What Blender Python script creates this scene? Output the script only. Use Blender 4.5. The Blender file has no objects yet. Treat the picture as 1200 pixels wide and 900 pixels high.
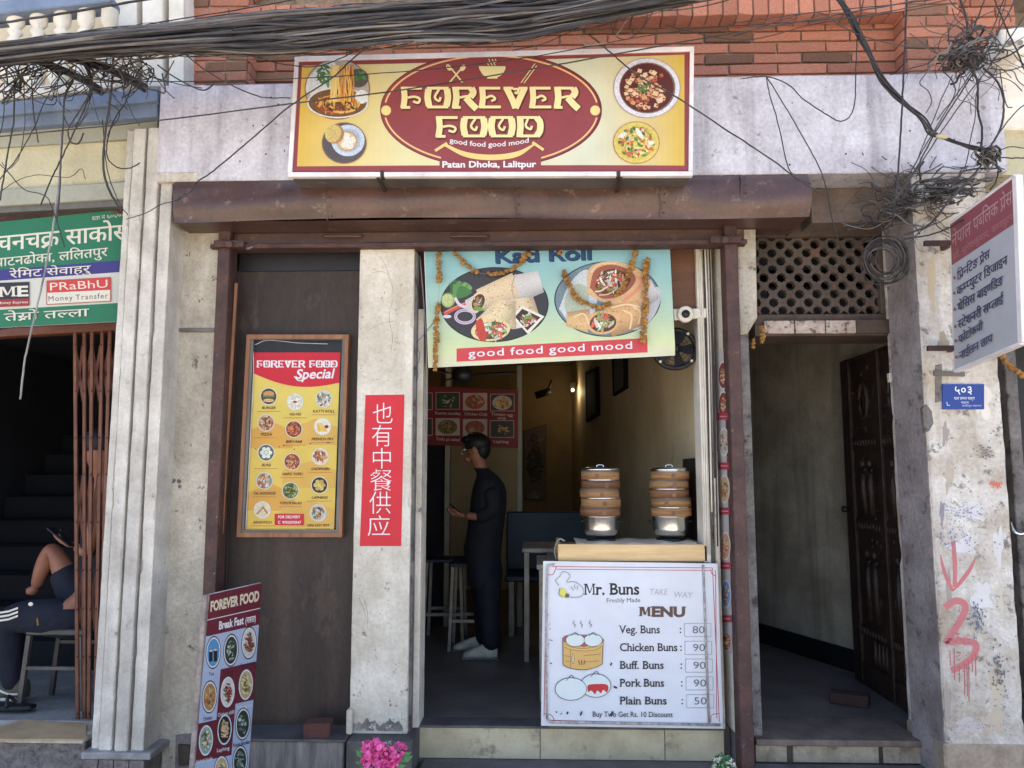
import bpy, bmesh, math, random
from mathutils import Vector, Matrix
R = math.radians
scene = bpy.context.scene
COL = scene.collection
# ---------------------------------------------------------------- camera
F = 901.0                      # focal length for a picture 1200 wide
CAM = Vector((0, -4.1, 1.29))
cam = bpy.data.cameras.new("camera"); camo = bpy.data.objects.new("camera", cam); COL.objects.link(camo)
cam.sensor_width = 36; cam.lens = 36 * F / 1200; cam.clip_end = 500; cam.clip_start = .05
camo.location = CAM; camo.rotation_euler = (R(90 + 6.46), 0, R(1.8)); scene.camera = camo
ROT = camo.rotation_euler.to_matrix()
# ---------------------------------------------------------------- daylight: sun high behind the building, street front in open shade
SUN_EL, SUN_AZ = 68, 8
w = bpy.data.worlds.new("World"); scene.world = w; w.use_nodes = True
nt = w.node_tree; bg = nt.nodes['Background']; sky = nt.nodes.new('ShaderNodeTexSky')
sky.sky_type = 'NISHITA'; sky.sun_disc = False; sky.sun_elevation = R(SUN_EL); sky.sun_rotation = R(SUN_AZ)
sky.air_density = 1.0; sky.dust_density = 5.0; sky.ozone_density = .6; sky.altitude = 1300
nt.links.new(sky.outputs[0], bg.inputs[0]); bg.inputs[1].default_value = .12
sl = bpy.data.lights.new("sun", 'SUN'); sl.energy = 5; sl.angle = R(.5); sl.color = (1, .95, .88)
so = bpy.data.objects.new("sun", sl); COL.objects.link(so); so.rotation_euler = (-R(90 - SUN_EL), 0, -R(SUN_AZ))
vs = scene.view_settings; vs.view_transform = 'Standard'; vs.look = 'None'; vs.exposure = 2.2; vs.gamma = 1
scene.cycles.max_bounces = 8; scene.cycles.diffuse_bounces = 6
rnd = random.Random(7)
# ---------------------------------------------------------------- helpers
def lin(c):
    return c / 12.92 if c <= .04045 else ((c + .055) / 1.055) ** 2.4
def s(r, g, b, k=1.0):
    return (lin(r / 255) * k, lin(g / 255) * k, lin(b / 255) * k, 1)
def vplane(x0, y0, x1, y1):                      # upright plane through two plan points
    d = Vector((x1 - x0, y1 - y0, 0)).normalized()
    return (Vector((x0, y0, 0)), Vector((d.y, -d.x, 0)))
def P(px, py, pl=0.0):                           # where the sight line of a photo point meets a plane
    r = ROT @ Vector(((px - 600) / F, (450 - py) / F, -1))
    if isinstance(pl, (int, float)): t = (pl - CAM.y) / r.y
    elif pl[0] == 'z': t = (pl[1] - CAM.z) / r.z
    elif pl[0] == 'x': t = (pl[1] - CAM.x) / r.x
    else: t = (pl[0] - CAM).dot(pl[1]) / r.dot(pl[1])
    return CAM + r * t
def X(px, py=552, pl=0.0): return P(px, py, pl).x
def Z(py, px=628, pl=0.0): return P(px, py, pl).z

def tag(o, label=None, cat=None, group=None, kind=None):
    for k, v in (('label', label), ('category', cat), ('group', group), ('kind', kind)):
        if v: o[k] = v
    return o
def thing(name, label, cat, loc=(0, 0, 0), group=None):
    o = bpy.data.objects.new(name, None); COL.objects.link(o); o.location = loc; o.empty_display_size = .1
    return tag(o, label, cat, group)
def put(o, parent):
    if parent is not None:
        o.parent = parent; o.matrix_parent_inverse = Matrix.Translation(-parent_off(parent))
def parent_off(p):
    v = Vector((0, 0, 0)); q = p
    while q is not None:
        v += q.location if q.matrix_parent_inverse == Matrix.Identity(4) else q.location + q.matrix_parent_inverse.translation
        q = q.parent
    return v

class MB:
    def __init__(self): self.v = []; self.f = []; self.c = []; self.sm = []
    def face(self, pts, col=None, smooth=False):
        n = len(self.v); self.v += [tuple(p) for p in pts]; self.f.append(tuple(range(n, n + len(pts)))); self.c.append(col); self.sm.append(smooth)
    def prism(self, pts, off, col=None):
        pts = [Vector(p) for p in pts]; off = Vector(off); n = len(self.v); k = len(pts)
        self.v += [tuple(p) for p in pts] + [tuple(p + off) for p in pts]
        nn = Vector((0, 0, 0))
        for i in range(k): nn += (pts[i] - pts[0]).cross(pts[(i + 1) % k] - pts[0])
        flip = nn.dot(off) > 0
        fs = [tuple(range(n, n + k)), tuple(range(n + 2 * k - 1, n + k - 1, -1))]
        fs += [(n + i, n + k + i, n + k + (i + 1) % k, n + (i + 1) % k) for i in range(k)]
        if flip: fs = [t[::-1] for t in fs]
        self.f += fs; self.c += [col] * len(fs); self.sm += [False] * len(fs)
        return self
    def box(self, x0, x1, y0, y1, z0, z1, col=None):
        x0, x1 = min(x0, x1), max(x0, x1); y0, y1 = min(y0, y1), max(y0, y1); z0, z1 = min(z0, z1), max(z0, z1)
        return self.prism([(x0, y0, z0), (x1, y0, z0), (x1, y0, z1), (x0, y0, z1)], (0, y1 - y0, 0), col)
    def rough(self, x0, x1, y0, y1, z0, z1, axis='z', step=.028, amp=.004, rs=None, big=.06):
        """block whose long corners are worn and chipped at random"""
        rs = rs or random.Random(int(abs(x0 * 1000)) + 5); L0, L1 = (z0, z1) if axis == 'z' else (x0, x1); n = max(2, int((L1 - L0) / step)); base = len(self.v); ch = [amp] * 4
        for i in range(n + 1):
            t = L0 + (L1 - L0) * i / n
            for k in range(4):
                ch[k] = max(.001, ch[k] * .6 + .4 * abs(rs.gauss(amp, amp * .8)))
                if rs.random() < big * .25: ch[k] = amp * rs.uniform(2.5, 5)
            a0, a1, b0, b1 = (x0, x1, y0, y1) if axis == 'z' else (y0, y1, z0, z1); c = ch
            q = [(a0 + c[0], b0), (a1 - c[1], b0), (a1, b0 + c[1]), (a1, b1 - c[2]), (a1 - c[2], b1), (a0 + c[3], b1), (a0, b1 - c[3]), (a0, b0 + c[0])]
            self.v += [(u, v, t) if axis == 'z' else (t, u, v) for u, v in q]
        for i in range(n):
            for k in range(8):
                a, b = base + i * 8 + k, base + i * 8 + (k + 1) % 8; self.f.append((a, b, b + 8, a + 8)); self.c.append(None); self.sm.append(False)
        self.f += [tuple(base + k for k in range(8))[::-1], tuple(base + n * 8 + k for k in range(8))]; self.c += [None] * 2; self.sm += [False] * 2
        return self
    def beam(self, a, b, wx, wy, col=None):       # bar of rectangular section from a to b
        a, b = Vector(a), Vector(b); d = (b - a).normalized()
        u = d.cross(Vector((0, 1, 0)))
        if u.length < .1: u = d.cross(Vector((1, 0, 0)))
        u.normalize(); v = d.cross(u).normalized()
        q = [a + u * wx / 2 * i + v * wy / 2 * j for i, j in ((-1, -1), (1, -1), (1, 1), (-1, 1))]
        return self.prism(q, b - a, col)
    def tube(self, path, r, n=6, col=None, cap=True):
        path = [Vector(p) for p in path]; m = len(path); base = len(self.v)
        rr = r if isinstance(r, (list, tuple)) else [r] * m
        t0 = (path[1] - path[0]).normalized(); u = t0.orthogonal().normalized()
        for i, p in enumerate(path):
            t = (path[min(i + 1, m - 1)] - path[max(i - 1, 0)]).normalized()
            u = (u - t * u.dot(t)); u = u.normalized() if u.length > 1e-6 else t.orthogonal().normalized(); v = t.cross(u)
            for k in range(n):
                a = 2 * math.pi * k / n; self.v.append(tuple(p + (u * math.cos(a) + v * math.sin(a)) * rr[i]))
        for i in range(m - 1):
            for k in range(n):
                a = base + i * n + k; b = base + i * n + (k + 1) % n
                self.f.append((a, b, b + n, a + n)); self.c.append(col); self.sm.append(True)
        if cap:
            self.f.append(tuple(base + k for k in range(n))[::-1]); self.f.append(tuple(base + (m - 1) * n + k for k in range(n)))
            self.c += [col] * 2; self.sm += [False] * 2
        return self
    def lathe(self, c, prof, n=24, axis='z', col=None, smooth=True):   # prof: (radius, height) pairs
        c = Vector(c); base = len(self.v); m = len(prof)
        for r_, h in prof:
            for k in range(n):
                a = 2 * math.pi * k / n; q = (r_ * math.cos(a), r_ * math.sin(a), h)
                if axis == 'y': q = (q[0], q[2], q[1])
                self.v.append(tuple(c + Vector(q)))
        for i in range(m - 1):
            for k in range(n):
                a = base + i * n + k; b = base + i * n + (k + 1) % n
                q = (a, b, b + n, a + n)
                self.f.append(q if axis == 'z' else q[::-1]); self.c.append(col); self.sm.append(smooth)
        return self
    def ball(self, c, rx, ry=None, rz=None, n=12, m=8, col=None, rot=None):
        ry = ry or rx; rz = rz or rx; base = len(self.v); c = Vector(c)
        for i in range(m + 1):
            th = math.pi * i / m
            for k in range(n):
                a = 2 * math.pi * k / n
                q = Vector((rx * math.sin(th) * math.cos(a), ry * math.sin(th) * math.sin(a), rz * math.cos(th)))
                if rot: q = rot @ q
                self.v.append(tuple(c + q))
        for i in range(m):
            for k in range(n):
                a = base + i * n + k; b = base + i * n + (k + 1) % n
                self.f.append((a + n, b + n, b, a)); self.c.append(col); self.sm.append(True)
        return self
    def build(self, name, mat, parent=None, bevel=0, segs=1, label=None, kind=None, weld=False):
        me = bpy.data.meshes.new(name); me.from_pydata(self.v, [], self.f);
        me.polygons.foreach_set('use_smooth', self.sm)
        if any(c is not None for c in self.c):
            at = me.color_attributes.new('Col', 'FLOAT_COLOR', 'CORNER'); buf = []
            for p in me.polygons: buf += list(self.c[p.index] or (1, 1, 1, 1)) * p.loop_total
            at.data.foreach_set('color', buf)
        o = bpy.data.objects.new(name, me); COL.objects.link(o); me.materials.append(mat)
        if bevel:
            b = o.modifiers.new('b', 'BEVEL'); b.width = bevel; b.segments = segs; b.limit_method = 'ANGLE'; b.angle_limit = R(40)
        put(o, parent)
        if label: o['label'] = label
        if kind: o['kind'] = kind
        return o
def pp(poly, y0, y1, mb=None):                   # prism whose front outline is given by photo points on the plane Y=y0
    mb = mb or MB(); mb.prism([P(a, b, y0) for a, b in poly], (0, y1 - y0, 0)); return mb
def spl(pts, n=8):                               # smooth curve through points
    pts = [Vector(p) for p in pts]; q = [2 * pts[0] - pts[1]] + pts + [2 * pts[-1] - pts[-2]]; out = []
    for i in range(1, len(q) - 2):
        a, b, c, d = q[i - 1:i + 3]
        for k in range(n):
            t = k / n; out.append(.5 * ((2 * b) + (c - a) * t + (2 * a - 5 * b + 4 * c - d) * t * t + (3 * b - a - 3 * c + d) * t ** 3))
    return out + [pts[-1]]
def spl2(pts, n=8):
    return [(v.x, v.y) for v in spl([(a, b, 0) for a, b in pts], n)]

# ---------------------------------------------------------------- materials
def mat(name, base, var=None, vs_=3, rough=.8, metal=0, bump=0, bs=60, spots=None, ss=9, st=.62, sv=1, stretch=(1, 1, 1), rand=0, spec=.4, fine=0, streak=None, coat=0, lo=.35, hi=.65):
    m = bpy.data.materials.new(name); m.use_nodes = True; t = m.node_tree; N = t.nodes; L = t.links
    b = N['Principled BSDF']; b.inputs['Roughness'].default_value = rough; b.inputs['Metallic'].default_value = metal
    b.inputs['Specular IOR Level'].default_value = spec; b.inputs['Coat Weight'].default_value = coat
    tc = N.new('ShaderNodeTexCoord'); mp = N.new('ShaderNodeMapping'); mp.inputs['Scale'].default_value = stretch; L.new(tc.outputs['Object'], mp.inputs[0])
    vec = mp.outputs[0]
    if rand:                                     # every copy gets its own patch of the pattern
        oi = N.new('ShaderNodeObjectInfo'); ad = N.new('ShaderNodeVectorMath'); ad.operation = 'ADD'
        mu = N.new('ShaderNodeMath'); mu.operation = 'MULTIPLY'; mu.inputs[1].default_value = 40; L.new(oi.outputs['Random'], mu.inputs[0])
        L.new(vec, ad.inputs[0]); L.new(mu.outputs[0], ad.inputs[1]); vec = ad.outputs[0]
    def noise(sc, det=6, v=None, rg=.6):
        n = N.new('ShaderNodeTexNoise'); n.inputs['Scale'].default_value = sc; n.inputs['Detail'].default_value = det; n.inputs['Roughness'].default_value = rg
        L.new(v or vec, n.inputs['Vector']); return n.outputs['Fac']
    def ramp(f, a, c):
        n = N.new('ShaderNodeMapRange'); n.inputs[1].default_value = a; n.inputs[2].default_value = c; L.new(f, n.inputs[0]); return n.outputs[0]
    def mix(f, a, c, k='MIX'):
        n = N.new('ShaderNodeMix'); n.data_type = 'RGBA'; n.blend_type = k
        for i, v in ((6, a), (7, c)):
            if isinstance(v, tuple): n.inputs[i].default_value = v
            else: L.new(v, n.inputs[i])
        if isinstance(f, float): n.inputs[0].default_value = f
        else: L.new(f, n.inputs[0])
        return n.outputs[2]
    col = base
    if var: col = mix(ramp(noise(vs_), lo, hi), base, var)
    if streak:
        c2, amt = streak; mp2 = N.new('ShaderNodeMapping'); mp2.inputs['Scale'].default_value = (1, 1, .07); L.new(tc.outputs['Object'], mp2.inputs[0])
        f = ramp(noise(9, 6, mp2.outputs[0]), .5, .75); mm = N.new('ShaderNodeMath'); mm.operation = 'MULTIPLY'; mm.inputs[1].default_value = amt; L.new(f, mm.inputs[0]); col = mix(mm.outputs[0], col, c2)
    if spots:
        f = ramp(noise(ss, 8, None, .7), st - .035, st + .03); f2 = N.new('ShaderNodeMath'); f2.operation = 'MULTIPLY'; f2.inputs[1].default_value = sv; L.new(f, f2.inputs[0]); col = mix(f2.outputs[0], col, spots)
    if fine:
        g = N.new('ShaderNodeMapRange'); g.inputs[1].default_value = .3; g.inputs[2].default_value = .7; g.inputs[3].default_value = 1 - fine; g.inputs[4].default_value = 1 + fine * .4; L.new(noise(55, 4), g.inputs[0])
        cv = N.new('ShaderNodeCombineColor'); [L.new(g.outputs[0], cv.inputs[i]) for i in range(3)]; col = mix(1.0, col, cv.outputs[0], 'MULTIPLY')
    if rand:
        h = N.new('ShaderNodeHueSaturation'); mr = N.new('ShaderNodeMapRange'); mr.inputs[3].default_value = 1 - rand; mr.inputs[4].default_value = 1 + rand
        L.new(oi.outputs['Random'], mr.inputs[0]); L.new(mr.outputs[0], h.inputs['Value'])
        if isinstance(col, tuple): h.inputs['Color'].default_value = col
        else: L.new(col, h.inputs['Color'])
        col = h.outputs[0]
    if isinstance(col, tuple): b.inputs['Base Color'].default_value = col
    else: L.new(col, b.inputs['Base Color'])
    if bump:
        bn = N.new('ShaderNodeBump'); bn.inputs['Strength'].default_value = bump; bn.inputs['Distance'].default_value = .01; L.new(noise(bs, 5), bn.inputs['Height']); L.new(bn.outputs[0], b.inputs['Normal'])
    return m
def printmat(name, rough=.55, dirt=.12, wave=0):
    m = bpy.data.materials.new(name); m.use_nodes = True; t = m.node_tree; N = t.nodes; L = t.links
    b = N['Principled BSDF']; b.inputs['Roughness'].default_value = rough; b.inputs['Specular IOR Level'].default_value = .35
    a = N.new('ShaderNodeVertexColor'); a.layer_name = 'Col'; tc = N.new('ShaderNodeTexCoord')
    n = N.new('ShaderNodeTexNoise'); n.inputs['Scale'].default_value = 7; n.inputs['Detail'].default_value = 8; L.new(tc.outputs['Object'], n.inputs['Vector'])
    g = N.new('ShaderNodeMapRange'); g.inputs[1].default_value = .3; g.inputs[2].default_value = .75; g.inputs[3].default_value = 1.0; g.inputs[4].default_value = 1 - dirt; L.new(n.outputs['Fac'], g.inputs[0])
    cv = N.new('ShaderNodeCombineColor'); [L.new(g.outputs[0], cv.inputs[i]) for i in range(3)]
    x = N.new('ShaderNodeMix'); x.data_type = 'RGBA'; x.blend_type = 'MULTIPLY'; x.inputs[0].default_value = 1; L.new(a.outputs[0], x.inputs[6]); L.new(cv.outputs[0], x.inputs[7])
    # photographs within the print carry a fine mottling; their faces are marked in the attribute's alpha
    n3 = N.new('ShaderNodeTexNoise'); n3.inputs['Scale'].default_value = 130; n3.inputs['Detail'].default_value = 3; L.new(tc.outputs['Object'], n3.inputs['Vector'])
    g3 = N.new('ShaderNodeMapRange'); g3.inputs[1].default_value = .36; g3.inputs[2].default_value = .64; g3.inputs[3].default_value = .35; g3.inputs[4].default_value = 1.4; L.new(n3.outputs['Fac'], g3.inputs[0])
    c3 = N.new('ShaderNodeCombineColor'); [L.new(g3.outputs[0], c3.inputs[i]) for i in range(3)]
    iv = N.new('ShaderNodeMath'); iv.operation = 'SUBTRACT'; iv.inputs[0].default_value = 1; L.new(a.outputs[1], iv.inputs[1])
    x3 = N.new('ShaderNodeMix'); x3.data_type = 'RGBA'; x3.blend_type = 'MULTIPLY'; L.new(iv.outputs[0], x3.inputs[0]); L.new(x.outputs[2], x3.inputs[6]); L.new(c3.outputs[0], x3.inputs[7]); L.new(x3.outputs[2], b.inputs['Base Color'])
    if wave:
        bn = N.new('ShaderNodeBump'); bn.inputs['Strength'].default_value = wave; bn.inputs['Distance'].default_value = .02
        n2 = N.new('ShaderNodeTexNoise'); n2.inputs['Scale'].default_value = 4; n2.inputs['Detail'].default_value = 2; L.new(tc.outputs['Object'], n2.inputs['Vector']); L.new(n2.outputs['Fac'], bn.inputs['Height']); L.new(bn.outputs[0], b.inputs['Normal'])
    return m
PRINT = printmat('printed_vinyl'); PRINTW = printmat('wrinkled_banner', .45, .1, .5)
BLACK = s(28, 26, 28); WHITE = s(236, 236, 238)

# ---------------------------------------------------------------- lettering
_g = {}
def _outline(text, off, res=3):
    c = bpy.data.curves.new('t', 'FONT'); c.body = text; c.size = 1; c.offset = off; c.resolution_u = res
    o = bpy.data.objects.new('t', c); COL.objects.link(o)
    dg = bpy.context.evaluated_depsgraph_get(); dg.update()
    me = o.evaluated_get(dg).to_mesh()
    v = [(p.co.x, p.co.y) for p in me.vertices]; f = [tuple(p.vertices) for p in me.polygons]
    o.evaluated_get(dg).to_mesh_clear(); bpy.data.objects.remove(o); bpy.data.curves.remove(c)
    return v, f
def _xmax(t, off=0):
    v, f = _outline(t, off, 1); return max((p[0] for p in v), default=0)
_ibar = None
def glyph(ch, off=0):
    global _ibar
    k = (ch, off)
    if k in _g: return _g[k]
    if _ibar is None: _ibar = _xmax('I')
    v, f = _outline(ch, off); adv = _xmax(ch + 'I') - _ibar
    if ch == '\u093f': adv = .259               # its hook reaches over the next letter
    if ch == 'M' and off > .01:
        t_ = .05 + off * 2; y1 = max(p[1] for p in _outline('H', 0)[0]); w_ = .62; q = []
        for poly in (((0, 0), (t_, 0), (t_, y1), (0, y1)), ((w_ - t_, 0), (w_, 0), (w_, y1), (w_ - t_, y1)), ((t_ * .6, y1), (t_ * 1.7, y1), (w_ / 2 + t_ * .45, .1), (w_ / 2 - t_ * .45, .1)), ((w_ / 2 - .02, .1), (w_ / 2 + .04, .1), (w_ - t_ * .5, y1), (w_ - t_ * .95, y1))): q.append(poly)
        v = [(a + .05, b) for pl_ in q for a, b in pl_]; f = [tuple(range(i * 4, i * 4 + 4)) for i in range(4)]; adv = w_ + .12
    _g[k] = (v, f, adv); return _g[k]
SER = {'n': 'bl br tl', 'M': 'bl br tl tr', 'r': 'bl tl', 'B': 'bl tl', 'u': 'tl tr br', 'V': 'tl tr', 'h': 'bl br tl', 'k': 'bl br tl', 'l': 'bc tc', 'i': 'bc', 'P': 'bl tl', 'f': 'bc',
       'a': 'br', 'F': 'bl tl', 'D': 'bl tl', 'G': '', 'R': 'bl br tl', 'y': 'tl tr', 'w': 'tl tr', 'T': 'bc', 'N': 'bl tl tr', 'E': 'bl tl', 'U': 'tl tr', 'K': 'bl br tl tr', 'd': 'br'}
def layout(text, off=0, serif=0, track=0):
    """list of (verts, faces), total width; '~' halves the letter before it, '^' hangs a slanting foot on it"""
    out = []; x = 0; i = 0
    while i < len(text):
        ch = text[i]; nx = text[i + 1] if i + 1 < len(text) else ''
        if ch == ' ': x += .28; i += 1; continue
        v, f, adv = glyph(ch, off)
        if nx == '~':
            cut = adv * .70; bm = bmesh.new(); vs2 = [bm.verts.new((a, b, 0)) for a, b in v]
            for q in f:
                try: bm.faces.new([vs2[j] for j in q])
                except ValueError: pass
            bmesh.ops.bisect_plane(bm, geom=bm.verts[:] + bm.edges[:] + bm.faces[:], plane_co=(cut, 0, 0), plane_no=(1, 0, 0), clear_outer=True)
            bm.verts.index_update(); v = [(p.co.x, p.co.y) for p in bm.verts]; f = [tuple(w_.index for w_ in q.verts) for q in bm.faces]; bm.free(); adv = cut; i += 1
        out.append(([(a + x, b) for a, b in v], f))
        if '\u0900' < ch < '\u0964' and adv > .1:      # unbroken head line
            hy = max(p[1] for p in glyph('क')[0]); out.append(([(x - .03, hy - .055), (x + adv + .03, hy - .055), (x + adv + .03, hy + .006), (x - .03, hy + .006)], [(0, 1, 2, 3)]))
        if nx == '^':
            out.append(([(x + .02, .02), (x + .12, -.06), (x + adv * .62, .16), (x + adv * .62, .26)], [(0, 1, 2, 3)])); i += 1
        if serif and ch in SER and v:
            x0 = min(p[0] for p in v); x1 = max(p[0] for p in v); y1 = max(p[1] for p in v)
            if ch in 'nru': y1 = min(y1, .53)
            for c in SER[ch].split():
                yy = 0 if c[0] == 'b' else y1; sgn = 1 if c[0] == 'b' else -1
                cx = {'l': x0 + .045, 'r': x1 - .045, 'c': (x0 + x1) / 2}[c[1]]; hw = .1
                lo_, hi_ = cx - hw, cx + hw
                if ch == 'u' and c[0] == 't' or (ch in 'hkn' and c == 'tl'): hi_ = cx + .03
                out.append(([(x + lo_, yy), (x + hi_, yy), (x + hi_, yy + sgn * serif), (x + lo_, yy + sgn * serif)], [(0, 1, 2, 3)]))
        x += adv + (track if adv > .05 else 0); i += 1
    return out, x

class Canvas:
    """flat print on a sheet: every call lies a hair in front of the one before"""
    def __init__(self, pl, n=None):
        self.pl = pl; self.mb = MB(); self.k = 0; self.k0 = None; self.tex = None; self.adj = (.84, .08)
        self.n = Vector(n) if n else (Vector((0, -1, 0)) if isinstance(pl, (int, float)) else (Vector(pl[1]) if not isinstance(pl[0], str) else Vector((-1, 0, 0))))
        if self.n.dot(CAM - P(600, 450, 0.0)) < 0 and n is None and not isinstance(pl, (int, float)): pass
    def w(self, x, y): return P(x, y, self.pl) + self.n * (self.k * 2e-5 + 4e-4)
    def blob(self, cx, cy, rx, ry, col, rs, n=22, j=.35):
        ph = rs.random() * 6; self.poly([(cx + rx * (1 + j * (.6 * math.sin(3 * a + ph) + .5 * math.sin(5 * a + ph * 2)) + rs.uniform(-j, j) * .5) * math.cos(a), cy + ry * (1 + j * (.6 * math.sin(3 * a + ph) + .5 * math.sin(5 * a + ph * 2)) + rs.uniform(-j, j) * .5) * math.sin(a)) for a in [6.2832 * i / n for i in range(n)]], col)
    def dish(self):                              # pictures that do not touch share the same layers
        self.tex = .74
        if self.k0 is None: self.k0 = self.k
        self.k = self.k0
    def poly(self, pts, col):
        self.k += 1; q = [self.w(*p) for p in pts]
        if self.tex: col = (col[0], col[1], col[2], self.tex)
        nn = Vector((0, 0, 0))
        for i in range(len(q)): nn += (q[i] - q[0]).cross(q[(i + 1) % len(q)] - q[0])
        if nn.dot(self.n) < 0: q = q[::-1]
        self.mb.face(q, col)
    def rect(self, x0, y0, x1, y1, col): self.poly([(x0, y0), (x1, y0), (x1, y1), (x0, y1)], col)
    def ell(self, cx, cy, rx, ry=None, col=None, n=36, a=0):
        ry = ry or rx; ca, sa = math.cos(a), math.sin(a)
        self.poly([(cx + rx * math.cos(t) * ca - ry * math.sin(t) * sa, cy + rx * math.cos(t) * sa + ry * math.sin(t) * ca) for t in [2 * math.pi * i / n for i in range(n)]], col)
    def ring(self, cx, cy, rx, ry, wd, col, n=60, t0=0, t1=360):
        self.stroke([(cx + rx * math.cos(R(t0 + (t1 - t0) * i / n)), cy + ry * math.sin(R(t0 + (t1 - t0) * i / n))) for i in range(n + 1)], wd, col)
    def stroke(self, pts, wd, col, taper=False):
        self.k += 1; L_ = []; R_ = []; m = len(pts)
        for i in range(m):
            a = pts[max(i - 1, 0)]; b = pts[min(i + 1, m - 1)]; dx, dy = b[0] - a[0], b[1] - a[1]; l = math.hypot(dx, dy) or 1
            h = wd / 2 * ((.25 + .75 * math.sin(math.pi * i / (m - 1))) if taper else 1)
            L_.append((pts[i][0] - dy / l * h, pts[i][1] + dx / l * h)); R_.append((pts[i][0] + dy / l * h, pts[i][1] - dx / l * h))
        for i in range(m - 1): self.mb.face([self.w(*p) for p in (L_[i], R_[i], R_[i + 1], L_[i + 1])], col)
    def grad(self, quad, c0, c1, n=14, vert=True):
        tl, tr, br, bl = quad; lp = lambda a, b, t: (a[0] + (b[0] - a[0]) * t, a[1] + (b[1] - a[1]) * t); self.k += 1
        for i in range(n):
            a, b = i / n, (i + 1) / n; f = (i + .5) / n; col = tuple(c0[j] * (1 - f) + c1[j] * f for j in range(4))
            q = [lp(tl, bl, a), lp(tr, br, a), lp(tr, br, b), lp(tl, bl, b)] if vert else [lp(tl, tr, a), lp(tl, tr, b), lp(bl, br, b), lp(bl, br, a)]
            self.mb.face([self.w(*p) for p in q], col)
    def text(self, t, p0, p1, h, col, bold=0, serif=0, slant=0, arc=0, up=None, ref='H', track=0, align='fit', fat=0):
        if fat:
            for q in (-fat, fat): self.text(t, (p0[0] + q, p0[1]), (p1[0] + q, p1[1]), h, col, bold, serif, slant, arc, up, ref, track, align)
        gl, W = layout(t, bold, serif, track); rv = glyph(ref)[0]; H = max(p[1] for p in rv)
        dx, dy = p1[0] - p0[0], p1[1] - p0[1]; L_ = math.hypot(dx, dy)
        sx = L_ / W if align == 'fit' else min(h / H, L_ / W)
        x0 = 0 if align == 'fit' else (L_ - W * sx) / 2
        ex, ey = dx / L_, dy / L_; ux, uy = up or (ey, -ex); sy = h / H
        for v, f in gl:
            self.k += 1; q = []
            for a, b in v:
                u = x0 + a * sx + slant * b * sy; tt = u / L_; yy = b * sy - arc * (1 - (2 * tt - 1) ** 2)
                q.append((p0[0] + ex * u + ux * yy, p0[1] + ey * u + uy * yy))
            W3 = [self.w(*p) for p in q]
            for c in f:
                fc = [W3[j] for j in c]
                nn = (fc[1] - fc[0]).cross(fc[2] - fc[0])
                if nn.dot(self.n) < 0: fc = fc[::-1]
                self.mb.face(fc, col)
    def mess(self, cx, cy, rx, ry, cols, n, size, rs, long=1.0):   # chopped food seen from above
        n = int(n * 1.8); size *= .8
        for i in range(n):
            a = rs.random() * 6.283; r_ = math.sqrt(rs.random()) * .86; x, y = cx + rx * r_ * math.cos(a), cy + ry * r_ * math.sin(a)
            k = rs.choice((4, 5, 6)); t0 = rs.random() * 6.28; sz = size * (.6 + .8 * rs.random()); c = rs.choice(cols); g = .75 + .5 * rs.random(); c = (c[0] * g, c[1] * g, c[2] * g, 1)
            ca, sa = math.cos(t0), math.sin(t0)
            pts = []
            for j in range(k):
                q = 6.283 * j / k; u = sz * long * math.cos(q) * (.7 + .5 * rs.random()); v = sz / long * math.sin(q) * (.7 + .5 * rs.random())
                pts.append((x + u * ca - v * sa, y + u * sa + v * ca))
            self.poly(pts, c)
    def noodles(self, cx, cy, rx, ry, cols, n, wd, rs):
        for i in range(n):
            a = rs.random() * 6.283; b = a + 1 + rs.random() * 2; r_ = .25 + .6 * rs.random(); k = .3 * rs.random()
            p = [(cx + rx * r_ * math.cos(a + (b - a) * t / 5) * (1 - k * t / 5), cy + ry * r_ * math.sin(a + (b - a) * t / 5) * (1 - k * t / 5)) for t in range(6)]
            self.stroke(p, wd * (.7 + .6 * rs.random()), rs.choice(cols))
    def done(self, name, parent=None, mat_=None, **kw):
        k, d = self.adj; o = []
        for q in self.mb.c:
            L_ = .3 * q[0] + .6 * q[1] + .1 * q[2]; o.append(tuple((q[i] * (1 - d) + L_ * d) * k for i in range(3)) + (q[3],))
        self.mb.c = o
        return self.mb.build(name, mat_ or PRINT, parent, **kw)

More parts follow.
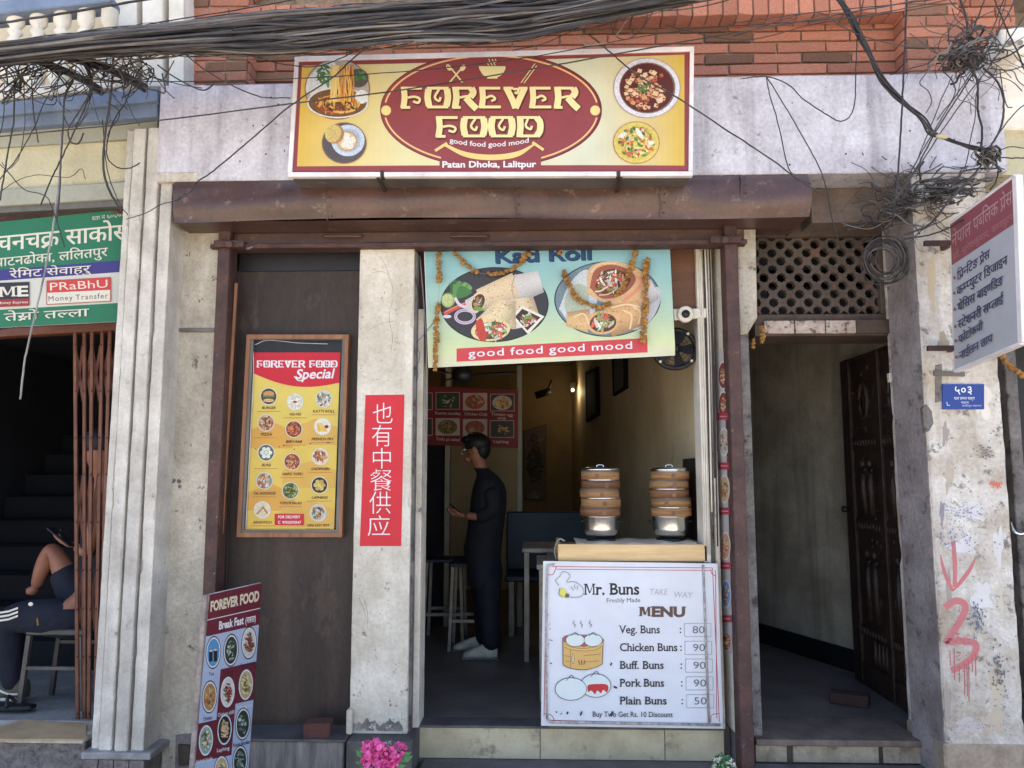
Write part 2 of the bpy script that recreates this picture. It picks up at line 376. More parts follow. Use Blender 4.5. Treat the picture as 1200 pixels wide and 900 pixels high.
def fancy(c, word, x0, y0, x1, y1, col, ol=None, sh=(0, 0), dk=None):
    """display lettering with flared feet and curled centres, drawn stroke by stroke in a box per letter"""
    shapes = {
        'F': (1.0, [[(.12, 0), (.16, .5), (.1, 1)], [(.0, 0.06), (.95, .06)], [(.3, .50), (.62, .46), (.85, .56), (.78, .74), (.55, .68)], [(0, .96), (.42, .96)]]),
        'O': (1.1, [[(.12, .1), (.08, .5), (.14, .9)], [(.88, .1), (.92, .5), (.86, .9)], [(.05, .06), (.95, .06)], [(.06, .94), (.94, .94)], [(.55, .12), (.38, .48), (.55, .66), (.62, .48)]]),
        'R': (1.1, [[(.12, 0), (.16, .5), (.1, 1)], [(0, .06), (.8, .06)], [(.78, .06), (.86, .26), (.74, .48)], [(.3, .5), (.6, .44), (.74, .5)], [(.55, .5), (.78, .8), (1.0, 1.04)], [(0, .96), (.34, .96)]]),
        'E': (1.0, [[(.12, 0), (.16, .5), (.1, 1)], [(.0, .06), (.95, .06)], [(.3, .52), (.55, .42), (.72, .56), (.55, .66)], [(0, .94), (.98, .94)]]),
        'V': (1.05, [[(.1, .04), (.36, .6), (.5, 1)], [(.9, .04), (.66, .6), (.5, 1)], [(-.02, .06), (.4, .06)], [(.4, .1), (.62, .12), (.56, .3), (.46, .24)], [(.62, .06), (1.02, .06)]]),
        'D': (1.05, [[(.12, 0), (.14, .5), (.1, 1)], [(0, .06), (.85, .06)], [(.82, .06), (.96, .3), (.95, .7), (.82, .94)], [(0, .94), (.86, .94)], [(.45, .12), (.36, .46), (.56, .62), (.62, .46)]]),
    }
    tot = sum(shapes[k][0] if k != ' ' else .5 for k in word) + .12 * (len(word) - 1); H = 1
    wx = (x1 - x0) / tot; x = x0
    lerpy = lambda xx, v: (y0 + (y1 - y0) * v)
    for passno in range(2 if ol else 1):
        x = x0
        for ch in word:
            if ch == ' ': x += .6 * wx; continue
            a, sts = shapes[ch]; lw = a * wx; cx0 = x
            for st in sts:
                thin = len(st) > 2 and st[0][0] not in (.12, .88, .1, .9, .78, .82, .55) or (ch in 'OD' and len(st) == 4)
                vert = abs(st[-1][1] - st[0][1]) > .6 or len(st) == 3 and st[0][0] in (.78, .82, .55)
                wd = (.27 * wx * a if vert else (.13 if not thin else .11) * (y1 - y0))
                p = spl2([(cx0 + u * lw, y0 + (y1 - y0) * v) for u, v in st], 5) if len(st) > 2 else [(cx0 + u * lw, y0 + (y1 - y0) * v) for u, v in st]
                if ol and passno == 0: c.stroke([(q[0] + sh[0], q[1] + sh[1]) for q in p], wd + ol[1], ol[0])
                else: c.stroke(p, wd, col)
            x += lw + .12 * wx
def copy_thing(root, off, label=None):
    c = root.copy(); COL.objects.link(c); c.location = root.location + Vector(off)
    if label: c['label'] = label
    for ch in root.children:
        d = ch.copy(); COL.objects.link(d); d.parent = c
        for g in ch.children:
            e = g.copy(); COL.objects.link(e); e.parent = d
    return c
# ================================================================ materials of the place
M = {}
M['beam'] = mat('lilac_whitewash', s(207, 204, 211), s(178, 173, 180), 4, .9, bump=.5, bs=45, spots=s(105, 98, 104), ss=14, st=.64, sv=.7, fine=.2, streak=(s(116, 110, 118), .75))
M['plaster'] = mat('cream_plaster', s(205, 196, 178), s(168, 158, 142), 3.5, .92, bump=.9, bs=90, spots=s(84, 72, 62), ss=16, st=.65, sv=.8, fine=.2, streak=(s(120, 108, 96), .4))
M['plaster2'] = mat('white_plaster', s(216, 208, 194), s(188, 178, 160), 5, .9, bump=.6, bs=60, spots=s(88, 80, 74), ss=18, st=.66, sv=.8, fine=.14, streak=(s(140, 128, 116), .35))
M['column'] = mat('grey_white_paint', s(212, 206, 196), s(178, 171, 160), 5, .85, bump=.7, bs=75, spots=s(110, 100, 92), ss=20, st=.67, sv=.7, fine=.12, streak=(s(130, 124, 120), .45))
M['pillar'] = mat('peeling_whitewash', s(214, 208, 200), s(172, 158, 140), 5, .92, bump=.8, bs=50, spots=s(96, 86, 80), ss=11, st=.60, sv=.75, fine=.18, streak=(s(128, 112, 100), .5))
M['pillarside'] = mat('shaded_side_plaster', s(150, 141, 139), s(116, 106, 104), 5, .92, bump=.8, bs=50, spots=s(80, 70, 70), ss=12, st=.6, sv=.7, fine=.2)  # greyer than the pillar front: side shading put into the colour
M['cement'] = mat('bare_cement', s(132, 126, 122), s(96, 90, 86), 7, .95, bump=1, bs=60, spots=s(70, 64, 62), ss=14, st=.6, fine=.25)
M['brick'] = mat('red_brick', s(202, 136, 108), s(176, 110, 86), 14, .9, bump=.6, bs=80, spots=s(206, 150, 126), ss=40, st=.66, sv=.6, rand=.24, fine=.2)
M['brickdull'] = mat('dull_brown_brick', s(150, 108, 84), s(120, 84, 66), 14, .9, bump=.6, bs=80, rand=.2, fine=.2)
M['mortar'] = mat('grey_mortar', s(160, 142, 126), s(126, 110, 96), 20, .95, bump=.8, bs=80)
M['blue'] = mat('blue_paint', s(124, 138, 160), s(100, 114, 136), 4, .7, bump=.2, fine=.1, streak=(s(70, 80, 100), .3))
M['cream'] = mat('cream_paint', s(196, 188, 158), s(176, 168, 138), 3, .85, bump=.8, bs=45, fine=.08, streak=(s(140, 130, 106), .3))
M['creamg'] = mat('grey_green_paint', s(160, 160, 146), s(142, 142, 128), 3, .85, bump=.3, fine=.08)
M['white'] = mat('white_paint', s(226, 218, 204), s(198, 190, 174), 5, .8, bump=.2, spots=s(120, 112, 106), ss=14, st=.66, sv=.6)
M['shutter'] = mat('brown_painted_steel', s(92, 66, 59), s(70, 50, 45), 2.5, .38, bump=.5, bs=5, spots=s(136, 114, 100), ss=11, st=.62, sv=.5, fine=.22, spec=.5, streak=(s(104, 72, 56), .35))
M['rail'] = mat('brown_rail_paint', s(86, 58, 52), s(60, 41, 38), 9, .6, bump=.5, bs=50, spots=s(140, 122, 116), ss=30, st=.64, sv=.6, fine=.2)
M['darkwood'] = mat('dark_plywood', s(60, 46, 38), s(44, 35, 31), 2.5, .62, bump=.2, bs=30, spots=s(88, 72, 60), ss=5, st=.60, sv=.4, stretch=(1, 1, .5), fine=.25, streak=(s(84, 70, 60), .45))
M['tan'] = mat('tan_wood', s(150, 104, 74), s(120, 80, 56), 6, .6, stretch=(4, 4, .6), fine=.1)
M['plywood'] = mat('pale_plywood', s(220, 188, 138), s(200, 164, 112), 5, .55, stretch=(.5, 3, 6), fine=.06)
M['steel'] = mat('polished_steel', s(225, 222, 216), None, rough=.24, metal=1, bump=.04, bs=6)
M['alu'] = mat('white_aluminium', s(226, 220, 220), s(200, 194, 194), 6, .4, spots=s(150, 120, 112), ss=16, st=.66, sv=.6)
M['galv'] = mat('dull_grey_tin', s(112, 108, 102), s(90, 86, 82), 5, .5, metal=.3, fine=.12, spots=s(160, 155, 150), ss=14, st=.66, sv=.6)
M['black'] = mat('black_plastic', s(30, 29, 31), s(22, 21, 23), 9, .5)
M['cable'] = mat('dusty_black_cable', s(70, 66, 66), s(40, 38, 40), 6, .75, rand=.35)
M['cabledust'] = mat('grey_dusty_cable', s(112, 106, 100), s(76, 70, 68), 6, .8, rand=.3)
M['cablelight'] = mat('grey_cable', s(150, 146, 142), s(110, 104, 100), 9, .6)
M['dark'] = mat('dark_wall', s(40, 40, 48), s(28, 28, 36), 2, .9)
M['slate'] = mat('slate_grey_stone', s(100, 95, 94), s(72, 68, 68), 5, .5, bump=.3, bs=30, fine=.15)
M['granite'] = mat('speckled_granite', s(128, 120, 118), s(96, 88, 86), 30, .55, fine=.25, spots=s(70, 64, 62), ss=60, st=.6)
M['ctile'] = mat('cream_ceramic_tile', s(196, 184, 154), s(166, 152, 122), 4, .4, fine=.08, spots=s(110, 98, 80), ss=6, st=.6, sv=.65, rand=.05)
M['floor'] = mat('worn_grey_floor', s(122, 112, 106), s(94, 86, 82), 3, .38, fine=.12)
M['olive2'] = mat('brightened_ochre_paint', s(206, 190, 158), s(184, 166, 132), 2, .7, bump=.15, fine=.06, spots=s(120, 104, 80), ss=5, st=.64, sv=.4)  # lighter copy of the ochre paint; light on the right wall put into colour
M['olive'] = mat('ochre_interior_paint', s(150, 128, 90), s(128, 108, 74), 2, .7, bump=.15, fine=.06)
M['grille'] = mat('red_brown_gate_paint', s(118, 72, 52), s(92, 54, 40), 8, .55, bump=.2, fine=.14, rand=.08)
M['gold'] = mat('dried_marigold', s(172, 128, 66), s(116, 78, 40), 30, .9, rand=.3)
M['bamboo'] = mat('bamboo_strip', s(168, 128, 86), s(124, 90, 58), 5, .55, stretch=(1, 1, 14), rand=.12, fine=.1)
M['bamboodark'] = mat('dark_bamboo_strip', s(134, 94, 64), s(96, 64, 44), 5, .55, stretch=(1, 1, 14), rand=.12, fine=.1)
M['skin'] = mat('skin', s(150, 100, 76), s(132, 84, 64), 8, .55)
M['navy'] = mat('navy_cloth', s(24, 27, 42), s(17, 19, 32), 10, .85, bump=.3, bs=90)
M['blackcloth'] = mat('black_cloth', s(28, 28, 34), s(20, 20, 26), 10, .85, bump=.3, bs=90)
M['glass'] = bpy.data.materials.new('clear_glass'); M['glass'].use_nodes = True
_n = M['glass'].node_tree; _b = _n.nodes['Principled BSDF']; _b.inputs['Base Color'].default_value = (.02, .02, .02, 1); _b.inputs['Roughness'].default_value = .05; _b.inputs['Alpha'].default_value = .06; _b.inputs['Specular IOR Level'].default_value = .5
M['asphalt'] = mat('dusty_stone_street', s(176, 166, 150), s(150, 140, 124), 3, .9, bump=.5, fine=.2)
M['pave'] = mat('pavement_stone', s(150, 146, 140), s(120, 116, 112), 4, .9, bump=.4, fine=.2)
M['carved'] = mat('carved_dark_wood', s(62, 46, 38), s(38, 28, 24), 9, .5, bump=.6, bs=40, fine=.3)

# ================================================================ setting
MB().box(-60, 60, -60, 60, -.6, -.55).build('ground', M['asphalt'], kind='structure')
MB().box(-20, 20, -1.9, .3, -.54, -.44).build('pavement', M['pave'], kind='structure')
MB().box(-20, 20, -2.02, -1.905, -.56, -.425).build('kerb', M['granite'], kind='structure', bevel=.01)
# far masses that keep daylight out of the rooms and stand where the house goes on
YW, YP = .16, .03                                # recessed brick bay, brick piers
ztop = 6.0
up = MB(); up.box(-9, 9, .5, 9, 3.9, ztop - .01); up.build('upper_storeys', M['mortar'], kind='structure')

# ---------------------------------------------------------------- brick upper wall
bw = thing('brick_wall', 'red brick upper wall with grey mortar joints above the long concrete beam', 'brick wall', (0, YW, 2.9))
zt = 4.6
zb = Z(100, 700, YW) - .08
xl, xr = X(297, 60, YW), X(1052, 60, YW)
def brickface(x0, x1, z0, z1, y, m, h=.066, L_=.28, phase=0, depth=.1):
    row = 0; z = z0
    while z < z1:
        x = x0 - (L_ / 2 if (row + phase) % 2 else 0)
        while x < x1 - .02:
            a, b = max(x, x0), min(x + L_ - .009, x1)
            if b - a > .03:
                o = bpy.data.objects.new('brick', rnd.choice(BR)); COL.objects.link(o)
                o.location = ((a + b) / 2, y + rnd.uniform(-.002, .003), z + h / 2); o.scale = (b - a, depth, h - .011 + rnd.uniform(-.001, .001)); o.rotation_euler = (0, rnd.uniform(-.004, .004), 0)
                o.material_slots[0].link = 'OBJECT'; o.material_slots[0].material = m if rnd.random() < .85 else M['brickdull']
                put(o, bw)
            x += L_
        z += h + .0; row += 1
BR = []
for k in range(4):                               # unit bricks with worn corners
    bm = bmesh.new(); bmesh.ops.create_cube(bm, size=1)
    bmesh.ops.scale(bm, vec=(1, 1, 1), verts=bm.verts)
    for v in bm.verts: v.co += Vector((rnd.uniform(-.012, .012), 0, rnd.uniform(-.06, .06)))
    bmesh.ops.bevel(bm, geom=[e for e in bm.edges if all(v.co.y < 0 for v in e.verts)], offset=.03, segments=1, affect='EDGES')
    me = bpy.data.meshes.new('brick'); bm.to_mesh(me); bm.free(); me.materials.append(M['brick']); BR.append(me)
SB = Z(16, 900, YP)                              # underside of the projecting soldier course
brickface(xl, xr, zb, SB + .01, YW + .05, M['brick'])
pL0, pL1 = X(219, 60, YP), X(290, 60, YP); pR0, pR1 = X(1063, 60, YP), X(1127, 60, YP)
xr2 = X(1172, 60, YW)
brickface(pL0, pL1, zb, 4.12, YP + .05, M['brick'], phase=1, L_=.24)
brickface(pR0, pR1, zb, 4.12, YP + .05, M['brick'], phase=0, L_=.24)
brickface(pR1 + .01, xr2 + .1, zb, 4.12, YW + .05, M['brick'], phase=1)
for k in range(44):                              # soldier course, bricks standing on end
    x = xl + (k + .5) * (xr - xl) / 44
    o = bpy.data.objects.new('brick', BR[k % 4]); COL.objects.link(o); o.location = (x, YP + .06, SB + .055); o.scale = ((xr - xl) / 44 - .008, .12, .11); put(o, bw)
m = MB(); m.box(xl - .02, xr + .02, YW + .02, YW + .2, zb - .2, 4.12)
m.box(pL0 + .01, pL1 - .006, YP + .012, YW + .2, zb - .2, 4.118); m.box(pR0 + .006, pR1 - .01, YP + .012, YW + .2, zb - .2, 4.118)
m.box(pR1 - .012, xr2 + .1, YW + .022, YW + .2, zb - .2, 4.116); m.box(xl + .002, xr - .002, YP + .015, YW + .03, SB + .006, SB + .12)
m.box(-9, 9, YP + .02, .5, 4.13, ztop)
m.build('mortar_backing', M['mortar'], bw)
for xq, sg in ((pL1, 1), (pR0, -1)):             # returns of the piers show brick ends
    for i in range(int((4.1 - zb) / .066)):
        o = bpy.data.objects.new('brick', BR[i % 4]); COL.objects.link(o); z = zb + i * .066 + .033
        o.location = (xq + sg * -.004, YP + .075, z); o.scale = (.02, .115 if i % 2 else .1, .056); put(o, bw)

# ---------------------------------------------------------------- long concrete beam over the shop
YB = -.36
cb = thing('concrete_beam', 'long lilac white concrete beam with stains and nail holes across the shopfront', 'concrete beam', (0, YB, 2.8))
bx0, bx1 = X(186, 155, YB), X(1176, 145, YB)
bzt, bzb = Z(93, 640, YB), Z(207, 640, YB)
m = MB(); n = 40
for i in range(n):
    a, b = bx0 + (bx1 - bx0) * i / n, bx0 + (bx1 - bx0) * (i + 1) / n
m.rough(bx0, bx1, YB, .2, bzb, bzt, 'x', .03, .006); m.build('beam_body', M['beam'], cb)
m = MB()
for _ in range(46):
    x, z = rnd.uniform(bx0 + .05, bx1 - .05), rnd.uniform(bzb + .03, bzt - .05); r_ = rnd.uniform(.002, .006)
    m.ball((x, YB, z), r_, .002, r_, 6, 4)
m.build('nail_hole', M['black'], cb, kind='stuff')
m = MB(); m.box(bx0 - .002, X(232, 205, YB), YB - .006, YB + .01, bzb - .004, bzb + .045); m.build('patch', M['pillar'], cb, bevel=.004)
# soffit strip and wooden fascia beneath
m = MB(); m.box(X(947, 235, -.12), X(1080, 235, -.12), -.16, .2, Z(262, 1000, -.14), bzb - .004); tag(m.build('soffit_band', mat('dusty_brown_plaster', s(120, 104, 92), s(92, 78, 70), 6, .9, fine=.2)), 'dusty brown band under the beam over the pierced panel', 'soffit band')

# ---------------------------------------------------------------- rolling shutter
YS = -.36
sh = thing('rolling_shutter', 'brown rolled up steel shutter with drum casing and two guide rails', 'shutter', (0, YS, 2.4))
sx0, sx1 = X(204, 240, YS), X(948, 240, YS); sz1 = bzb - .006; sz0 = Z(256, 628, YS)
m = MB(); prof = []
N_ = 10
for i in range(N_ + 1):
    t = i / N_; prof.append((YS - .034 * math.sin(math.pi * min(1, t * 1.15)) ** .7 if t * 1.15 < 1 else YS, sz1 + (sz0 - sz1) * t))
nx = 60
def dent(x, t): return .018 * math.sin(x * 7 + t * 3) * math.sin(t * 3.1) * .4 + .012 * math.sin(x * 3.1 + 1) * math.sin(t * 3) + .01 * math.exp(-((x + 1.4) ** 2) * 6) * math.sin(t * 6) + .014 * math.exp(-((x - 1.15) ** 2) * 9) * math.sin(t * 5)
base = len(m.v)
for i in range(nx + 1):
    x = sx0 + (sx1 - sx0) * i / nx
    for k, (y, z) in enumerate(prof): m.v.append((x, y + (dent(x, k / N_) if 0 < k < N_ else 0), z - (.012 * math.sin(x * 2) if k == N_ else 0)))
for i in range(nx):
    for k in range(N_):
        a = i * (N_ + 1) + k; m.f.append((a, a + 1, a + N_ + 2, a + N_ + 1)); m.c.append(None); m.sm.append(True)
m.face([(sx0, YS + .0, sz0), (sx0, 0, sz0), (sx0, 0, sz1), (sx0, YS, sz1)]); m.face([(sx1, YS, sz0), (sx1, YS, sz1), (sx1, 0, sz1), (sx1, 0, sz0)])
m.face([(sx0, YS, sz0), (sx1, YS, sz0), (sx1, -.05, sz0 + .002), (sx0, -.05, sz0 + .002)])
m.build('drum_casing', M['shutter'], sh)
for xq in (-1.05, -.1, .62, 1.02):
    m = MB(); pts = [(xq + .004 * math.sin(k), y - .004, z) for k, (y, z) in enumerate(prof)]; m.tube(pts, .004, 5); m.build('casing_seam', M['shutter'], sh)
    m = MB()
    for k in range(1, N_, 2): m.ball((xq + .02, prof[k][0] - .006, prof[k][1]), .005, .004, .005, 6, 4)
    m.build('rivet', M['rail'], sh, kind='stuff')
YR = -.2
m = MB(); zb0 = Z(289, 620, YR + .06); zb1 = Z(275, 500, YR + .06); m.box(X(246, 290, YR), X(876, 290, YR), YR + .05, YR + .08, zb0, zb1 + .05); m.build('bottom_slat', M['shutter'], sh, bevel=.004)
m = MB(); m.box(X(246, 290, YR), X(876, 290, YR), YR + .0, YR + .1, zb0 - .012, zb0 + .012); m.box(X(226, 270, YR), X(933, 270, YR), YR + .005, YR + .09, zb1 + .01, zb1 + .04); m.build('angle_iron', M['rail'], sh, bevel=.003)
for px in (402, 550, 310):
    m = MB(); a, b = P(px - 22, 276, YR + .04), P(px + 22, 276, YR + .04)
    m.tube(spl([a, a + Vector((.01, -.02, -.01)), (a + b) / 2 + Vector((0, -.03, -.012)), b + Vector((-.01, -.02, -.01)), b]), .007, 6)
    if px != 310: m.build('handle', M['shutter'], sh)
for (xt, xb, wt, wb) in ((258, 224, 15, 17), (849, 868, 15, 19)):
    m = MB(); a = P(xt + wt / 2, 290, YR); b = P(xb + wb / 2, 898, YR); xm = (a.x + b.x) / 2
    hw = .032
    m.box(xm - hw, xm + hw, YR, YR + .018, -.54, zb1 + .02); m.box(xm - hw, xm - hw + .006, YR + .018, YR + .11, -.54, zb1 + .02); m.box(xm + hw - .006, xm + hw, YR + .018, YR + .11, -.54, zb1 + .02)
    m.build('guide_rail', M['rail'], sh, bevel=.004)
for (x0, x1, y) in ((251, 286, 286), (832, 868, 281)):
    m = MB(); a, b = P(x0, y, YR - .02), P(x1, y, YR - .02); m.box(a.x, b.x, YR - .03, YR + .04, a.z - .018, a.z + .018); m.tube([P((x0 + x1) / 2, y, YR - .05), P((x0 + x1) / 2, y, YR)], .02, 8); m.build('bracket', M['rail'], sh, bevel=.003)
m = MB(); m.tube([P(289, 291, YR), P(292, 291, YR), P(297, 288, YR)], .009, 6); m.build('latch', M['galv'], sh)
print('beam', bx0, bx1, bzb, bzt, 'shutter', sx0, sx1, sz0, 'brick', zb, SB, xl, xr, 'opening', X(497, 700), X(820, 700))

# ---------------------------------------------------------------- plastered pillar left of the shutter, fluted column, middle pillar
YPL = -.17
m = MB(); m.rough(X(176, 600, YPL), X(246, 600, YPL) + .01, YPL, .3, -.54, bzb - .01, amp=.004)
lp_ = thing('plaster_pillar', 'rough cream plastered wall strip between the fluted column and brown rail', 'plaster pillar', (X(210, 600, YPL), YPL, -.54))
m.build('plaster_face', M['plaster'], lp_)
m = MB(); m.beam(P(210, 387, YPL - .006), P(252, 387, YPL - .006), .02, .012); m.build('flat_clamp', M['galv'], lp_, bevel=.002)
m = MB(); pp([(206, 862), (226, 860), (228, 900), (205, 900)], YPL - .012, YPL + .01, m); m.build('bare_patch', M['cement'], lp_)
m = MB(); pp([(208, 873), (223, 874), (222, 897), (209, 898)], YPL - .03, YPL, m); m.build('socket_box', M['darkwood'], lp_, bevel=.003)
m = MB()
for px, py, r_ in ((220, 298, 4), (235, 352, 4), (206, 568, 9), (233, 571, 3), (238, 571, 3), (252, 327, 4), (242, 418, 3), (224, 522, 3)):
    for _ in range(5):
        a = P(px + rnd.uniform(-r_, r_) * .6, py + rnd.uniform(-r_, r_) * .6, YPL); m.ball(a, r_ * .0011, .0015, r_ * .0012, 7, 4)
m.build('soot_stain', M['cement'], lp_, kind='stuff')

YC = -.34
fc = thing('fluted_column', 'grey white fluted square column standing left of the plastered strip', 'column', (X(150, 600, YC), YC, 0))
cx0, cx1 = X(113, 700, YC), X(176, 700, YC); cxr = X(190, 700, YPL)
# stepped flutes: (offset across, depth behind the front)
xs = [cx0, cx0 + .05, cx0 + .065, cx0 + .15, cx0 + .165, cx0 + .175, cx0 + .255, cx0 + .27, cx0 + .335, cx0 + .35, cx1]
bot, top = -.03, Z(150, 170, YC)
def groove(d): return YC + d
strips = [(0, .052, .03), (.052, .066, .05), (.066, .15, .008), (.15, .163, .04), (.163, .178, .014), (.178, .26, .0), (.26, .275, .035), (.275, .36, .012)]
wd = cx1 - cx0; sc = wd / .36
m = MB()
for a, b, d in strips: m.rough(cx0 + a * sc, cx0 + b * sc - .0005, YC + d, .2, bot, top, amp=.0035)
m.build('shaft', M['column'], fc)
m = MB(); m.prism([(cx1, YC + .012, bot), (cxr, YPL, bot), (cxr, YPL, top), (cx1, YC + .012, top)], (0, .2, 0)); m.build('splayed_side', M['column'], fc)
m = MB(); m.box(cx0 - .02, cx1 + .05, YC - .02, .2, bot - .035, bot); m.build('base_wrap', mat('dusty_plastic_sheet', s(150, 148, 146), s(110, 106, 104), 12, .35, bump=.8, bs=20), fc, bevel=.008, segs=2)
for k in range(4):
    m = MB(); a = cx0 - .01 + k * (wd + .03) / 4; m.box(a, a + (wd + .03) / 4 - .004, YC - .012, .2, -.54, bot - .037); m.build('tile', M['granite'], fc, bevel=.002)

YM = -.15
mp_ = thing('middle_pillar', 'white plastered pillar with fine cracks beside the open shop doorway', 'pillar', (X(445, 600, YM), YM, 0))
m = MB(); mx0, mx1 = X(415, 600, YM), X(481, 600, YM); m.rough(mx0, mx1, YM, .1, .0, Z(284, 450, YM), amp=.0035); m.build('plaster_face', M['plaster2'], mp_)
m = MB()
for pth in ([(445, 300), (452, 312), (458, 330), (461, 342)], [(430, 388), (447, 379), (463, 376)], [(424, 745), (428, 720), (420, 700)], [(458, 412), (460, 395), (456, 370), (461, 350)], [(430, 736), (431, 722), (427, 702), (419, 697)], [(436, 320), (447, 318), (455, 322)], [(425, 440), (436, 446), (446, 444)], [(470, 560), (464, 590), (470, 640)]):
    m.tube(spl([P(a, b, YM - .0005) for a, b in pth], 4), .0007, 4)
m.build('crack', M['cement'], mp_, kind='stuff')
m = MB()
for _ in range(120):
    px, py = rnd.uniform(420, 480), rnd.choice((rnd.uniform(300, 460), rnd.uniform(640, 850))); a = P(px, py, YM)
    if mx0 + .01 < a.x < mx1 - .01: m.ball(a, rnd.uniform(.001, .0035), .001, rnd.uniform(.001, .003), 5, 3)
m.build('speck', M['cement'], mp_, kind='stuff')
m = MB(); poly = [(413, 856)] + [(413 + i * 1.5, 846 + 3.5 * math.sin(i * .7) * math.cos(i * .31) + rnd.uniform(-1.6, 1.6)) for i in range(40)] + [(472, 857)]
pp(poly, YM - .003, YM + .01, m); m.build('bare_patch', mat('exposed_render', s(150, 142, 132), s(112, 104, 98), 12, .95, bump=1.2, bs=60, fine=.25, spots=s(206, 198, 184), ss=22, st=.56), mp_)
m = MB(); m.box(X(406, 845, YM - .02), X(413, 845, YM - .02), YM - .03, YM + .05, .001, .12); m.build('broken_edge', M['plaster2'], mp_, bevel=.006)

# plinth under the wooden panel and the pillar
YF = -.24
pl = thing('plinth', 'grey cement plinth with slate capping under the wooden panel', 'plinth', (X(350, 880, YF), YF, -.54))
m = MB(); m.box(X(262, 870, YF), X(403, 870, YF), YF, .2, -.54, -.012); m.build('plinth_face', mat('streaked_cement', s(150, 144, 138), s(104, 98, 94), 5, .9, bump=.8, stretch=(5, 1, .5), fine=.2, streak=(s(84, 78, 76), .7)), pl, bevel=.01, segs=2)
m = MB(); m.box(X(262, 870, YF), X(403, 870, YF) + .01, YF - .008, .2, -.0115, 0); m.build('slate_cap', M['slate'], pl, bevel=.003)
m = MB(); m.box(X(404, 870, YF) + .01, X(487, 860, YM) + .0, YF - .012, .2, -.54, -.003); m.build('pillar_foot', mat('dirty_slate', s(96, 90, 88), s(70, 64, 62), 8, .7, fine=.2, spots=s(140, 132, 124), ss=10, st=.62, sv=.5), pl, bevel=.008, segs=2)

# dark plywood panel closing the left bay
YD = -.03
dp = thing('boarded_bay', 'tall dark brown plywood panel closing the bay behind the framed food menu', 'wooden panel', (X(340, 853, YD), YD, 0))
px0, px1 = X(250, 600, YD), mx0 + .02
m = MB(); m.box(px0, px1, YD, YD + .03, .0, 2.9); m.build('sheet', M['darkwood'], dp)
m = MB(); m.box(px0, px1, YD - .012, YD - .001, Z(318, 340, YD), 2.9); m.build('head_rail', M['black'], dp)
m = MB(); m.box(px0 + .0, px0 + .09, YD - .012, YD - .001, .002, 2.9); m.build('side_rail', mat('umber_wood', s(64, 48, 40), s(48, 36, 32), 5, .6, stretch=(1, 1, .2), fine=.2), dp, bevel=.002)
m = MB(); m.beam(P(277, 332, -.13), P(256, 695, -.13), .014, .01); tag(m.build('wooden_stick', M['tan']), 'thin tan wooden strip standing between the left rail and dark panel', 'wooden strip')
m = MB(); m.beam(P(256, 695, -.13), P(250, 850, -.13), .014, .01); tag(m.build('wooden_stick', M['darkwood']), 'short dark wooden strip low behind the leaning food board', 'wooden strip')

# ---------------------------------------------------------------- doorway: jambs, thresholds
def upright(name, label, cat, xa, xb, py, y0, y1, z0, z1, mt, bevel=.004):
    t = MB().box(X(xa, py, y0), X(xb, py, y0), y0, y1, z0, z1).build(name, mt, bevel=bevel, segs=2); return tag(t, label, cat)
upright('door_post', 'chipped cream wooden door post between the white pillar and the open doorway', 'door post', 484, 494, 600, -.06, .12, 0, Z(362, 490, -.06), M['plaster2'])
upright('door_post', 'short brown door post above the chipped cream post beside the hanging banner', 'door post', 487, 497, 350, -.03, .1, Z(361, 490, -.06), 2.5, M['rail'])
upright('door_strip', 'bare grey strip of wall along the edge of the white pillar', 'wall strip', 479, 485, 600, -.12, .1, 0, 2.45, M['cement'])
JY = -.02
t = thing('door_jamb', 'white painted door jamb with cable trunking beside the steamer counter', 'door jamb', (X(830, 700, JY), JY, 0))
a = X(824, 600, JY); MB().box(a, a + .035, JY, .14, 0, 2.5).build('jamb_board', M['white'], t, bevel=.003)
MB().box(a + .037, a + .058, JY + .03, .14, 0, 2.5).build('jamb_recess', M['cement'], t)
MB().box(a + .06, a + .08, JY - .01, .14, 0, 2.5).build('jamb_edge', M['plaster2'], t, bevel=.003)
for k, (dx, y0, y1) in enumerate(((.012, 260, 640), (.022, 290, 650), (.046, 270, 600), (.066, 240, 560), (.07, 350, 640))):
    z0, z1 = Z(y1, 830, JY), Z(y0, 830, JY)
    MB().tube(spl([(a + dx, JY - .008, z1), (a + dx + .004, JY - .011, (z0 + z1) / 2 + .2), (a + dx - .003, JY - .009, z0)]), .0045, 6).build('trunking', M['white'] if k < 3 else M['cable'], t)
# reveal between the jamb and the rail, carrying the narrow picture strip
rv0, rv1 = (X(841, 600, .1), .1), (X(857, 600, -.13), -.13)
t = MB(); t.prism([(rv0[0], rv0[1], -.0), (rv1[0], rv1[1], -.0), (rv1[0], rv1[1], 2.5), (rv0[0], rv0[1], 2.5)], (.12, .04, 0)); tag(t.build('reveal_wall', M['plaster2']), 'narrow plastered reveal beside the right shutter rail', 'wall strip')
MB().box(rv1[0] + .0, X(876, 600, -.1) + .03, -.12, .2, -.54, 2.6).build('rail_pier', M['cement'], kind='structure')
m = MB(); m.prism([P(a_, b_, -.14) for a_, b_ in ((864, 268), (886, 266), (888, 372), (876, 392), (866, 392))], (0, .3, 0)); tag(m.build('plaster_bracket', M['plaster'], bevel=.01, segs=2), 'worn cream plaster stub hanging beside the right shutter rail', 'plaster stub')

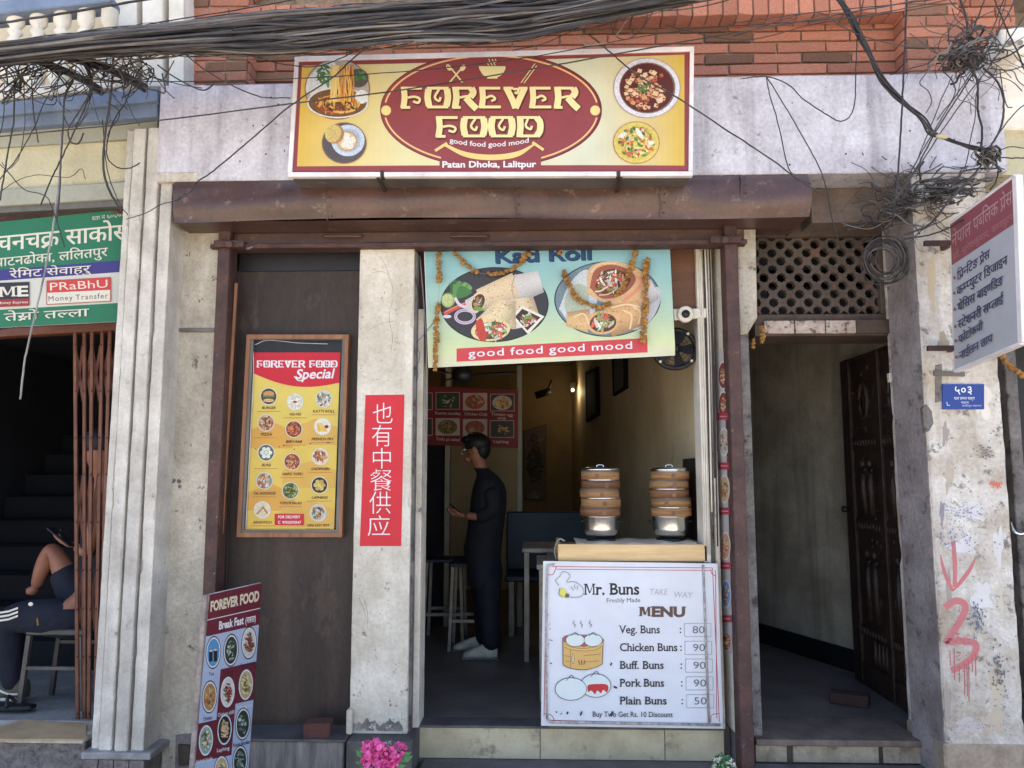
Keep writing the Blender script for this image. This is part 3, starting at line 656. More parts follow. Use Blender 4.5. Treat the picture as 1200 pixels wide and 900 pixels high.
# shop doorstep
ds = thing('doorstep', 'cream tiled doorstep with dark joints below the open shop doorway', 'doorstep', (X(670, 870, 0), 0, -.2))
e0, e1 = X(490, 870, -.0), X(849, 870, -.0); zf = 0; zl = Z(890, 670, -.01)
cuts = [490, 633, 779, 849]
for i in range(3):
    MB().box(X(cuts[i], 870, -.01) + .002, X(cuts[i + 1], 870, -.01) - .002, -.012, .05, zl, -.012).build('tile', M['ctile'], ds, bevel=.002)
MB().box(e0, e1, -.02, .12, -.011, 0).build('metal_nosing', M['slate'], ds, bevel=.003)
MB().box(e0 - .02, e1 + .0, -.006, .1, -.54, -.013).build('step_core', M['cement'], ds)
MB().box(X(484, 890, -.35), X(866, 890, -.35), -.46, -.013, -.54, zl).build('slate_step', M['slate'], kind='structure', bevel=.008)

# ---------------------------------------------------------------- shop room (setting)
RX = X(824, 600, 0) + .0; ang = math.tan(R(4.0)); DEEP = 6.3
def room_wall(name, pts, mt, kind='structure', **k): m = MB(); m.prism(pts, k.get('off', (0, .08, 0))); return m.build(name, mt, kind=kind)
HZ = 2.72
MB().box(-1.3, 1.0, .05, DEEP + .1, -.2, -.001).build('shop_floor', M['floor'], kind='structure')
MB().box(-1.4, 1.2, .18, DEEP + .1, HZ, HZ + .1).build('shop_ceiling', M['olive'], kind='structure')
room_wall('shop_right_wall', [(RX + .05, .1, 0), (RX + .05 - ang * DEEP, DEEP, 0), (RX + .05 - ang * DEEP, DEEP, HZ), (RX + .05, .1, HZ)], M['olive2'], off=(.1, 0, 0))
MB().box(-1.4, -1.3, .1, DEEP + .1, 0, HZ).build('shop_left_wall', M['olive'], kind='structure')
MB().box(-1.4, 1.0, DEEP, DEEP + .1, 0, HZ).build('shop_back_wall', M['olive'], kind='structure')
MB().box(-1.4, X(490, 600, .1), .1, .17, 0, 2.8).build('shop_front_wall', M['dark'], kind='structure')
MB().box(-1.4, 1.3, .1, .18, Z(296, 600, .1) + .06, 2.95).build('shop_head_wall', M['olive'], kind='structure')
# ================================================================ passage on the right
YT = -.17
M['dustytile'] = mat('dusty_tile', s(168, 156, 134), s(128, 114, 96), 6, .7, bump=.2, fine=.2, spots=s(96, 84, 74), ss=7, st=.58, sv=.6)
t = thing('passage_step', 'low step of cream tiles under a brown edge at the dark passage', 'step', (X(980, 870, YT), YT, -.2))
x0, x1 = X(886, 870, YT), X(1082, 870, YT)
MB().box(x0, x1, YT - .006, .2, -.03, 0).build('brown_edge', mat('worn_brown_edge', s(120, 104, 92), s(92, 78, 70), 8, .7, fine=.2), t, bevel=.006, segs=2)
for a, b in ((886, 923), (930, 1031), (1036, 1080)):
    MB().box(X(a, 880, YT) + .001, X(b, 880, YT), YT + .012, YT + .1, Z(895, 980, YT), -.031).build('tile', M['dustytile'], t, bevel=.002)
MB().box(x0, x1, YT + .02, .2, -.54, -.032).build('step_core', M['darkwood'], t)
MB().box(x0 - .02, x1 + .1, YT - .3, YT + .01, -.54, Z(896, 980, YT)).build('lower_step', M['slate'], kind='structure', bevel=.006)
MB().box(1.0, 2.6, YT + .1, 6, -.2, -.004).build('passage_floor', M['floor'], kind='structure')
PZ = 2.32
A_, B_ = (2.46, .1), (1.18, 3.3)
MB().prism([(A_[0], A_[1], 0), (B_[0], B_[1], 0), (B_[0], B_[1], PZ + .1), (A_[0], A_[1], PZ + .1)], (.1, .05, 0)).build('passage_wall', mat('grimy_plaster', s(176, 168, 152), s(138, 130, 116), 2.5, .9, bump=.4, fine=.15, streak=(s(60, 56, 52), .5)), kind='structure')
MB().prism([(A_[0] - .006, A_[1], 0), (B_[0] - .006, B_[1], 0), (B_[0] - .006, B_[1], .14), (A_[0] - .006, A_[1], .14)], (-.012, -.006, 0)).build('passage_skirting', M['black'], kind='structure')
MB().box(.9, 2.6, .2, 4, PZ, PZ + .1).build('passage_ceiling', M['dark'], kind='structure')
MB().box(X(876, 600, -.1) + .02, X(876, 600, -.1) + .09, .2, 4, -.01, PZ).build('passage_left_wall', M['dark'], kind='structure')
o = bpy.data.objects.new('brick', BR[1]); COL.objects.link(o); c = P(1000, 818, ('z', .03)); o.location = c + Vector((-.02, .0, 0)); o.scale = (.2, .1, .06); o.rotation_euler = (0, 0, -.5)
o.material_slots[0].link = 'OBJECT'; o.material_slots[0].material = mat('dusty_dark_brick', s(96, 70, 62), s(74, 54, 48), 12, .9, bump=1, fine=.3)
tag(o, 'dusty loose red brick lying inside the dark passage beside the carved door', 'brick', 'loose bricks')
o = bpy.data.objects.new('brick', BR[2]); COL.objects.link(o); a = P(373, 857, YF + .06); o.location = (a.x, YF + .06, .034); o.scale = (.128, .09, .066)
o.material_slots[0].link = 'OBJECT'; o.material_slots[0].material = mat('sooty_brick', s(128, 84, 74), s(96, 62, 56), 12, .9, bump=1, fine=.3); o.rotation_euler = (0, 0, .06)
b = o.modifiers.new('b', 'BEVEL'); b.width = .06; b.segments = 2
tag(o, 'loose weathered red brick lying on the slate capping of the plinth', 'brick', 'loose bricks')

# pierced panel over the passage
YL = .02
t = thing('pierced_panel', 'brown pierced screen with rows of star shaped holes above the passage', 'pierced screen', (X(960, 330, YL), YL, 2.3))
lx0, lx1, lz0, lz1 = X(884, 320, YL), X(1028, 320, YL), Z(369, 950, YL), Z(279, 950, YL)
m = MB(); dx = .0935 * 1.0; dx = (lx1 - lx0) / 7.05; dz = (lz1 - lz0) / 9.3
for j in range(-1, 11):
    for i in range(-1, 9):
        cx = lx0 + (i + .55) * dx + (j % 2) * dx / 2; cz = lz0 + (j + .5) * dz
        if not (lx0 - dx * .3 < cx < lx1 + dx * .3 and lz0 - dz * .4 < cz < lz1 + dz * .4): continue
        r_ = dx * .29; n = 16; st = []; dm = []
        for k in range(n):
            a = 2 * math.pi * k / n; rr = r_ * (1.0 if k % 2 == 0 else .84); st.append((cx + rr * math.cos(a), cz + rr * math.sin(a)))
            q = 1 / (abs(math.cos(a)) / (dx / 2) + abs(math.sin(a)) / dz); dm.append((cx + q * math.cos(a), cz + q * math.sin(a)))
        for k in range(n):
            a, b = st[k], st[(k + 1) % n]; c, d = dm[(k + 1) % n], dm[k]
            m.face([(a[0], YL, a[1]), (d[0], YL, d[1]), (c[0], YL, c[1]), (b[0], YL, b[1])])
            m.face([(a[0], YL, a[1]), (b[0], YL, b[1]), (b[0], YL + .035, b[1]), (a[0], YL + .035, a[1])])
m.build('screen', mat('earth_brown_screen', s(92, 80, 71), s(70, 61, 54), 6, .85, bump=.4, fine=.2, spots=s(126, 84, 66), ss=12, st=.6, sv=.6), t)
fm = mat('grey_brown_timber', s(92, 76, 66), s(70, 58, 52), 6, .8, bump=.3, fine=.2)
gx0, gx1 = X(880, 320, YL), X(1048, 320, YL)
for nm, bx in (('frame_rail', (gx0, gx1, lz1, lz1 + .1)), ('frame_rail', (gx0, gx1, lz0 - .06, lz0)), ('frame_stile', (gx0 - .02, lx0, lz0 + .001, lz1 - .001)), ('frame_stile', (lx1, gx1, lz0 + .001, lz1 - .001))):
    MB().box(bx[0], bx[1], YL - .025, YL + .05, bx[2], bx[3]).build(nm, fm, t, bevel=.004)
MB().box(gx0 - .05, gx1 + .1, YL + .18, YL + .2, lz0 - .1, lz1 + .2).build('dark_backing', M['black'], t)  # black sheet added to stand in for the shade behind the holes
MB().box(gx0, gx1 + .08, YL - .02, .3, lz1 + .101, bzb).build('wall_over_screen', M['cement'], t)
YN = -.03
t = thing('lintel', 'passage lintel faced with three flaking white painted tiles and brown timber', 'lintel', (X(960, 384, YN), YN, 2.1))
for a, b in ((895, 930), (931, 966), (967, 1002)):
    MB().box(X(a, 384, YN) + .001, X(b, 384, YN), YN - .012, YN + .01, Z(391, 950, YN), Z(376, 950, YN)).build('tile', mat('flaking_tile', s(188, 172, 160), s(150, 128, 114), 9, .7, spots=s(96, 84, 78), ss=24, st=.56, fine=.2, rand=.05), t, bevel=.002)
MB().box(X(1003, 384, YN), X(1049, 384, YN), YN - .006, YN + .03, Z(391, 950, YN), Z(375, 950, YN)).build('timber', fm, t, bevel=.003)
MB().box(gx0, gx1 + .02, YN + .011, .25, Z(393, 950, YN), lz0 - .061).build('lintel_core', fm, t)

# carved door leaf standing open
DX = 2.0
t = thing('carved_door', 'open dark wooden door carved with figures and banded panels inside the passage', 'carved door', (DX, .3, 0))
dy0, dy1 = -.04, .93; DZ = 2.0
MB().box(DX, DX + .045, dy0, dy1, 0.01, DZ).build('door_leaf', M['carved'], t, bevel=.004)
def dbox(a, b, z0, z1, p, name, tt=None): return MB().box(DX - p, DX - .0005, dy0 + a, dy0 + b, z0, z1).build(name, M['carved'], t, bevel=.004)
for a, b in ((.0, .12), (.43, .49), (.85, .97)): dbox(a, b, .012, DZ - .002, .022, 'stile')
for z0, z1 in ((.012, .14), (.30, .36), (.92, 1.0), (1.42, 1.5), (1.98, DZ - .003)):
    for a, b in ((.121, .429), (.491, .849)): dbox(a, b, z0, z1, .018, 'rail')
for pa, pb in ((.13, .42), (.5, .84)):
    mid = (pa + pb) / 2
    m = MB()
    for z0, z1, k in ((1.0, 1.42, 0), (.37, .92, 1)):
        for q in (-.05, .05):                    # standing figures in relief
            y = dy0 + mid + q; h = (z1 - z0) * .8; zz = z0 + .03
            m.tube([(DX - .004, y, zz), (DX - .006, y + .008, zz + h * .5), (DX - .006, y, zz + h * .8)], [.018, .026, .014], 8); m.ball((DX - .01, y, zz + h * .9), .02, .02, .026, 8, 6)
            m.tube([(DX - .01, y, zz + h * .72), (DX - .012, y + .04, zz + h * .5)], .009, 6); m.tube([(DX - .01, y, zz + h * .72), (DX - .012, y - .04, zz + h * .82)], .008, 6)
    for q in (0,):                               # looped medallion above, balusters below
        y = dy0 + mid; m.tube([(DX - .008, y + .055 * math.cos(a), 1.72 + .11 * math.sin(a)) for a in [6.283 * i / 20 for i in range(21)]], .014, 6)
        m.ball((DX - .004, y, 1.72), .012, .03, .05); m.tube([(DX - .008, y + .05 * math.sin(i), 1.55 + i * .01) for i in range(6)], .008, 5)
    for i in range(4): m.tube([(DX - .004, dy0 + pa + .03 + i * .05, z) for z in (.15, .2, .26, .295)], [.01, .018, .012, .009], 7)
    for i in range(9):
        for zc in (.33, .96, 1.46): m.ball((DX - .02, dy0 + pa + .012 + i * (pb - pa - .02) / 8, zc), .008, .01, .02, 6, 4)
    for i in range(40): m.ball((DX - .003, dy0 + rnd.uniform(pa, pb), rnd.uniform(.4, 1.95)), .006, rnd.uniform(.008, .02), rnd.uniform(.01, .03), 6, 4)
    m.build('carving', M['carved'], t)
m = MB()
for i in range(60): m.ball((DX - .022, dy0 + .06, .05 + i * .033), .006, .016, .012, 6, 4)
m.build('bead_moulding', M['carved'], t)
MB().tube([(DX - .02, dy1 - .03, 1.05), (DX - .06, dy1 - .03, 1.05)], .02, 8).build('door_knob', M['black'], t)
MB().box(DX + .045, 2.25, -.06, .05, 0, 2.2).build('door_jamb_post', M['darkwood'], kind='structure')

# right pillar
YQ = -.36
t = thing('street_pillar', 'peeling white pillar with red graffiti and a blue number plate at the passage', 'pillar', (X(1140, 700, YQ), YQ, -.54))
qx0, qx1 = X(1092, 600, YQ), X(1183, 600, YQ)
MB().rough(qx0, qx1, YQ, .0, -.54, bzb - .01, amp=.006, big=.12).build('pillar_face', M['pillar'], t)
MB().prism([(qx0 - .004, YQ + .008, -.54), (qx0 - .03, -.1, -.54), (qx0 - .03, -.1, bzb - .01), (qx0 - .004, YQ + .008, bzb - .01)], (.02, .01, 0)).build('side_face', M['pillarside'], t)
MB().box(qx0 - .012, qx1 + .012, YQ - .008, .0, -.54, Z(871, 1140, YQ)).build('base_render', mat('ochre_stained_plaster', s(168, 150, 130), s(132, 116, 102), 7, .9, bump=.5, fine=.2), t, bevel=.01)
m = MB(); pp([(1081, 478), (1086, 474), (1092, 482), (1094, 496), (1089, 505), (1084, 507)], YQ - .004, YQ + .02, m); pp([(1096, 428), (1104, 426), (1103, 470), (1096, 472)], YQ - .002, YQ + .02, m); m.build('bare_patch', M['cement'], t)
c = Canvas(YQ); r8 = random.Random(4); _e = c.ell
def on_face(x, y, *a, **k):                      # keep specks of paint on the pillar
    if qx0 + .02 < P(x, y, YQ).x < qx1 - .03: _e(x, y, *a, **k)
c.ell = on_face
for x, y, rx, ry, cl in ((1108, 508, 4, 12, s(150, 140, 130)), (1112, 560, 5, 16, s(176, 164, 146)), (1104, 600, 2.5, 14, s(140, 132, 124)), (1150, 530, 12, 5, s(180, 170, 154)), (1172, 700, 4, 16, s(198, 188, 172)), (1168, 806, 9, 24, s(192, 180, 160)), (1166, 846, 13, 16, s(186, 172, 152)), (1112, 690, 3, 22, s(150, 142, 134)), (1110, 820, 4, 20, s(156, 146, 136)), (1140, 600, 14, 10, s(206, 202, 198)), (1130, 640, 16, 9, s(204, 200, 200)), (1150, 700, 12, 16, s(208, 204, 202)), (1092, 330, 5, 30, s(188, 170, 142)), (1150, 470, 12, 18, s(216, 208, 196)), (1105, 400, 6, 10, s(160, 146, 126)), (1170, 640, 6, 20, s(206, 202, 200)), (1136, 850, 18, 8, s(190, 182, 176))): c.blob(x, y, rx, ry, cl, r8)
red = s(184, 108, 110); rd = s(172, 88, 92)
c.stroke(spl2([(1102, 650), (1106, 668), (1115, 690), (1118, 690)]), 4.5, red, True); c.stroke([(1117, 634), (1119, 660), (1119, 688)], 5, red); c.stroke(spl2([(1143, 654), (1136, 668), (1124, 684), (1117, 692)]), 5, red, True)
c.stroke(spl2([(1107, 712), (1120, 704), (1131, 710), (1126, 726), (1112, 748), (1110, 752), (1128, 751), (1143, 755), (1141, 768), (1130, 778), (1115, 786)], 6), 8, red)
for x, y0, y1 in ((1113, 762, 780), (1118, 760, 797), (1124, 780, 800), (1130, 776, 814), (1133, 778, 816), (1135, 774, 822), (1143, 766, 792), (1139, 768, 788)): c.stroke([(x, y0), (x + .6, y1)], 1.1, rd)
for i in range(90):
    x, y = rnd.gauss(1125, 11), rnd.gauss(760, 18); c.ell(x, y, rnd.uniform(.3, .9), None, rd, 6)
for i in range(130): x, y = rnd.gauss(1125, 18), rnd.gauss(600, 6); c.ell(min(max(x, 1102), 1170), y, rnd.uniform(.5, 1.4), rnd.uniform(.4, .8), s(126, 134, 172), 5)
for i in range(70): x, y = rnd.gauss(1118, 12), rnd.gauss(630, 9); c.ell(max(x, 1102), y, rnd.uniform(.4, 1.1), rnd.uniform(.4, 1.4), s(110, 120, 168), 5)
for i in range(60): c.ell(rnd.gauss(1168, 5), rnd.gauss(567, 2.5), rnd.uniform(.5, 1.6), .8, s(214, 110, 80), 5)
for i in range(80): c.ell(rnd.gauss(1145, 5), rnd.gauss(725, 9), rnd.uniform(.4, 1.2), rnd.uniform(.6, 2.2), s(96, 100, 120), 5)
for i in range(80): c.ell(rnd.gauss(1168, 4), rnd.gauss(785, 14), rnd.uniform(.4, 1.6), rnd.uniform(.6, 2.0), s(104, 96, 96), 5)
for i in range(50): c.ell(rnd.gauss(1140, 16), rnd.gauss(850, 4), rnd.uniform(.4, .9), .7, s(186, 110, 110), 5)
for i in range(200): c.ell(rnd.uniform(1104, 1186), rnd.uniform(480, 860), rnd.uniform(.3, 1.6), rnd.uniform(.3, 1.2), s(140, 130, 122), 6)
for i in range(40): c.ell(rnd.gauss(1152, 7), rnd.gauss(529, 5), rnd.uniform(.6, 2.5), rnd.uniform(.4, 1.2), s(120, 112, 104), 6)
c.adj = (1, 0); c.done('graffiti', t)
c = Canvas(YQ - .012); c.rect(1105.5, 450.5, 1153, 479, s(40, 74, 150)); c.rect(1106.5, 451.5, 1152, 478, s(38, 66, 146))
c.text('५०३', (1118, 461.5), (1140, 461.5), 8.5, WHITE, .01, ref='५'); c.text('यल लगन मार्ग', (1118, 468.5), (1142, 468.5), 3, WHITE, ref='क'); c.text('पाटन', (1126, 473), (1135, 473), 2.2, WHITE, ref='क'); c.stroke([(1109.5, 471), (1110, 475), (1113, 475)], .7, WHITE)
c.text('ललितपुर महानगर', (1127, 476.5), (1150, 476.5), 1.8, s(190, 200, 230), ref='क')
n_ = thing('number_plate', 'small blue enamel house number plate fixed high on the white pillar', 'number plate', (X(1129, 465, YQ), YQ, 1.7))
pp([(1105, 450), (1153.5, 450), (1153.5, 479.6), (1105, 479.6)], YQ - .012, YQ - .001).build('plate', mat('blue_enamel', s(38, 66, 146), rough=.35), n_, bevel=.001); c.done('lettering', n_)
pp([(1095, 435), (1130, 437), (1130, 442), (1095, 441)], YQ - .012, YQ - .001); 
tag(pp([(1095, 434), (1131, 436), (1131, 441), (1095, 440)], YQ - .012, YQ - .001).build('rusty_strap', M['galv']), 'short rusty metal strap screwed above the blue number plate', 'metal strap')

# projecting sign
SX = 1.985
t = thing('projecting_sign', 'projecting metal sign with red header and blue Nepali lettering above the right pillar', 'sign', (SX, YQ, 2.2))
pl_ = ('x', SX)
cn = [P(1113, 262, pl_), P(1189, 206, pl_), P(1196, 402, pl_), P(1118, 435, pl_)]
MB().prism(cn, (.03, 0, 0)).build('sign_panel', mat('weathered_white_sheet', s(196, 196, 200), s(170, 170, 176), 5, .5, fine=.06), t)
m = MB()
for i in range(4): a, b = cn[i], cn[(i + 1) % 4]; m.beam(a + Vector((.012, 0, 0)), b + Vector((.012, 0, 0)), .03 if i == 1 else .014, .03)
m.build('sign_frame', M['alu'], t, bevel=.002)
c = Canvas(pl_, (-1, 0, 0)); c.poly([(1113.6, 263), (1188, 208), (1190.5, 261), (1115.5, 311)], s(168, 72, 84)); c.poly([(1115.5, 311), (1190.5, 261), (1195, 401), (1118.6, 434)], s(190, 192, 200))
U = (0, -1)
c.text('नेपाल पब~िलक प^ेस', (1115.5, 291), (1186, 238), 15, s(206, 150, 156), .0, up=U, ref='क')
c.text('प^ो. सुरेशकुमार, कम~प~युटर', (1117, 305), (1187, 257), 7, s(196, 120, 130), .0, up=U, ref='क')
blue = s(72, 70, 122)
rows = [('िप^न~िटङ प^ेस', 1121, 330, 1160, 303, 12), ('कम~प~युटर िडजाइन', 1121, 348, 1181, 310, 12), ('थेिसस बाइण~िडङ', 1122, 367, 1176, 334, 12), ('स~टेशनरी सप~लाई', 1123, 387, 1177, 356, 12), ('फोटोकपी', 1124, 404, 1153, 387, 11), ('नाईलन छाप', 1125, 423, 1165, 401, 11)]
for tx, x0_, y0_, x1_, y1_, h in rows:
    c.ell(x0_ - 2.2, y0_ - 4.5, 1.5, 2, s(178, 84, 84), 12); c.text(tx, (x0_ + 1, y0_ - 1), (x1_, y1_ - 1), h * .8, blue, 0, fat=.25, up=U, ref='क')
c.adj = (.76, .28); c.done('lettering', t)
tag(pp([(1042, 437), (1050, 436), (1051, 447), (1043, 448)], -.08, -.05).build('door_bell', M['plaster'], bevel=.003), 'small cream bell push box on the passage door post', 'bell push')
m = MB()
for px, py in ((1113, 285), (1117, 408)):
    b = P(px, py, pl_); m.box(b.x - .12, b.x + .01, YQ - .02 if False else b.y - .01, b.y + .01, b.z - .012, b.z + .012); m.box(b.x - .0, b.x + .02, b.y, YQ + .02, b.z - .012, b.z + .012)
m.build('wall_bracket', M['rail'], t)

# far right: neighbour's bay
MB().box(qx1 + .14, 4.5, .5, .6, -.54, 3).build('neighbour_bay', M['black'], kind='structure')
MB().box(qx1 + .002, 4.5, -.05, .5, -.54, -.02).build('neighbour_floor', M['slate'], kind='structure')
MB().box(bx1 + .004, 4.5, -.3, .5, Z(205, 1190, -.3), Z(152, 1190, -.3)).build('neighbour_band', M['cream'], kind='structure')
MB().box(bx1 + .004, 4.5, -.34, .5, Z(152, 1190, -.34) + .002, Z(48, 1190, -.34)).build('neighbour_beam', M['white'], kind='structure', bevel=.01)
MB().box(bx1 + .1, 4.5, .0, .5, 2.1, Z(205, 1190, -.3) - .002).build('neighbour_lintel', M['cement'], kind='structure')
tag(MB().box(X(1190, 600, -.1), X(1190, 600, -.1) + .06, -.1, .0, -.02, 2.1).build('door_frame', M['cement'], bevel=.004), 'dark grey door frame beyond the graffiti pillar at the frame edge', 'door frame')
tag(MB().tube(spl([P(1184, 612, -.1), P(1188, 622, -.14), P(1196, 626, -.15), P(1206, 622, -.14)]), .008, 8).build('grab_handle', M['steel']), 'curved steel pull handle in the dark bay beyond the pillar', 'handle')

# ================================================================ left building
k9 = R(8.5)
LP0 = P(185, 140, YB + .01); NL = Vector((math.sin(k9), -math.cos(k9), 0)); DL = Vector((-math.cos(k9), math.sin(k9), 0))
def LPL(back=0): return (LP0 - NL * back, NL)
def lslab(poly, f, b, mb=None):                  # slab on the slightly turned left building, f/b metres behind its front plane
    mb = mb or MB(); mb.prism([P(x, y, LPL(f)) for x, y in poly], -NL * (b - f)); return mb
lb = thing('neighbour_building', 'cream upper wall of the left building with blue ledge above the green sign', 'building', (LP0.x, LP0.y, 2.2))
lslab([(-80, 127), (184.5, 103), (184.5, 118), (-80, 143)], 0, .4).build('blue_ledge', M['blue'], lb, bevel=.004)
lslab([(-80, 143.5), (184.5, 118.5), (184.5, 136), (-80, 157)], .03, .4).build('blue_ledge', M['blue'], lb, bevel=.004)
lslab([(-80, 157.5), (184.5, 136.5), (184.5, 160), (-80, 178)], .08, .4).build('upper_band', M['creamg'], lb, bevel=.003)
lslab([(-80, 178.5), (153, 165), (152, 212), (-80, 230)], .10, .4).build('cream_band', M['cream'], lb)
lslab([(-80, 226.5), (152, 212.5), (150, 232), (-80, 246)], .07, .4).build('lower_band', M['creamg'], lb, bevel=.003)
lslab([(-80, 246), (150, 232.3), (149, 241), (-80, 254)], .09, .4).build('dark_band', M['galv'], lb)
lslab([(-80, 256), (150, 243), (148, 250), (-80, 268)], .14, .3).build('sign_board_edge', M['rail'], lb)
# balcony
bl = thing('balcony', 'white balcony with turned balusters and blue handrail above the cable bundle', 'balcony', (LP0.x - .5, LP0.y, 2.9))
lslab([(-80, 4), (130, -8), (130, 1), (-80, 25)], .05, .18).build('handrail', M['blue'], bl, bevel=.006)
lslab([(-80, 107), (135, 95), (135, 102), (-80, 126.5)], .03, .4).build('base_rail', M['white'], bl, bevel=.004)
prof = [(.028, 0), (.036, .01), (.03, .03), (.05, .07), (.055, .11), (.04, .15), (.02, .19), (.018, .22), (.034, .235), (.02, .25), (.036, .27), (.022, .29), (.04, .31), (.024, .33), (.042, .35), (.045, .36), (.045, .42)]
for i, px in enumerate((-20, 12, 39, 67, 95, 123)):
    a = P(px, 112, LPL(.12)); b = P(px, 12, LPL(.12)); h = b.z - a.z
    MB().lathe((a.x, a.y, a.z), [(r_ * .95, q * h / .42) for r_, q in prof], 16).build('baluster', M['white'], bl)
lslab([(-80, -30), (135, -30), (135, 120), (-80, 120)], .55, .6).build('balcony_wall', mat('ivory_wall', s(214, 196, 166), s(196, 178, 146), 3, .8), bl)
wp = thing('white_pilaster', 'white moulded pilaster between the balcony and the brick wall', 'pilaster', (X(175, 60, -.1), -.1, 3))
for a, b, y in ((131, 160, -.1), (160.5, 166, -.02), (166.5, 190, -.12), (190.5, 197, -.04), (197.5, 215, -.1), (215.5, 219, -.06)):
    pp([(a, -15), (b, -15), (b, 101), (a, 101)], y, .3).build('moulding', M['white'], wp, bevel=.004)
# lower-left shopfront
gy = .03
g = thing('collapsible_gate', 'folded red brown collapsible steel gate at the left shop entrance', 'gate', (X(110, 845, gy), gy, 0))
for i, (xt, xb) in enumerate(((88, 91), (97.5, 97.5), (108, 104), (118.5, 110), (129, 116), (137, 121))):
    a, b = P(xt, 388, gy), P(xb, 846, gy); m = MB(); m.beam((a.x, gy + .012 * (i % 2), a.z), (b.x, gy + .012 * (i % 2), b.z), .019, .012); m.build('gate_upright', M['grille'], g, bevel=.002)
    m = MB()
    for py in (404, 458, 513, 556, 612, 668, 714, 770, 836):
        tt = (py - 388) / 458; q = P(xt + (xb - xt) * tt, py, gy - .008); m.ball(q, .005, .004, .005, 6, 4)
    m.build('rivet', M['darkwood'], g, kind='stuff')
xt0, xb0 = 88, 91
for i in range(5):
    ps = [(88, 91), (97.5, 97.5), (108, 104), (118.5, 110), (129, 116), (137, 121)]
    for y0, y1 in ((404, 470), (470, 404), (556, 630), (630, 556), (668, 740), (740, 668)):
        t0, t1 = (y0 - 388) / 458, (y1 - 388) / 458
        xa = ps[i][0] + (ps[i][1] - ps[i][0]) * t0; xb_ = ps[i + 1][0] + (ps[i + 1][1] - ps[i + 1][0]) * t1
        m = MB(); m.beam(P(xa, y0, gy + .025), P(xb_, y1, gy + .025), .016, .004); m.build('scissor_bar', M['grille'], g)
m = MB(); pp([(-60, 388), (150, 377), (150, 386), (-60, 398)], gy - .02, gy + .05, m); m.build('head_track', M['grille'], g, bevel=.003)
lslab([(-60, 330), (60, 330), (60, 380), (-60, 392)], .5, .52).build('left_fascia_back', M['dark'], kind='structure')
MB().box(-4.5, -1.75, -.1, 3.5, -.02, -.002).build('left_shop_floor', M['pave'], kind='structure')
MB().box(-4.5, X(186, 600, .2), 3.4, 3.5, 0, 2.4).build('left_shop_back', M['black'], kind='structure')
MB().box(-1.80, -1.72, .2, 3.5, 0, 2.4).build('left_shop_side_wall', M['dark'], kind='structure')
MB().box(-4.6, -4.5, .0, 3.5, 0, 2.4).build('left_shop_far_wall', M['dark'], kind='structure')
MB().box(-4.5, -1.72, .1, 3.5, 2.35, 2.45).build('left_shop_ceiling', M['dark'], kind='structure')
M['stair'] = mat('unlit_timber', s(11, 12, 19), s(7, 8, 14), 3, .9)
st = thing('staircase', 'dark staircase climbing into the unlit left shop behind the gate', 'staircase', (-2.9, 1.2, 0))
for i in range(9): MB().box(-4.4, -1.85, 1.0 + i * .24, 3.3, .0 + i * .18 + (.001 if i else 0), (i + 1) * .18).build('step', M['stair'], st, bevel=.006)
yst = -.24
t = thing('entrance_step', 'speckled granite entrance step with worn white edge at the left shop', 'step', (-2.2, yst, -.2))
MB().box(-4.5, X(99, 880, yst), yst, .0, -.54, -.03).build('riser', M['granite'], t, bevel=.005)
MB().box(-4.5, X(99, 880, yst), yst - .015, .0, -.029, -.0).build('nosing', M['pillar'], t, bevel=.004)
# long beam zone over the left shop's opening
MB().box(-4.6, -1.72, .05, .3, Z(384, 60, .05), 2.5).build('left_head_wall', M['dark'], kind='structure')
# ================================================================ main signboard
YG = -.57
t = thing('shop_signboard', 'large framed maroon and yellow food shop signboard on the concrete beam', 'signboard', (X(576, 140, YG), YG, 2.85))
q = [(345, 66), (813.5, 54), (812, 206), (337, 207)]
pp([(347, 68), (811.5, 56), (810, 204), (339, 205)], YG + .006, YB - .003).build('sign_box', M['galv'], t)
for a, b in (((345, 66), (813.5, 54)), ((337, 207), (812, 206)), ((345, 66), (337, 207)), ((813.5, 54), (812, 206))):
    w_ = 5.5
    if abs(a[1] - b[1]) < 30: sg = 1 if a[1] < 100 else -1; poly = [a, b, (b[0], b[1] + sg * w_), (a[0], a[1] + sg * w_)]
    else: sg = 1 if a[0] < 500 else -1; poly = [(a[0], a[1] + w_ + .2), (a[0] + sg * w_ * .9, a[1] + w_ + .2), (b[0] + sg * w_ * .9, b[1] - w_ - .2), (b[0], b[1] - w_ - .2)]
    pp(poly, YG - .010, YG + .02).build('frame', M['alu'], t, bevel=.002)
for px in (448, 725): pp([(px - 2.5, 200), (px + 2, 200), (px + 2, 207), (px - 2.5, 207)], YG - .012, YG + .03).build('clamp', M['darkwood'], t, bevel=.001); MB().box(X(px, 215, YG + .1) - .008, X(px, 215, YG + .1) + .008, YG, YB - .01, P(px, 207, YG).z - .012, P(px, 207, YG).z - .001).build('clamp_strap', M['darkwood'], t)
c = Canvas(YG)
mar, yel, pale = s(146, 66, 70), s(224, 190, 76), s(226, 222, 186)
c.poly([(350, 71), (808.5, 59.5), (807, 200), (342, 201)], mar)
c.grad([(354, 77), (470, 74.5), (470, 194), (348, 195)], s(218, 180, 72), s(224, 214, 160), 16, False)
c.grad([(470, 74.5), (690, 68), (690, 193.5), (470, 194)], s(224, 214, 160), s(216, 216, 190), 8, False)
c.grad([(690, 68), (802, 64), (802, 194), (690, 193.5)], s(216, 216, 190), s(214, 178, 64), 16, False)
cx, cy, rx, ry = 575.5, 129, 130, 68
c.poly([(515, 63.5), (640, 60), (640, 72), (515, 75)], mar)
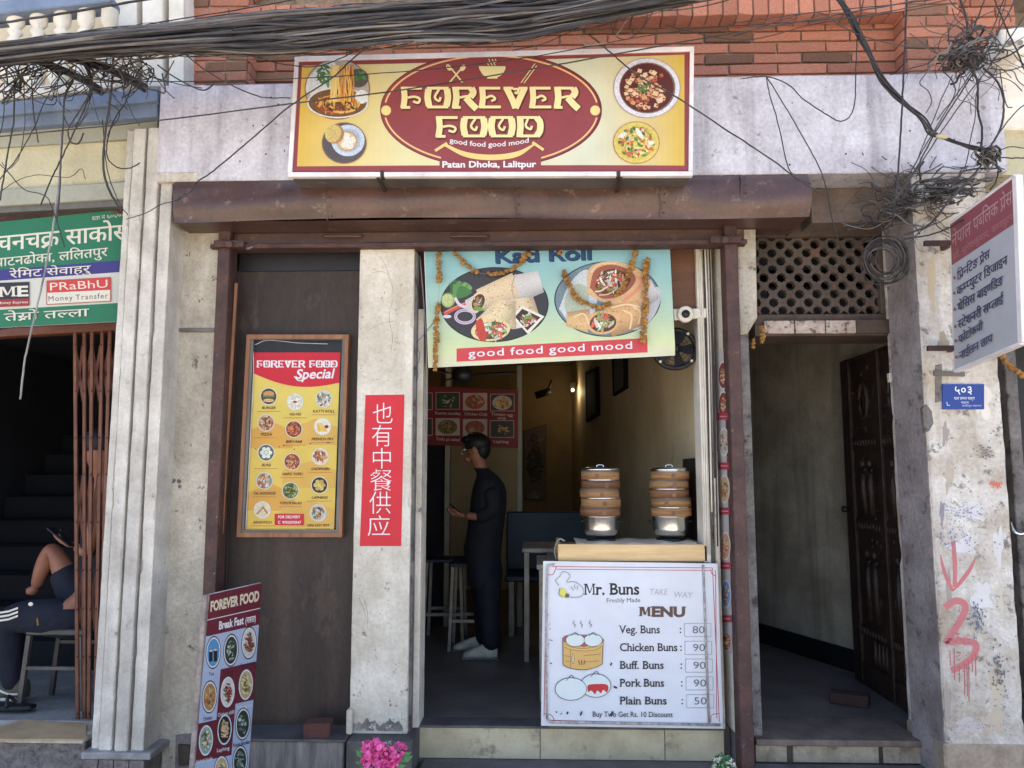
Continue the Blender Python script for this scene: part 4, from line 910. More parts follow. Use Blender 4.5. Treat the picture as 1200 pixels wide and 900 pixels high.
c.ell(cx, cy, rx, ry, s(112, 40, 50), 80); c.ell(cx - 1, cy, rx - 2, ry - 1.5, mar, 80)
c.rect(515, 184, 634, 198, mar)
pk = s(240, 196, 130)
c.ring(cx, cy, rx - 5, ry - 4.5, 1.8, pk, 60, 188, 352); c.ring(cx, cy, rx - 5, ry - 4.5, 1.8, pk, 24, 8, 62); c.ring(cx, cy, rx - 5, ry - 4.5, 1.8, pk, 24, 118, 172)
for x in (452.5, 697.5): c.ell(x, 129.5, 5.8, 5.8, s(232, 216, 140), 24)
gold, ol = s(238, 224, 164), s(96, 44, 40)
fancy(c, 'FOREVER', 470, 102, 678, 127, gold, (ol, 2.4), (.7, .9)); fancy(c, 'FOOD', 511, 136.5, 634, 161, gold, (ol, 2.4), (.7, .9))
c.text('good food good mood', (527, 167), (620, 167), 5.6, WHITE, .012, arc=5.2, ref='d')
c.poly(spl2([(521, 168), (545, 178), (575, 181.5), (605, 178), (627, 168)]) + spl2([(627, 170), (606, 184), (575, 188), (545, 184), (520, 171)]), s(232, 206, 128))
for a, b in (((510, 177), (524, 168)), ((624, 167), (637, 176))): c.stroke([a, b], 3.2, s(232, 206, 128))
c.text('Patan Dhoka, Lalitpur', (518, 196.5), (628, 196), 7, WHITE, .028)
c.stroke([(526, 77), (542, 97)], 1.7, gold); c.stroke([(543, 78), (527, 97)], 1.7, gold); c.ell(526, 79.5, 2.6, 4.2, gold, 14, -.6); c.ell(542.5, 80, 2.9, 4.2, gold, 14, .6)
for k in (-1.2, .6): c.stroke([(525 + k, 77), (526.6 + k, 80)], .6, mar)
c.poly([(561, 78)] + spl2([(562, 82), (566, 88), (571, 91)]) + [(571, 92.5), (583, 92.5), (583, 91)] + spl2([(583, 91), (588, 88), (592, 82), (592.5, 78)]), gold)
for x in (573, 577, 580.5): c.stroke(spl2([(x, 77), (x - 1.6, 74.5), (x + 1, 72.5), (x - .4, 69.5)]), .9, gold)
c.stroke([(610.5, 97.5), (627, 75)], 1, gold); c.stroke([(614, 98), (629, 77.5)], 1, gold)
rs = random.Random(3)
# noodles lifted from a bowl
c.dish()
c.ell(395.5, 105, 38.2, 35.6, s(150, 90, 60)); c.ell(395.5, 105, 37.2, 34.6, s(176, 170, 166))
c.poly(spl2([(373, 80), (390, 73), (396, 82), (392, 98), (374, 112), (359, 108), (361, 92)], 5), s(216, 218, 222)); c.mess(383, 88, 14, 11, [s(70, 110, 60), s(90, 130, 76)], 12, 4, rs, 1.8)
c.ell(420, 92, 12, 11, s(92, 84, 78)); c.mess(420, 88, 10, 6, [s(56, 110, 56), s(84, 130, 70)], 8, 3, rs, 1.5)
c.ell(396, 121, 36, 18, s(222, 222, 222)); c.ell(396, 121, 34, 16.5, s(120, 84, 54)); c.ell(424, 114, 8, 8, s(226, 228, 230))
c.noodles(396, 123, 32, 14, [s(214, 160, 70), s(226, 180, 92), s(188, 116, 52), s(170, 80, 40), s(150, 92, 48)], 70, 1.6, rs)
c.mess(396, 124, 30, 12, [s(110, 60, 34), s(214, 170, 90), s(180, 70, 44), s(78, 62, 44)], 30, 2.4, rs, 1.6)
for i in range(34):
    x = 388 + i * .78; c.stroke(spl2([(x, 76 + rs.random() * 3), (x + rs.uniform(-2, 2), 88), (x + rs.uniform(-2, 3), 100), (x + rs.uniform(-4, 4), 120)], 4), 1.3, rs.choice([s(230, 186, 96), s(214, 150, 66), s(196, 92, 52), s(176, 66, 42)] if i > 13 else [s(236, 200, 116), s(226, 180, 92), s(240, 214, 140)]))
c.dish()
c.ell(403.5, 168, 26.3, 24.3, s(150, 110, 90)); c.ell(403.5, 168, 25.3, 23.3, s(92, 84, 84)); c.ell(408, 165, 19.5, 18.5, s(196, 206, 222)); c.ell(408, 165, 15, 14, s(170, 184, 206))
c.ell(407, 166, 12.3, 11.8, s(196, 158, 110)); c.ell(407, 166, 10.5, 10, s(216, 190, 150))
for x, y in ((406, 159.5), (413, 164.5), (404.5, 170), (410.5, 171), (406.8, 165)): c.ell(x, y, 4, 3.9, s(236, 232, 222), 14); c.ring(x, y, 2, 1.9, .4, s(200, 192, 176), 10)
c.ell(392.5, 157.5, 10.8, 11.5, s(176, 128, 84), 24, .5); c.ell(390.5, 157, 9, 10.5, s(206, 182, 110), 24, .5)
for k in range(5): c.stroke([(385 + k * 2, 150 + k), (388 + k * 2.2, 163 + k * .4)], .4, s(180, 150, 84))
c.dish()
c.ell(758, 103.5, 39.4, 35.3, s(180, 150, 150)); c.ell(758, 103.5, 38.4, 34.4, s(220, 218, 226)); c.ell(758.5, 103.5, 33, 30, s(130, 110, 104)); c.ell(758, 103.5, 31.5, 28.6, s(92, 38, 32))
for i in range(90):
    a = rs.random() * 6.28; r_ = math.sqrt(rs.random()) * .85; x, y = 757 + 30 * r_ * math.cos(a), 104 + 27 * r_ * math.sin(a); z = rs.uniform(2.8, 4.6); th = rs.random() * 1.5
    cs = rs.choice([s(222, 186, 140), s(206, 160, 112), s(190, 96, 66), s(228, 200, 160)])
    q = [(x + z * math.cos(th + k * 1.571), y + z * .85 * math.sin(th + k * 1.571)) for k in range(4)]; c.poly([(u, v + 1.6) for u, v in q], s(130, 56, 40)); c.poly(q, cs)
    if i % 3 == 0: c.ell(x + 1, y, 1.5, 1.2, s(170, 66, 44), 7)
c.mess(755, 104, 8, 7, [s(74, 106, 56), s(96, 128, 70)], 12, 2.2, rs, 2.0)
c.dish()
c.ell(745.5, 167.5, 27.3, 24.8, s(196, 120, 96)); c.ell(745.5, 167.5, 26.2, 23.8, s(214, 196, 92))
c.noodles(745.5, 168, 25, 23, [s(224, 206, 100), s(206, 184, 76), s(232, 220, 140), s(180, 160, 60)], 60, 1.8, rs)
c.mess(745.5, 168, 24, 21, [s(206, 110, 60), s(190, 90, 56), s(70, 110, 60), s(216, 150, 96), s(220, 212, 180), s(90, 130, 70)], 46, 2.8, rs, 1.3)
c.ell(749, 157, 7, 2.6, s(232, 230, 216), 16, 1.0); c.ell(729, 159, 6, 2.6, s(226, 222, 200), 16, -.4); c.ell(763, 168, 3.6, 2.6, s(232, 228, 214), 12)
c.adj = (.86, .03); c.done('sign_face', t)

# ================================================================ hanging banner above the doorway
YK = -.09
t = thing('food_banner', 'blue and yellow roll banner with two oval food pictures over the doorway', 'banner', (X(640, 360, YK), YK, 2.3))
pp([(496, 270), (784, 268), (791, 416.5), (502, 431)], YK, YK + .006).build('banner_sheet', M['alu'], t)
c = Canvas(YK); c.grad([(497, 272), (784, 270), (788, 350), (500, 356)], s(112, 178, 200), s(168, 204, 186), 14); c.grad([(500, 356), (788, 350), (791, 404), (502, 418)], s(168, 204, 186), s(214, 222, 160), 10)
c.poly([(502, 418), (791, 404), (791, 416), (502, 430.5)], s(220, 218, 178))
for dx, dy, cl in ((1.2, 1, s(30, 40, 70)), (0, 0, s(34, 74, 118))): c.text('Kati Roll', (579 + dx, 308 + dy), (694 + dx, 303.5 + dy), 15.5, cl, .03)
c.poly([(535, 408.5), (758.5, 396), (759, 413), (535, 424)], s(214, 62, 70)); c.text('good food good mood', (549, 418.5), (743, 408.5), 8.6, WHITE, .006, ref='d', track=.05)
c.dish(); c.ell(579.5, 357, 63.5, 44, s(30, 34, 42), 60, -.02); c.ell(579.5, 357, 62.3, 43, s(64, 62, 66), 60, -.02)
def wrapd(c, pts, col): c.poly(spl2(pts + [pts[0]], 6)[:-1], col)
lf = lambda *p: spl2(list(p) + [p[0]], 5)[:-1]
for k in range(9): c.poly(lf((526 + (k % 5) * 5, 333 + (k % 3) * 5), (534 + (k % 5) * 4, 328 + k), (541 + (k % 4) * 4, 336 + k), (532 + (k % 3) * 4, 343 + k)), rs.choice([s(70, 126, 60), s(96, 150, 78), s(54, 108, 56), s(120, 164, 92)]))
c.ell(525, 352, 8, 8.6, s(150, 168, 84)); c.ell(524.5, 352, 6.6, 7.2, s(198, 206, 140)); c.stroke([(519, 352), (531, 351)], .5, s(150, 168, 84)); c.stroke([(525, 345), (525, 360)], .5, s(150, 168, 84))
c.stroke(spl2([(520, 368), (534, 361), (549, 355)]), 4.5, s(212, 84, 66)); c.stroke(spl2([(521, 366), (534, 359.5), (547, 354)]), 1.2, s(236, 140, 110)); c.stroke(spl2([(533, 349), (540, 358), (556, 362)]), 3.4, s(220, 206, 214))
c.ring(545, 371, 11, 7.5, 3.4, s(216, 196, 214), 30); c.ring(545, 371, 11, 7.5, .8, s(150, 96, 140), 30); c.ell(524, 371, 5, 2, s(220, 214, 220)); c.poly(lf((545, 352), (560, 346), (560, 366), (548, 364)), s(206, 204, 206))
def roll(x0, y0, x1, y1, w0, w1, base, rs, spots=14):      # a wrapped flatbread: pale along the crown, darker at both sides
    dx, dy = x1 - x0, y1 - y0; l = math.hypot(dx, dy); nx_, ny_ = -dy / l, dx / l; N2 = 14
    c.k += 1
    for i in range(N2):
        u0, u1 = -1 + 2 * i / N2, -1 + 2 * (i + 1) / N2; g = .66 + .42 * math.cos((u0 + u1) / 2 * 1.35 + .35); col = (base[0] * g, base[1] * g, base[2] * g, .8)
        q = [(x0 + nx_ * w0 * u0, y0 + ny_ * w0 * u0), (x0 + nx_ * w0 * u1, y0 + ny_ * w0 * u1), (x1 + nx_ * w1 * u1, y1 + ny_ * w1 * u1), (x1 + nx_ * w1 * u0, y1 + ny_ * w1 * u0)]
        W4 = [c.w(*z) for z in q]
        if (W4[1] - W4[0]).cross(W4[2] - W4[0]).dot(c.n) < 0: W4 = W4[::-1]
        c.mb.face(W4, col)
    for i in range(spots):
        t_ = rs.uniform(.1, .95); u = rs.uniform(-.8, .8) * (w0 + (w1 - w0) * t_); c.ell(x0 + dx * t_ + nx_ * u, y0 + dy * t_ + ny_ * u, rs.uniform(.4, 1.7), rs.uniform(.3, .9), (base[0] * .62, base[1] * .5, base[2] * .4, 1), 7, rs.random() * 3)
def mouth(x, y, rx, ry, a, rim, pal, rs):
    c.ell(x, y, rx, ry, rim, 28, a); c.ell(x + .6, y + .4, rx * .82, ry * .78, s(96, 56, 40), 28, a); c.mess(x, y, rx * .72, ry * .66, pal, 22, rx * .2, rs, 1.8); c.ring(x, y, rx * .97, ry * .97, 1, (rim[0] * .8, rim[1] * .7, rim[2] * .55, 1), 24) if a == 0 else None
veg = [s(214, 96, 66), s(120, 156, 76), s(226, 214, 196), s(196, 70, 52), s(206, 150, 110), s(90, 120, 56), s(232, 226, 214)]
tort, pap = s(226, 200, 160), s(212, 206, 202)
roll(600, 340, 634, 330, 17, 13, pap, rs, 0); roll(562, 352, 606, 338, 13, 19, tort, rs, 30); c.stroke(spl2([(604, 321), (600, 338), (606, 358)]), 1, s(180, 160, 140)); mouth(560, 354, 8.5, 13, .45, s(232, 206, 166), veg, rs); c.ell(561, 362, 6, 2.2, s(120, 166, 66), 20, .2)
roll(612, 384, 606, 350, 12, 15, pap, rs, 0); roll(617, 378, 612, 350, 17, 13, tort, rs, 22); c.poly([(600, 371), (611, 358), (638, 371), (619, 392)], s(238, 230, 212)); c.poly([(603.5, 371.5), (612, 362), (633.5, 372), (618, 387.5)], s(74, 52, 44)); c.mess(618.5, 375, 10.5, 8, veg, 30, 2.2, rs, 1.6)
roll(588, 384, 592, 352, 17, 12, tort, rs, 24); roll(572, 386, 592, 360, 18, 13, s(230, 208, 162), rs, 20); mouth(575, 387, 23, 13, -.12, s(234, 210, 152), veg, rs); c.poly(lf((557, 378), (565, 374), (570, 398), (561, 397)), s(206, 66, 46)); c.mess(583, 387, 12, 8, veg, 26, 2.2, rs, 1.5)
c.dish(); c.ell(712, 350.5, 62.5, 44.2, s(30, 34, 42), 60, -.02); c.ell(712, 350.5, 61.2, 43.1, s(120, 140, 152), 60, -.02)
c.poly(lf((655, 362), (668, 332), (688, 316), (700, 340), (694, 372), (672, 382)), s(206, 212, 214)); c.poly(lf((732, 318), (756, 322), (766, 336), (756, 344), (740, 330)), s(56, 88, 62)); c.poly(lf((738, 352), (770, 336), (774, 352), (762, 376), (740, 386)), s(196, 196, 200)); c.ell(676, 352, 14, 20, s(180, 190, 170), 24, .3)
roll(744, 350, 768, 338, 17, 12, pap, rs, 0); roll(716, 338, 752, 356, 22, 19, s(222, 176, 124), rs, 26)
c.poly(lf((688, 344), (689, 318), (702, 308), (724, 307), (748, 315), (755, 327), (744, 344), (728, 355), (706, 354)), s(226, 180, 128)); c.poly(lf((691, 337), (697, 317), (716, 310), (738, 317), (745, 329), (730, 345), (706, 350)), s(166, 92, 64)); c.poly(lf((697, 336), (703, 321), (718, 315), (734, 321), (739, 330), (726, 342), (708, 345)), s(112, 58, 42)); c.mess(716, 330, 19, 13, veg + [s(120, 70, 50), s(80, 60, 48)], 60, 3, rs, 1.9)
c.stroke(spl2([(697, 342), (704, 341), (712, 336)]), 1.6, s(232, 220, 180)); c.stroke(spl2([(702, 346), (712, 345), (722, 340)]), 1.3, s(226, 206, 160)); c.stroke(spl2([(745, 324), (752, 330), (742, 344), (730, 353)]), 3.4, s(232, 146, 98)); c.stroke(spl2([(692, 320), (702, 310), (722, 309)]), 2, s(238, 202, 156))
roll(690, 376, 664, 374, 14, 8, s(220, 178, 120), rs, 10); roll(712, 378, 752, 366, 18, 15, s(216, 168, 110), rs, 26); mouth(706, 378, 19, 14, -.1, s(226, 176, 116), veg, rs)
for p_ in ([(730, 364), (740, 370), (738, 386)], [(742, 360), (750, 366), (748, 380)], [(672, 372), (684, 368), (690, 380)], [(716, 361), (734, 357), (750, 360)]): c.stroke(spl2(p_), 1.8, s(240, 208, 160))
c.done('banner_print', t)

# ================================================================ framed food menu on the wooden panel
YE = -.06
t = thing('framed_menu', 'glazed wooden case holding a red and yellow food menu on the dark panel', 'menu case', (X(345, 510, YE), YE, 1.9))
O = [(289, 392), (408.5, 392), (400.5, 629.5), (277, 629.5)]; I = [(293, 397), (404, 397), (396.5, 624), (282, 624)]; I2 = [(297, 398), (401, 398), (393.5, 621), (286, 621)]
def ring4(o, i, y0, y1, name, mt, par, bevel=.0015):
    for k in range(4):
        a, b = (k + 1) % 4, k
        e = .04; pp([o[b], o[a], i[a], i[b]], y0, y1).build(name, mt, par)
ring4(O, I, YE - .02, YE + .028, 'frame', M['tan'], t); ring4(I, I2, YE - .012, YE + .028, 'metal_liner', M['galv'], t)
pp(I2, YE + .012, YE + .028).build('backing', M['black'], t)
c = Canvas(YE + .006); yl = s(226, 192, 84)
PO = [(297, 413), (399, 413), (391.5, 622), (286, 621)]
lp = lambda a, b, t_: (a[0] + (b[0] - a[0]) * t_, a[1] + (b[1] - a[1]) * t_)
def uv(u, v): return lp(lp(PO[0], PO[1], u), lp(PO[3], PO[2], u), v)
c.grad(PO, s(226, 204, 100), s(228, 190, 84), 12)
for k, (v, a, b) in enumerate(((.38, .5, 1), (.40, 0, .5), (.62, .4, 1), (.75, 0, .55), (.84, .4, 1))):
    u0 = (a + b) / 2; c.poly([uv(*p) for p in [(max(0, a), v + .14), (max(0, a), v + .04), (u0, v - .01), (min(1, b), v + .04), (min(1, b), v + .14)]], s(220, 166, 74) if k % 2 else s(222, 176, 84))
c.poly([uv(0, 0), uv(1, 0), uv(1, .17)] + [uv(1 - i / 12, .17 + .035 * math.sin(math.pi * i / 12) - .055 * (i / 12) ** 2) for i in range(1, 12)] + [uv(0, .115)], s(206, 28, 48))
fancy(c, 'FOREVER FOOD', 301, 422.5, 395, 430.5, WHITE)
c.text('Special', (346, 444), (391, 443), 11, WHITE, .02, slant=.25, ref='S'); c.stroke(spl2([(345, 441), (350, 446), (358, 444)]), 1.2, WHITE)
rows = [('BURGER', 315, 464.5, 'burger'), ('MO MO', 346, 471, 'momo'), ('KATTI ROLL', 379.5, 467.5, 'roll'), ('PIZZA', 312, 495.5, 'pizza'), ('BIRYANI', 344.5, 503, 'curry'), ('FRENCH FRY', 378, 500, 'fries'), ('BUNS', 312, 530.5, 'buns'), ('MAPO TOFU', 342.5, 541, 'mapo'), ('CHOWMEIN', 375.5, 535, 'chow'), ('OIL NOODLES', 310, 563.5, 'oil'), ('TOFU PI SALAD', 340.5, 575, 'salad'), ('LAPHING', 374.5, 568.5, 'laph'), ('SANDWICH', 307.5, 597.5, 'sand'), ('MINI HOT POT', 373, 601, 'pot')]
def smallfood(c, x, y, r_, kind, rs):
    ry = r_ * 1.02
    P_ = {'burger': (s(70, 60, 52), [s(206, 196, 176), s(90, 130, 70), s(190, 90, 60), s(230, 214, 180)]), 'momo': (s(226, 222, 204), [s(236, 232, 216), s(200, 196, 170), s(214, 210, 190)]), 'roll': (s(206, 208, 204), [s(226, 220, 210), s(150, 60, 50), s(190, 150, 110), s(120, 140, 110)]),
          'pizza': (s(196, 150, 110), [s(190, 90, 70), s(226, 200, 160), s(120, 70, 56), s(90, 110, 70)]), 'curry': (s(96, 50, 40), [s(190, 90, 56), s(160, 66, 44), s(214, 130, 80)]), 'fries': (s(230, 226, 214), [s(232, 196, 96), s(222, 180, 76)]), 'buns': (s(96, 100, 92), [s(226, 230, 214)]),
          'mapo': (s(160, 76, 50), [s(190, 104, 66), s(214, 160, 110), s(130, 52, 38)]), 'chow': (s(226, 214, 196), [s(196, 120, 76), s(170, 84, 60), s(214, 170, 110), s(120, 80, 60)]), 'oil': (s(130, 150, 150), [s(220, 170, 90), s(190, 90, 50), s(214, 214, 210)]), 'salad': (s(110, 120, 70), [s(160, 160, 90), s(76, 92, 50), s(196, 190, 120), s(60, 70, 44)]),
          'laph': (s(48, 46, 52), [s(224, 196, 110), s(206, 170, 90)]), 'sand': (s(226, 214, 186), [s(206, 176, 130), s(160, 96, 60), s(120, 130, 80)]), 'pot': (s(190, 196, 200), [s(206, 110, 80), s(230, 210, 190), s(90, 80, 76), s(110, 140, 80)]), 'dark': (s(40, 50, 44), [s(90, 120, 80), s(206, 214, 200), s(60, 84, 60)]), 'tea': (s(84, 140, 190), [s(60, 40, 36)]), 'red': (s(170, 40, 46), [s(214, 190, 170), s(120, 30, 36), s(150, 90, 60)])}[kind]
    c.ell(x, y, r_ * 1.06, ry * 1.06, s(214, 200, 170), 24); c.ell(x, y, r_, ry, P_[0], 24)
    if kind == 'buns':
        for a in range(6): c.ell(x + r_ * .5 * math.cos(a * 1.05), y + r_ * .5 * math.sin(a * 1.05), r_ * .26, r_ * .26, P_[1][0], 10)
        c.ell(x, y, r_ * .24, r_ * .24, P_[1][0], 10)
    elif kind == 'fries':
        for i in range(16): a = rs.uniform(-.6, 1.2); c.stroke([(x - r_ * .7 + i * .5, y - r_ * .5 + i % 4), (x - r_ * .5 + i * .7, y + r_ * .6)], 1.2, rs.choice(P_[1]))
        c.ell(x + r_ * .5, y - r_ * .0, r_ * .26, r_ * .22, s(150, 30, 40), 10)
    elif kind == 'sand':
        c.poly([(x - r_ * .8, y + r_ * .5), (x + r_ * .1, y - r_ * .7), (x + r_ * .8, y + r_ * .3)], s(214, 186, 140)); c.poly([(x - r_ * .7, y + r_ * .55), (x + r_ * .1, y - r_ * .4), (x + r_ * .7, y + r_ * .45)], s(150, 90, 60)); c.poly([(x - r_ * .6, y + r_ * .6), (x + r_ * .1, y - r_ * .2), (x + r_ * .6, y + r_ * .6)], s(224, 206, 170))
    elif kind == 'burger':
        c.ell(x, y - r_ * .3, r_ * .7, r_ * .36, s(206, 150, 90), 16); c.stroke([(x - r_ * .7, y), (x + r_ * .7, y)], 2, s(90, 140, 70)); c.stroke([(x - r_ * .7, y + r_ * .2), (x + r_ * .7, y + r_ * .2)], 2, s(110, 60, 44)); c.ell(x, y + r_ * .5, r_ * .66, r_ * .22, s(222, 180, 120), 16)
    elif kind == 'laph':
        for a in range(7): c.ell(x + r_ * .48 * math.cos(a * 1.05) * (a > 0), y + r_ * .48 * math.sin(a * 1.05) * (a > 0), r_ * .27, r_ * .25, rs.choice(P_[1]), 10)
    elif kind == 'tea':
        for dx in (-.3, .3): c.poly([(x + dx * r_ - 2, y - r_ * .1), (x + dx * r_ + 2, y - r_ * .1), (x + dx * r_ + 1.6, y + r_ * .7), (x + dx * r_ - 1.6, y + r_ * .7)], s(48, 36, 34)); c.ell(x + dx * r_, y - r_ * .1, 2, .7, s(190, 160, 130), 10)
    else:
        c.mess(x, y, r_ * .9, ry * .9, P_[1], 34, r_ * .2, rs, 1.4)
        if kind == 'momo': c.ell(x, y, r_ * .26, r_ * .14, s(170, 40, 40), 10)
    c.ring(x, y, r_ * .98, ry * .98, .7, s(230, 222, 200), 24)
for nm, x, y, kd in rows:
    c.dish(); smallfood(c, x, y, 9.6, kd, rs)
    w_ = min(13, len(nm) * 1.35); yy = y + (13.4 if kd in ('burger', 'pizza') else 14.5)
    c.text(nm, (x - w_, yy + 1.5), (x + w_, yy + 1.5), 3, s(76, 40, 34), .02, slant=.2); c.stroke([(x - 14, yy + 4.2), (x + 14, yy + 4.2)], .7, s(190, 130, 66))
c.tex = None; c.rect(322, 602, 356.5, 615.5, s(206, 40, 44)); c.text('FOR DELIVERY', (326, 607.3), (352, 607.3), 3.2, WHITE, .02); c.text('9703070547', (331, 613.6), (353, 613.6), 3, WHITE, .02); c.ring(328, 612, 1.5, 1.5, .6, WHITE, 12, 60, 300)
for x, y in ((327.5, 523.5), (333, 522), (345, 526.5), (300, 526), (364, 520), (386, 518.5), (384, 519)): c.ell(x, y, 1, .7, s(70, 50, 40), 6)
c.adj = (1, 0); c.done('menu_print', t)
pp(I2, YE - .008, YE - .006).build('glass', M['glass'], t)
c = Canvas(YE - .0105); gl = s(200, 205, 205)
m = MB(); m.tube(spl([P(a, b, YE - .002) for a, b in ((299, 404), (312, 399), (332, 400), (350, 402), (384, 403))]), .0018, 4); m.tube(spl([P(a, b, YE - .002) for a, b in ((296, 398), (297, 440), (292, 540), (288, 620))]), .0025, 5)
m.build('taped_edge', M['alu'], t)

# ================================================================ red banner with Chinese characters
YH = YM - .002
t = thing('red_banner', 'red paper strip with white Chinese characters pasted on the white pillar', 'paper banner', (X(447, 550, YM), YM, 1.4))
c = Canvas(YM - .0015); c.poly([(428.3, 463), (474, 462.4), (470.2, 640), (421.6, 640)], s(216, 20, 40)); rb = s(236, 234, 232)
for ch, y0, y1, x0, x1 in (('也', 472, 496, 437, 460), ('有', 498, 523, 436, 459), ('中', 525, 549, 437, 458), ('餐', 550, 575, 434, 460), ('供', 576, 602, 433, 458), ('应', 604, 628, 431, 457)):
    v, f, adv = glyph(ch, -.011); a0, a1 = min(p[0] for p in v), max(p[0] for p in v); b0, b1 = min(p[1] for p in v), max(p[1] for p in v)
    c.k += 1; W3 = [c.w(x0 + (p[0] - a0) / (a1 - a0) * (x1 - x0), y1 - (p[1] - b0) / (b1 - b0) * (y1 - y0)) for p in v]
    for q in f:
        fc = [W3[j] for j in q]
        if (fc[1] - fc[0]).cross(fc[2] - fc[0]).dot(c.n) < 0: fc = fc[::-1]
        c.mb.face(fc, rb)
pp([(428.3, 463), (474, 462.4), (470.2, 640), (421.6, 640)], YM - .0015, YM - .0002).build('paper', M['alu'], t); c.done('print', t)

# ================================================================ green Nepali sign on the left building
gp = (LP0 - NL * .16, Vector((math.sin(R(13)), -math.cos(R(13)), 0)))
t = thing('green_sign', 'green and white cooperative signboard in Nepali above the left gate', 'signboard', (P(75, 310, gp).x, P(75, 310, gp).y, 2.4))
q = [(-60, 271), (150, 247), (139, 376), (-60, 386)]
MB().prism([P(a, b, gp) for a, b in q], -gp[1] * .03).build('board', M['alu'], t)
c = Canvas(gp); gr = s(28, 116, 82)
sy = lambda x, y: y - (x) * (.10 - (y - 262) / 120 * .05)
def band(y0, y1, col): c.poly([(-60, sy(-60, y0)), (150, sy(150, y0)), (150, sy(150, y1)), (-60, sy(-60, y1))], col)
band(260, 383.5, gr); band(316, 329, s(62, 54, 128)); band(329, 363, s(206, 204, 190))
wt = s(222, 214, 196)
c.text('चनचक^ साकोस', (-4, 294.5), (152, 280), 17, wt, 0, fat=.5, ref='क', up=(0, -1)); c.text('पाटनढोका, लिलतपुर', (-6, 313), (126, 300), 9.5, wt, 0, fat=.25, ref='क', up=(0, -1))
c.text('दर्ता नं ६०५/०५८'.replace('र्', ''), (108, 258.5), (150, 253.5), 4, wt, 0, ref='क', up=(0, -1))
c.text('रेिमट सेवाहरु', (12, 326), (106, 319.5), 8, wt, 0, fat=.2, ref='क', up=(0, -1)); c.text('तेस^ो तल~ला', (6, 376.5), (104, 370.5), 8.5, wt, 0, fat=.25, ref='क', up=(0, -1))
c.poly([(-20, 332.5), (35, 330.5), (35, 350), (-20, 352)], s(50, 46, 54)); c.poly([(-20, 352), (35, 350), (35, 358.5), (-20, 361)], s(158, 44, 50)); c.text('IME', (-8, 348.5), (34, 347), 11.5, wt, .03, serif=.06); c.text('Instant Money Express', (-20, 357.5), (33.5, 355.5), 3, wt, .005, slant=.2)
c.poly([(55, 329.2), (130.5, 325), (130.5, 353.5), (55, 357.5)], s(170, 70, 60)); c.poly([(56, 343.5), (129.5, 340), (129.5, 352.7), (56, 356.6)], wt); c.poly([(55.5, 329.7), (130, 325.4), (130, 340), (55.5, 343.5)], s(204, 56, 54))
c.text('PRaBhU', (58, 341), (128, 337), 9, wt, .0, ref='P'); c.text('Money Transfer', (57, 353.5), (128, 349.5), 6, s(50, 50, 50), 0, track=.1)
c.done('lettering', t)

# ================================================================ menu board of the bun counter
YV = -.06
t = thing('bun_menu_banner', 'white printed bun price menu stretched on a metal frame below the steamers', 'menu banner', (X(740, 750, YV), YV, 0))
Q4 = [(636.5, 657.5), (841, 660.5), (847.5, 854), (634, 850.5)]
pp(Q4, YV, YV + .008).build('sheet', M['alu'], t)
m = MB()
fr = spl([P(a, b, YV - .008) for a, b in ((641, 842), (640, 760), (641, 672), (643, 663.5), (650, 661))], 6); m.tube(fr, .0055, 6); m.tube([P(641, 842, YV - .008), P(645, 846, YV - .008), P(844, 849.5, YV - .008)], .007, 6); m.tube([P(824, 662, YV - .006), P(831, 850, YV - .006)], .0055, 6)
m.build('pipe_frame', mat('taped_pipe', s(190, 182, 176), s(140, 130, 124), 40, .5), t)
c = Canvas(YV); bl_ = s(38, 36, 42); red = s(188, 64, 78)
c.poly([(637, 658), (840.5, 661), (847, 853.5), (634.5, 850)], s(222, 222, 227))
for x0, y0, x1, y1, kk in ((647, 664, 835, 665.5, 0), (835, 666, 843, 846, 0), (644, 844, 838, 849, 0), (640.5, 670, 637.5, 840, 0), (652, 667, 833, 668.5, 0), (838.5, 668, 840, 842, 0)): c.stroke([(x0, y0), (x1, y1)], .9, red)
for p in ([(640, 673), (648, 673), (652, 664)], [(833, 667), (834, 672), (838, 675)], [(638, 836), (646, 838), (650, 845)], [(833, 846), (834, 838), (843, 836)]): c.stroke(spl2(p), .9, red)
c.text('Mr. Buns', (684.5, 697), (749.5, 696.5), 13, bl_, .022, serif=.07); c.text('Freshly Made', (710.5, 706), (750.5, 705.5), 5, s(90, 84, 90), 0, serif=.03)
c.text('TAKE', (761, 697), (782, 697), 7, s(176, 174, 178), 0, slant=.1); c.text('WAY', (789, 700), (811, 701), 7, s(176, 174, 178), 0, slant=.1)
c.text('MENU', (748.5, 722), (803, 722.5), 11, s(96, 72, 62), .05, serif=.06)
for i, (nm, pr) in enumerate((('Veg. Buns', '80'), ('Chicken Buns', '90'), ('Buff. Buns', '90'), ('Pork Buns', '90'), ('Plain Buns', '50'))):
    y = 742 + i * 20.8; x1 = (773.5, 794, 778, 778.5, 781.5)[i]
    c.text(nm, (726, y), (x1, y), 9, bl_, .013, serif=.06); c.ell(797.3 + i * .5, y - 5.5, .9, .9, bl_, 8); c.ell(797.3 + i * .5, y - 1, .9, .9, bl_, 8)
    a, b, cc, d = 802 + i * .6, y - 11.5, 833 + i * .8, y + 4
    for p in ([(a, b), (cc, b)], [(cc, b), (cc, d)], [(cc, d), (a, d)], [(a, d), (a, b)]): c.stroke(p, .5, s(150, 148, 154))
    c.text(pr, (811 + i * .4, y), (826 + i * .6, y), 8.3, s(96, 96, 104), -.008)
c.text('Buy Two Get Rs. 10 Discount', (694, 839.5), (788, 840), 6, s(56, 52, 58), .006, serif=.03)
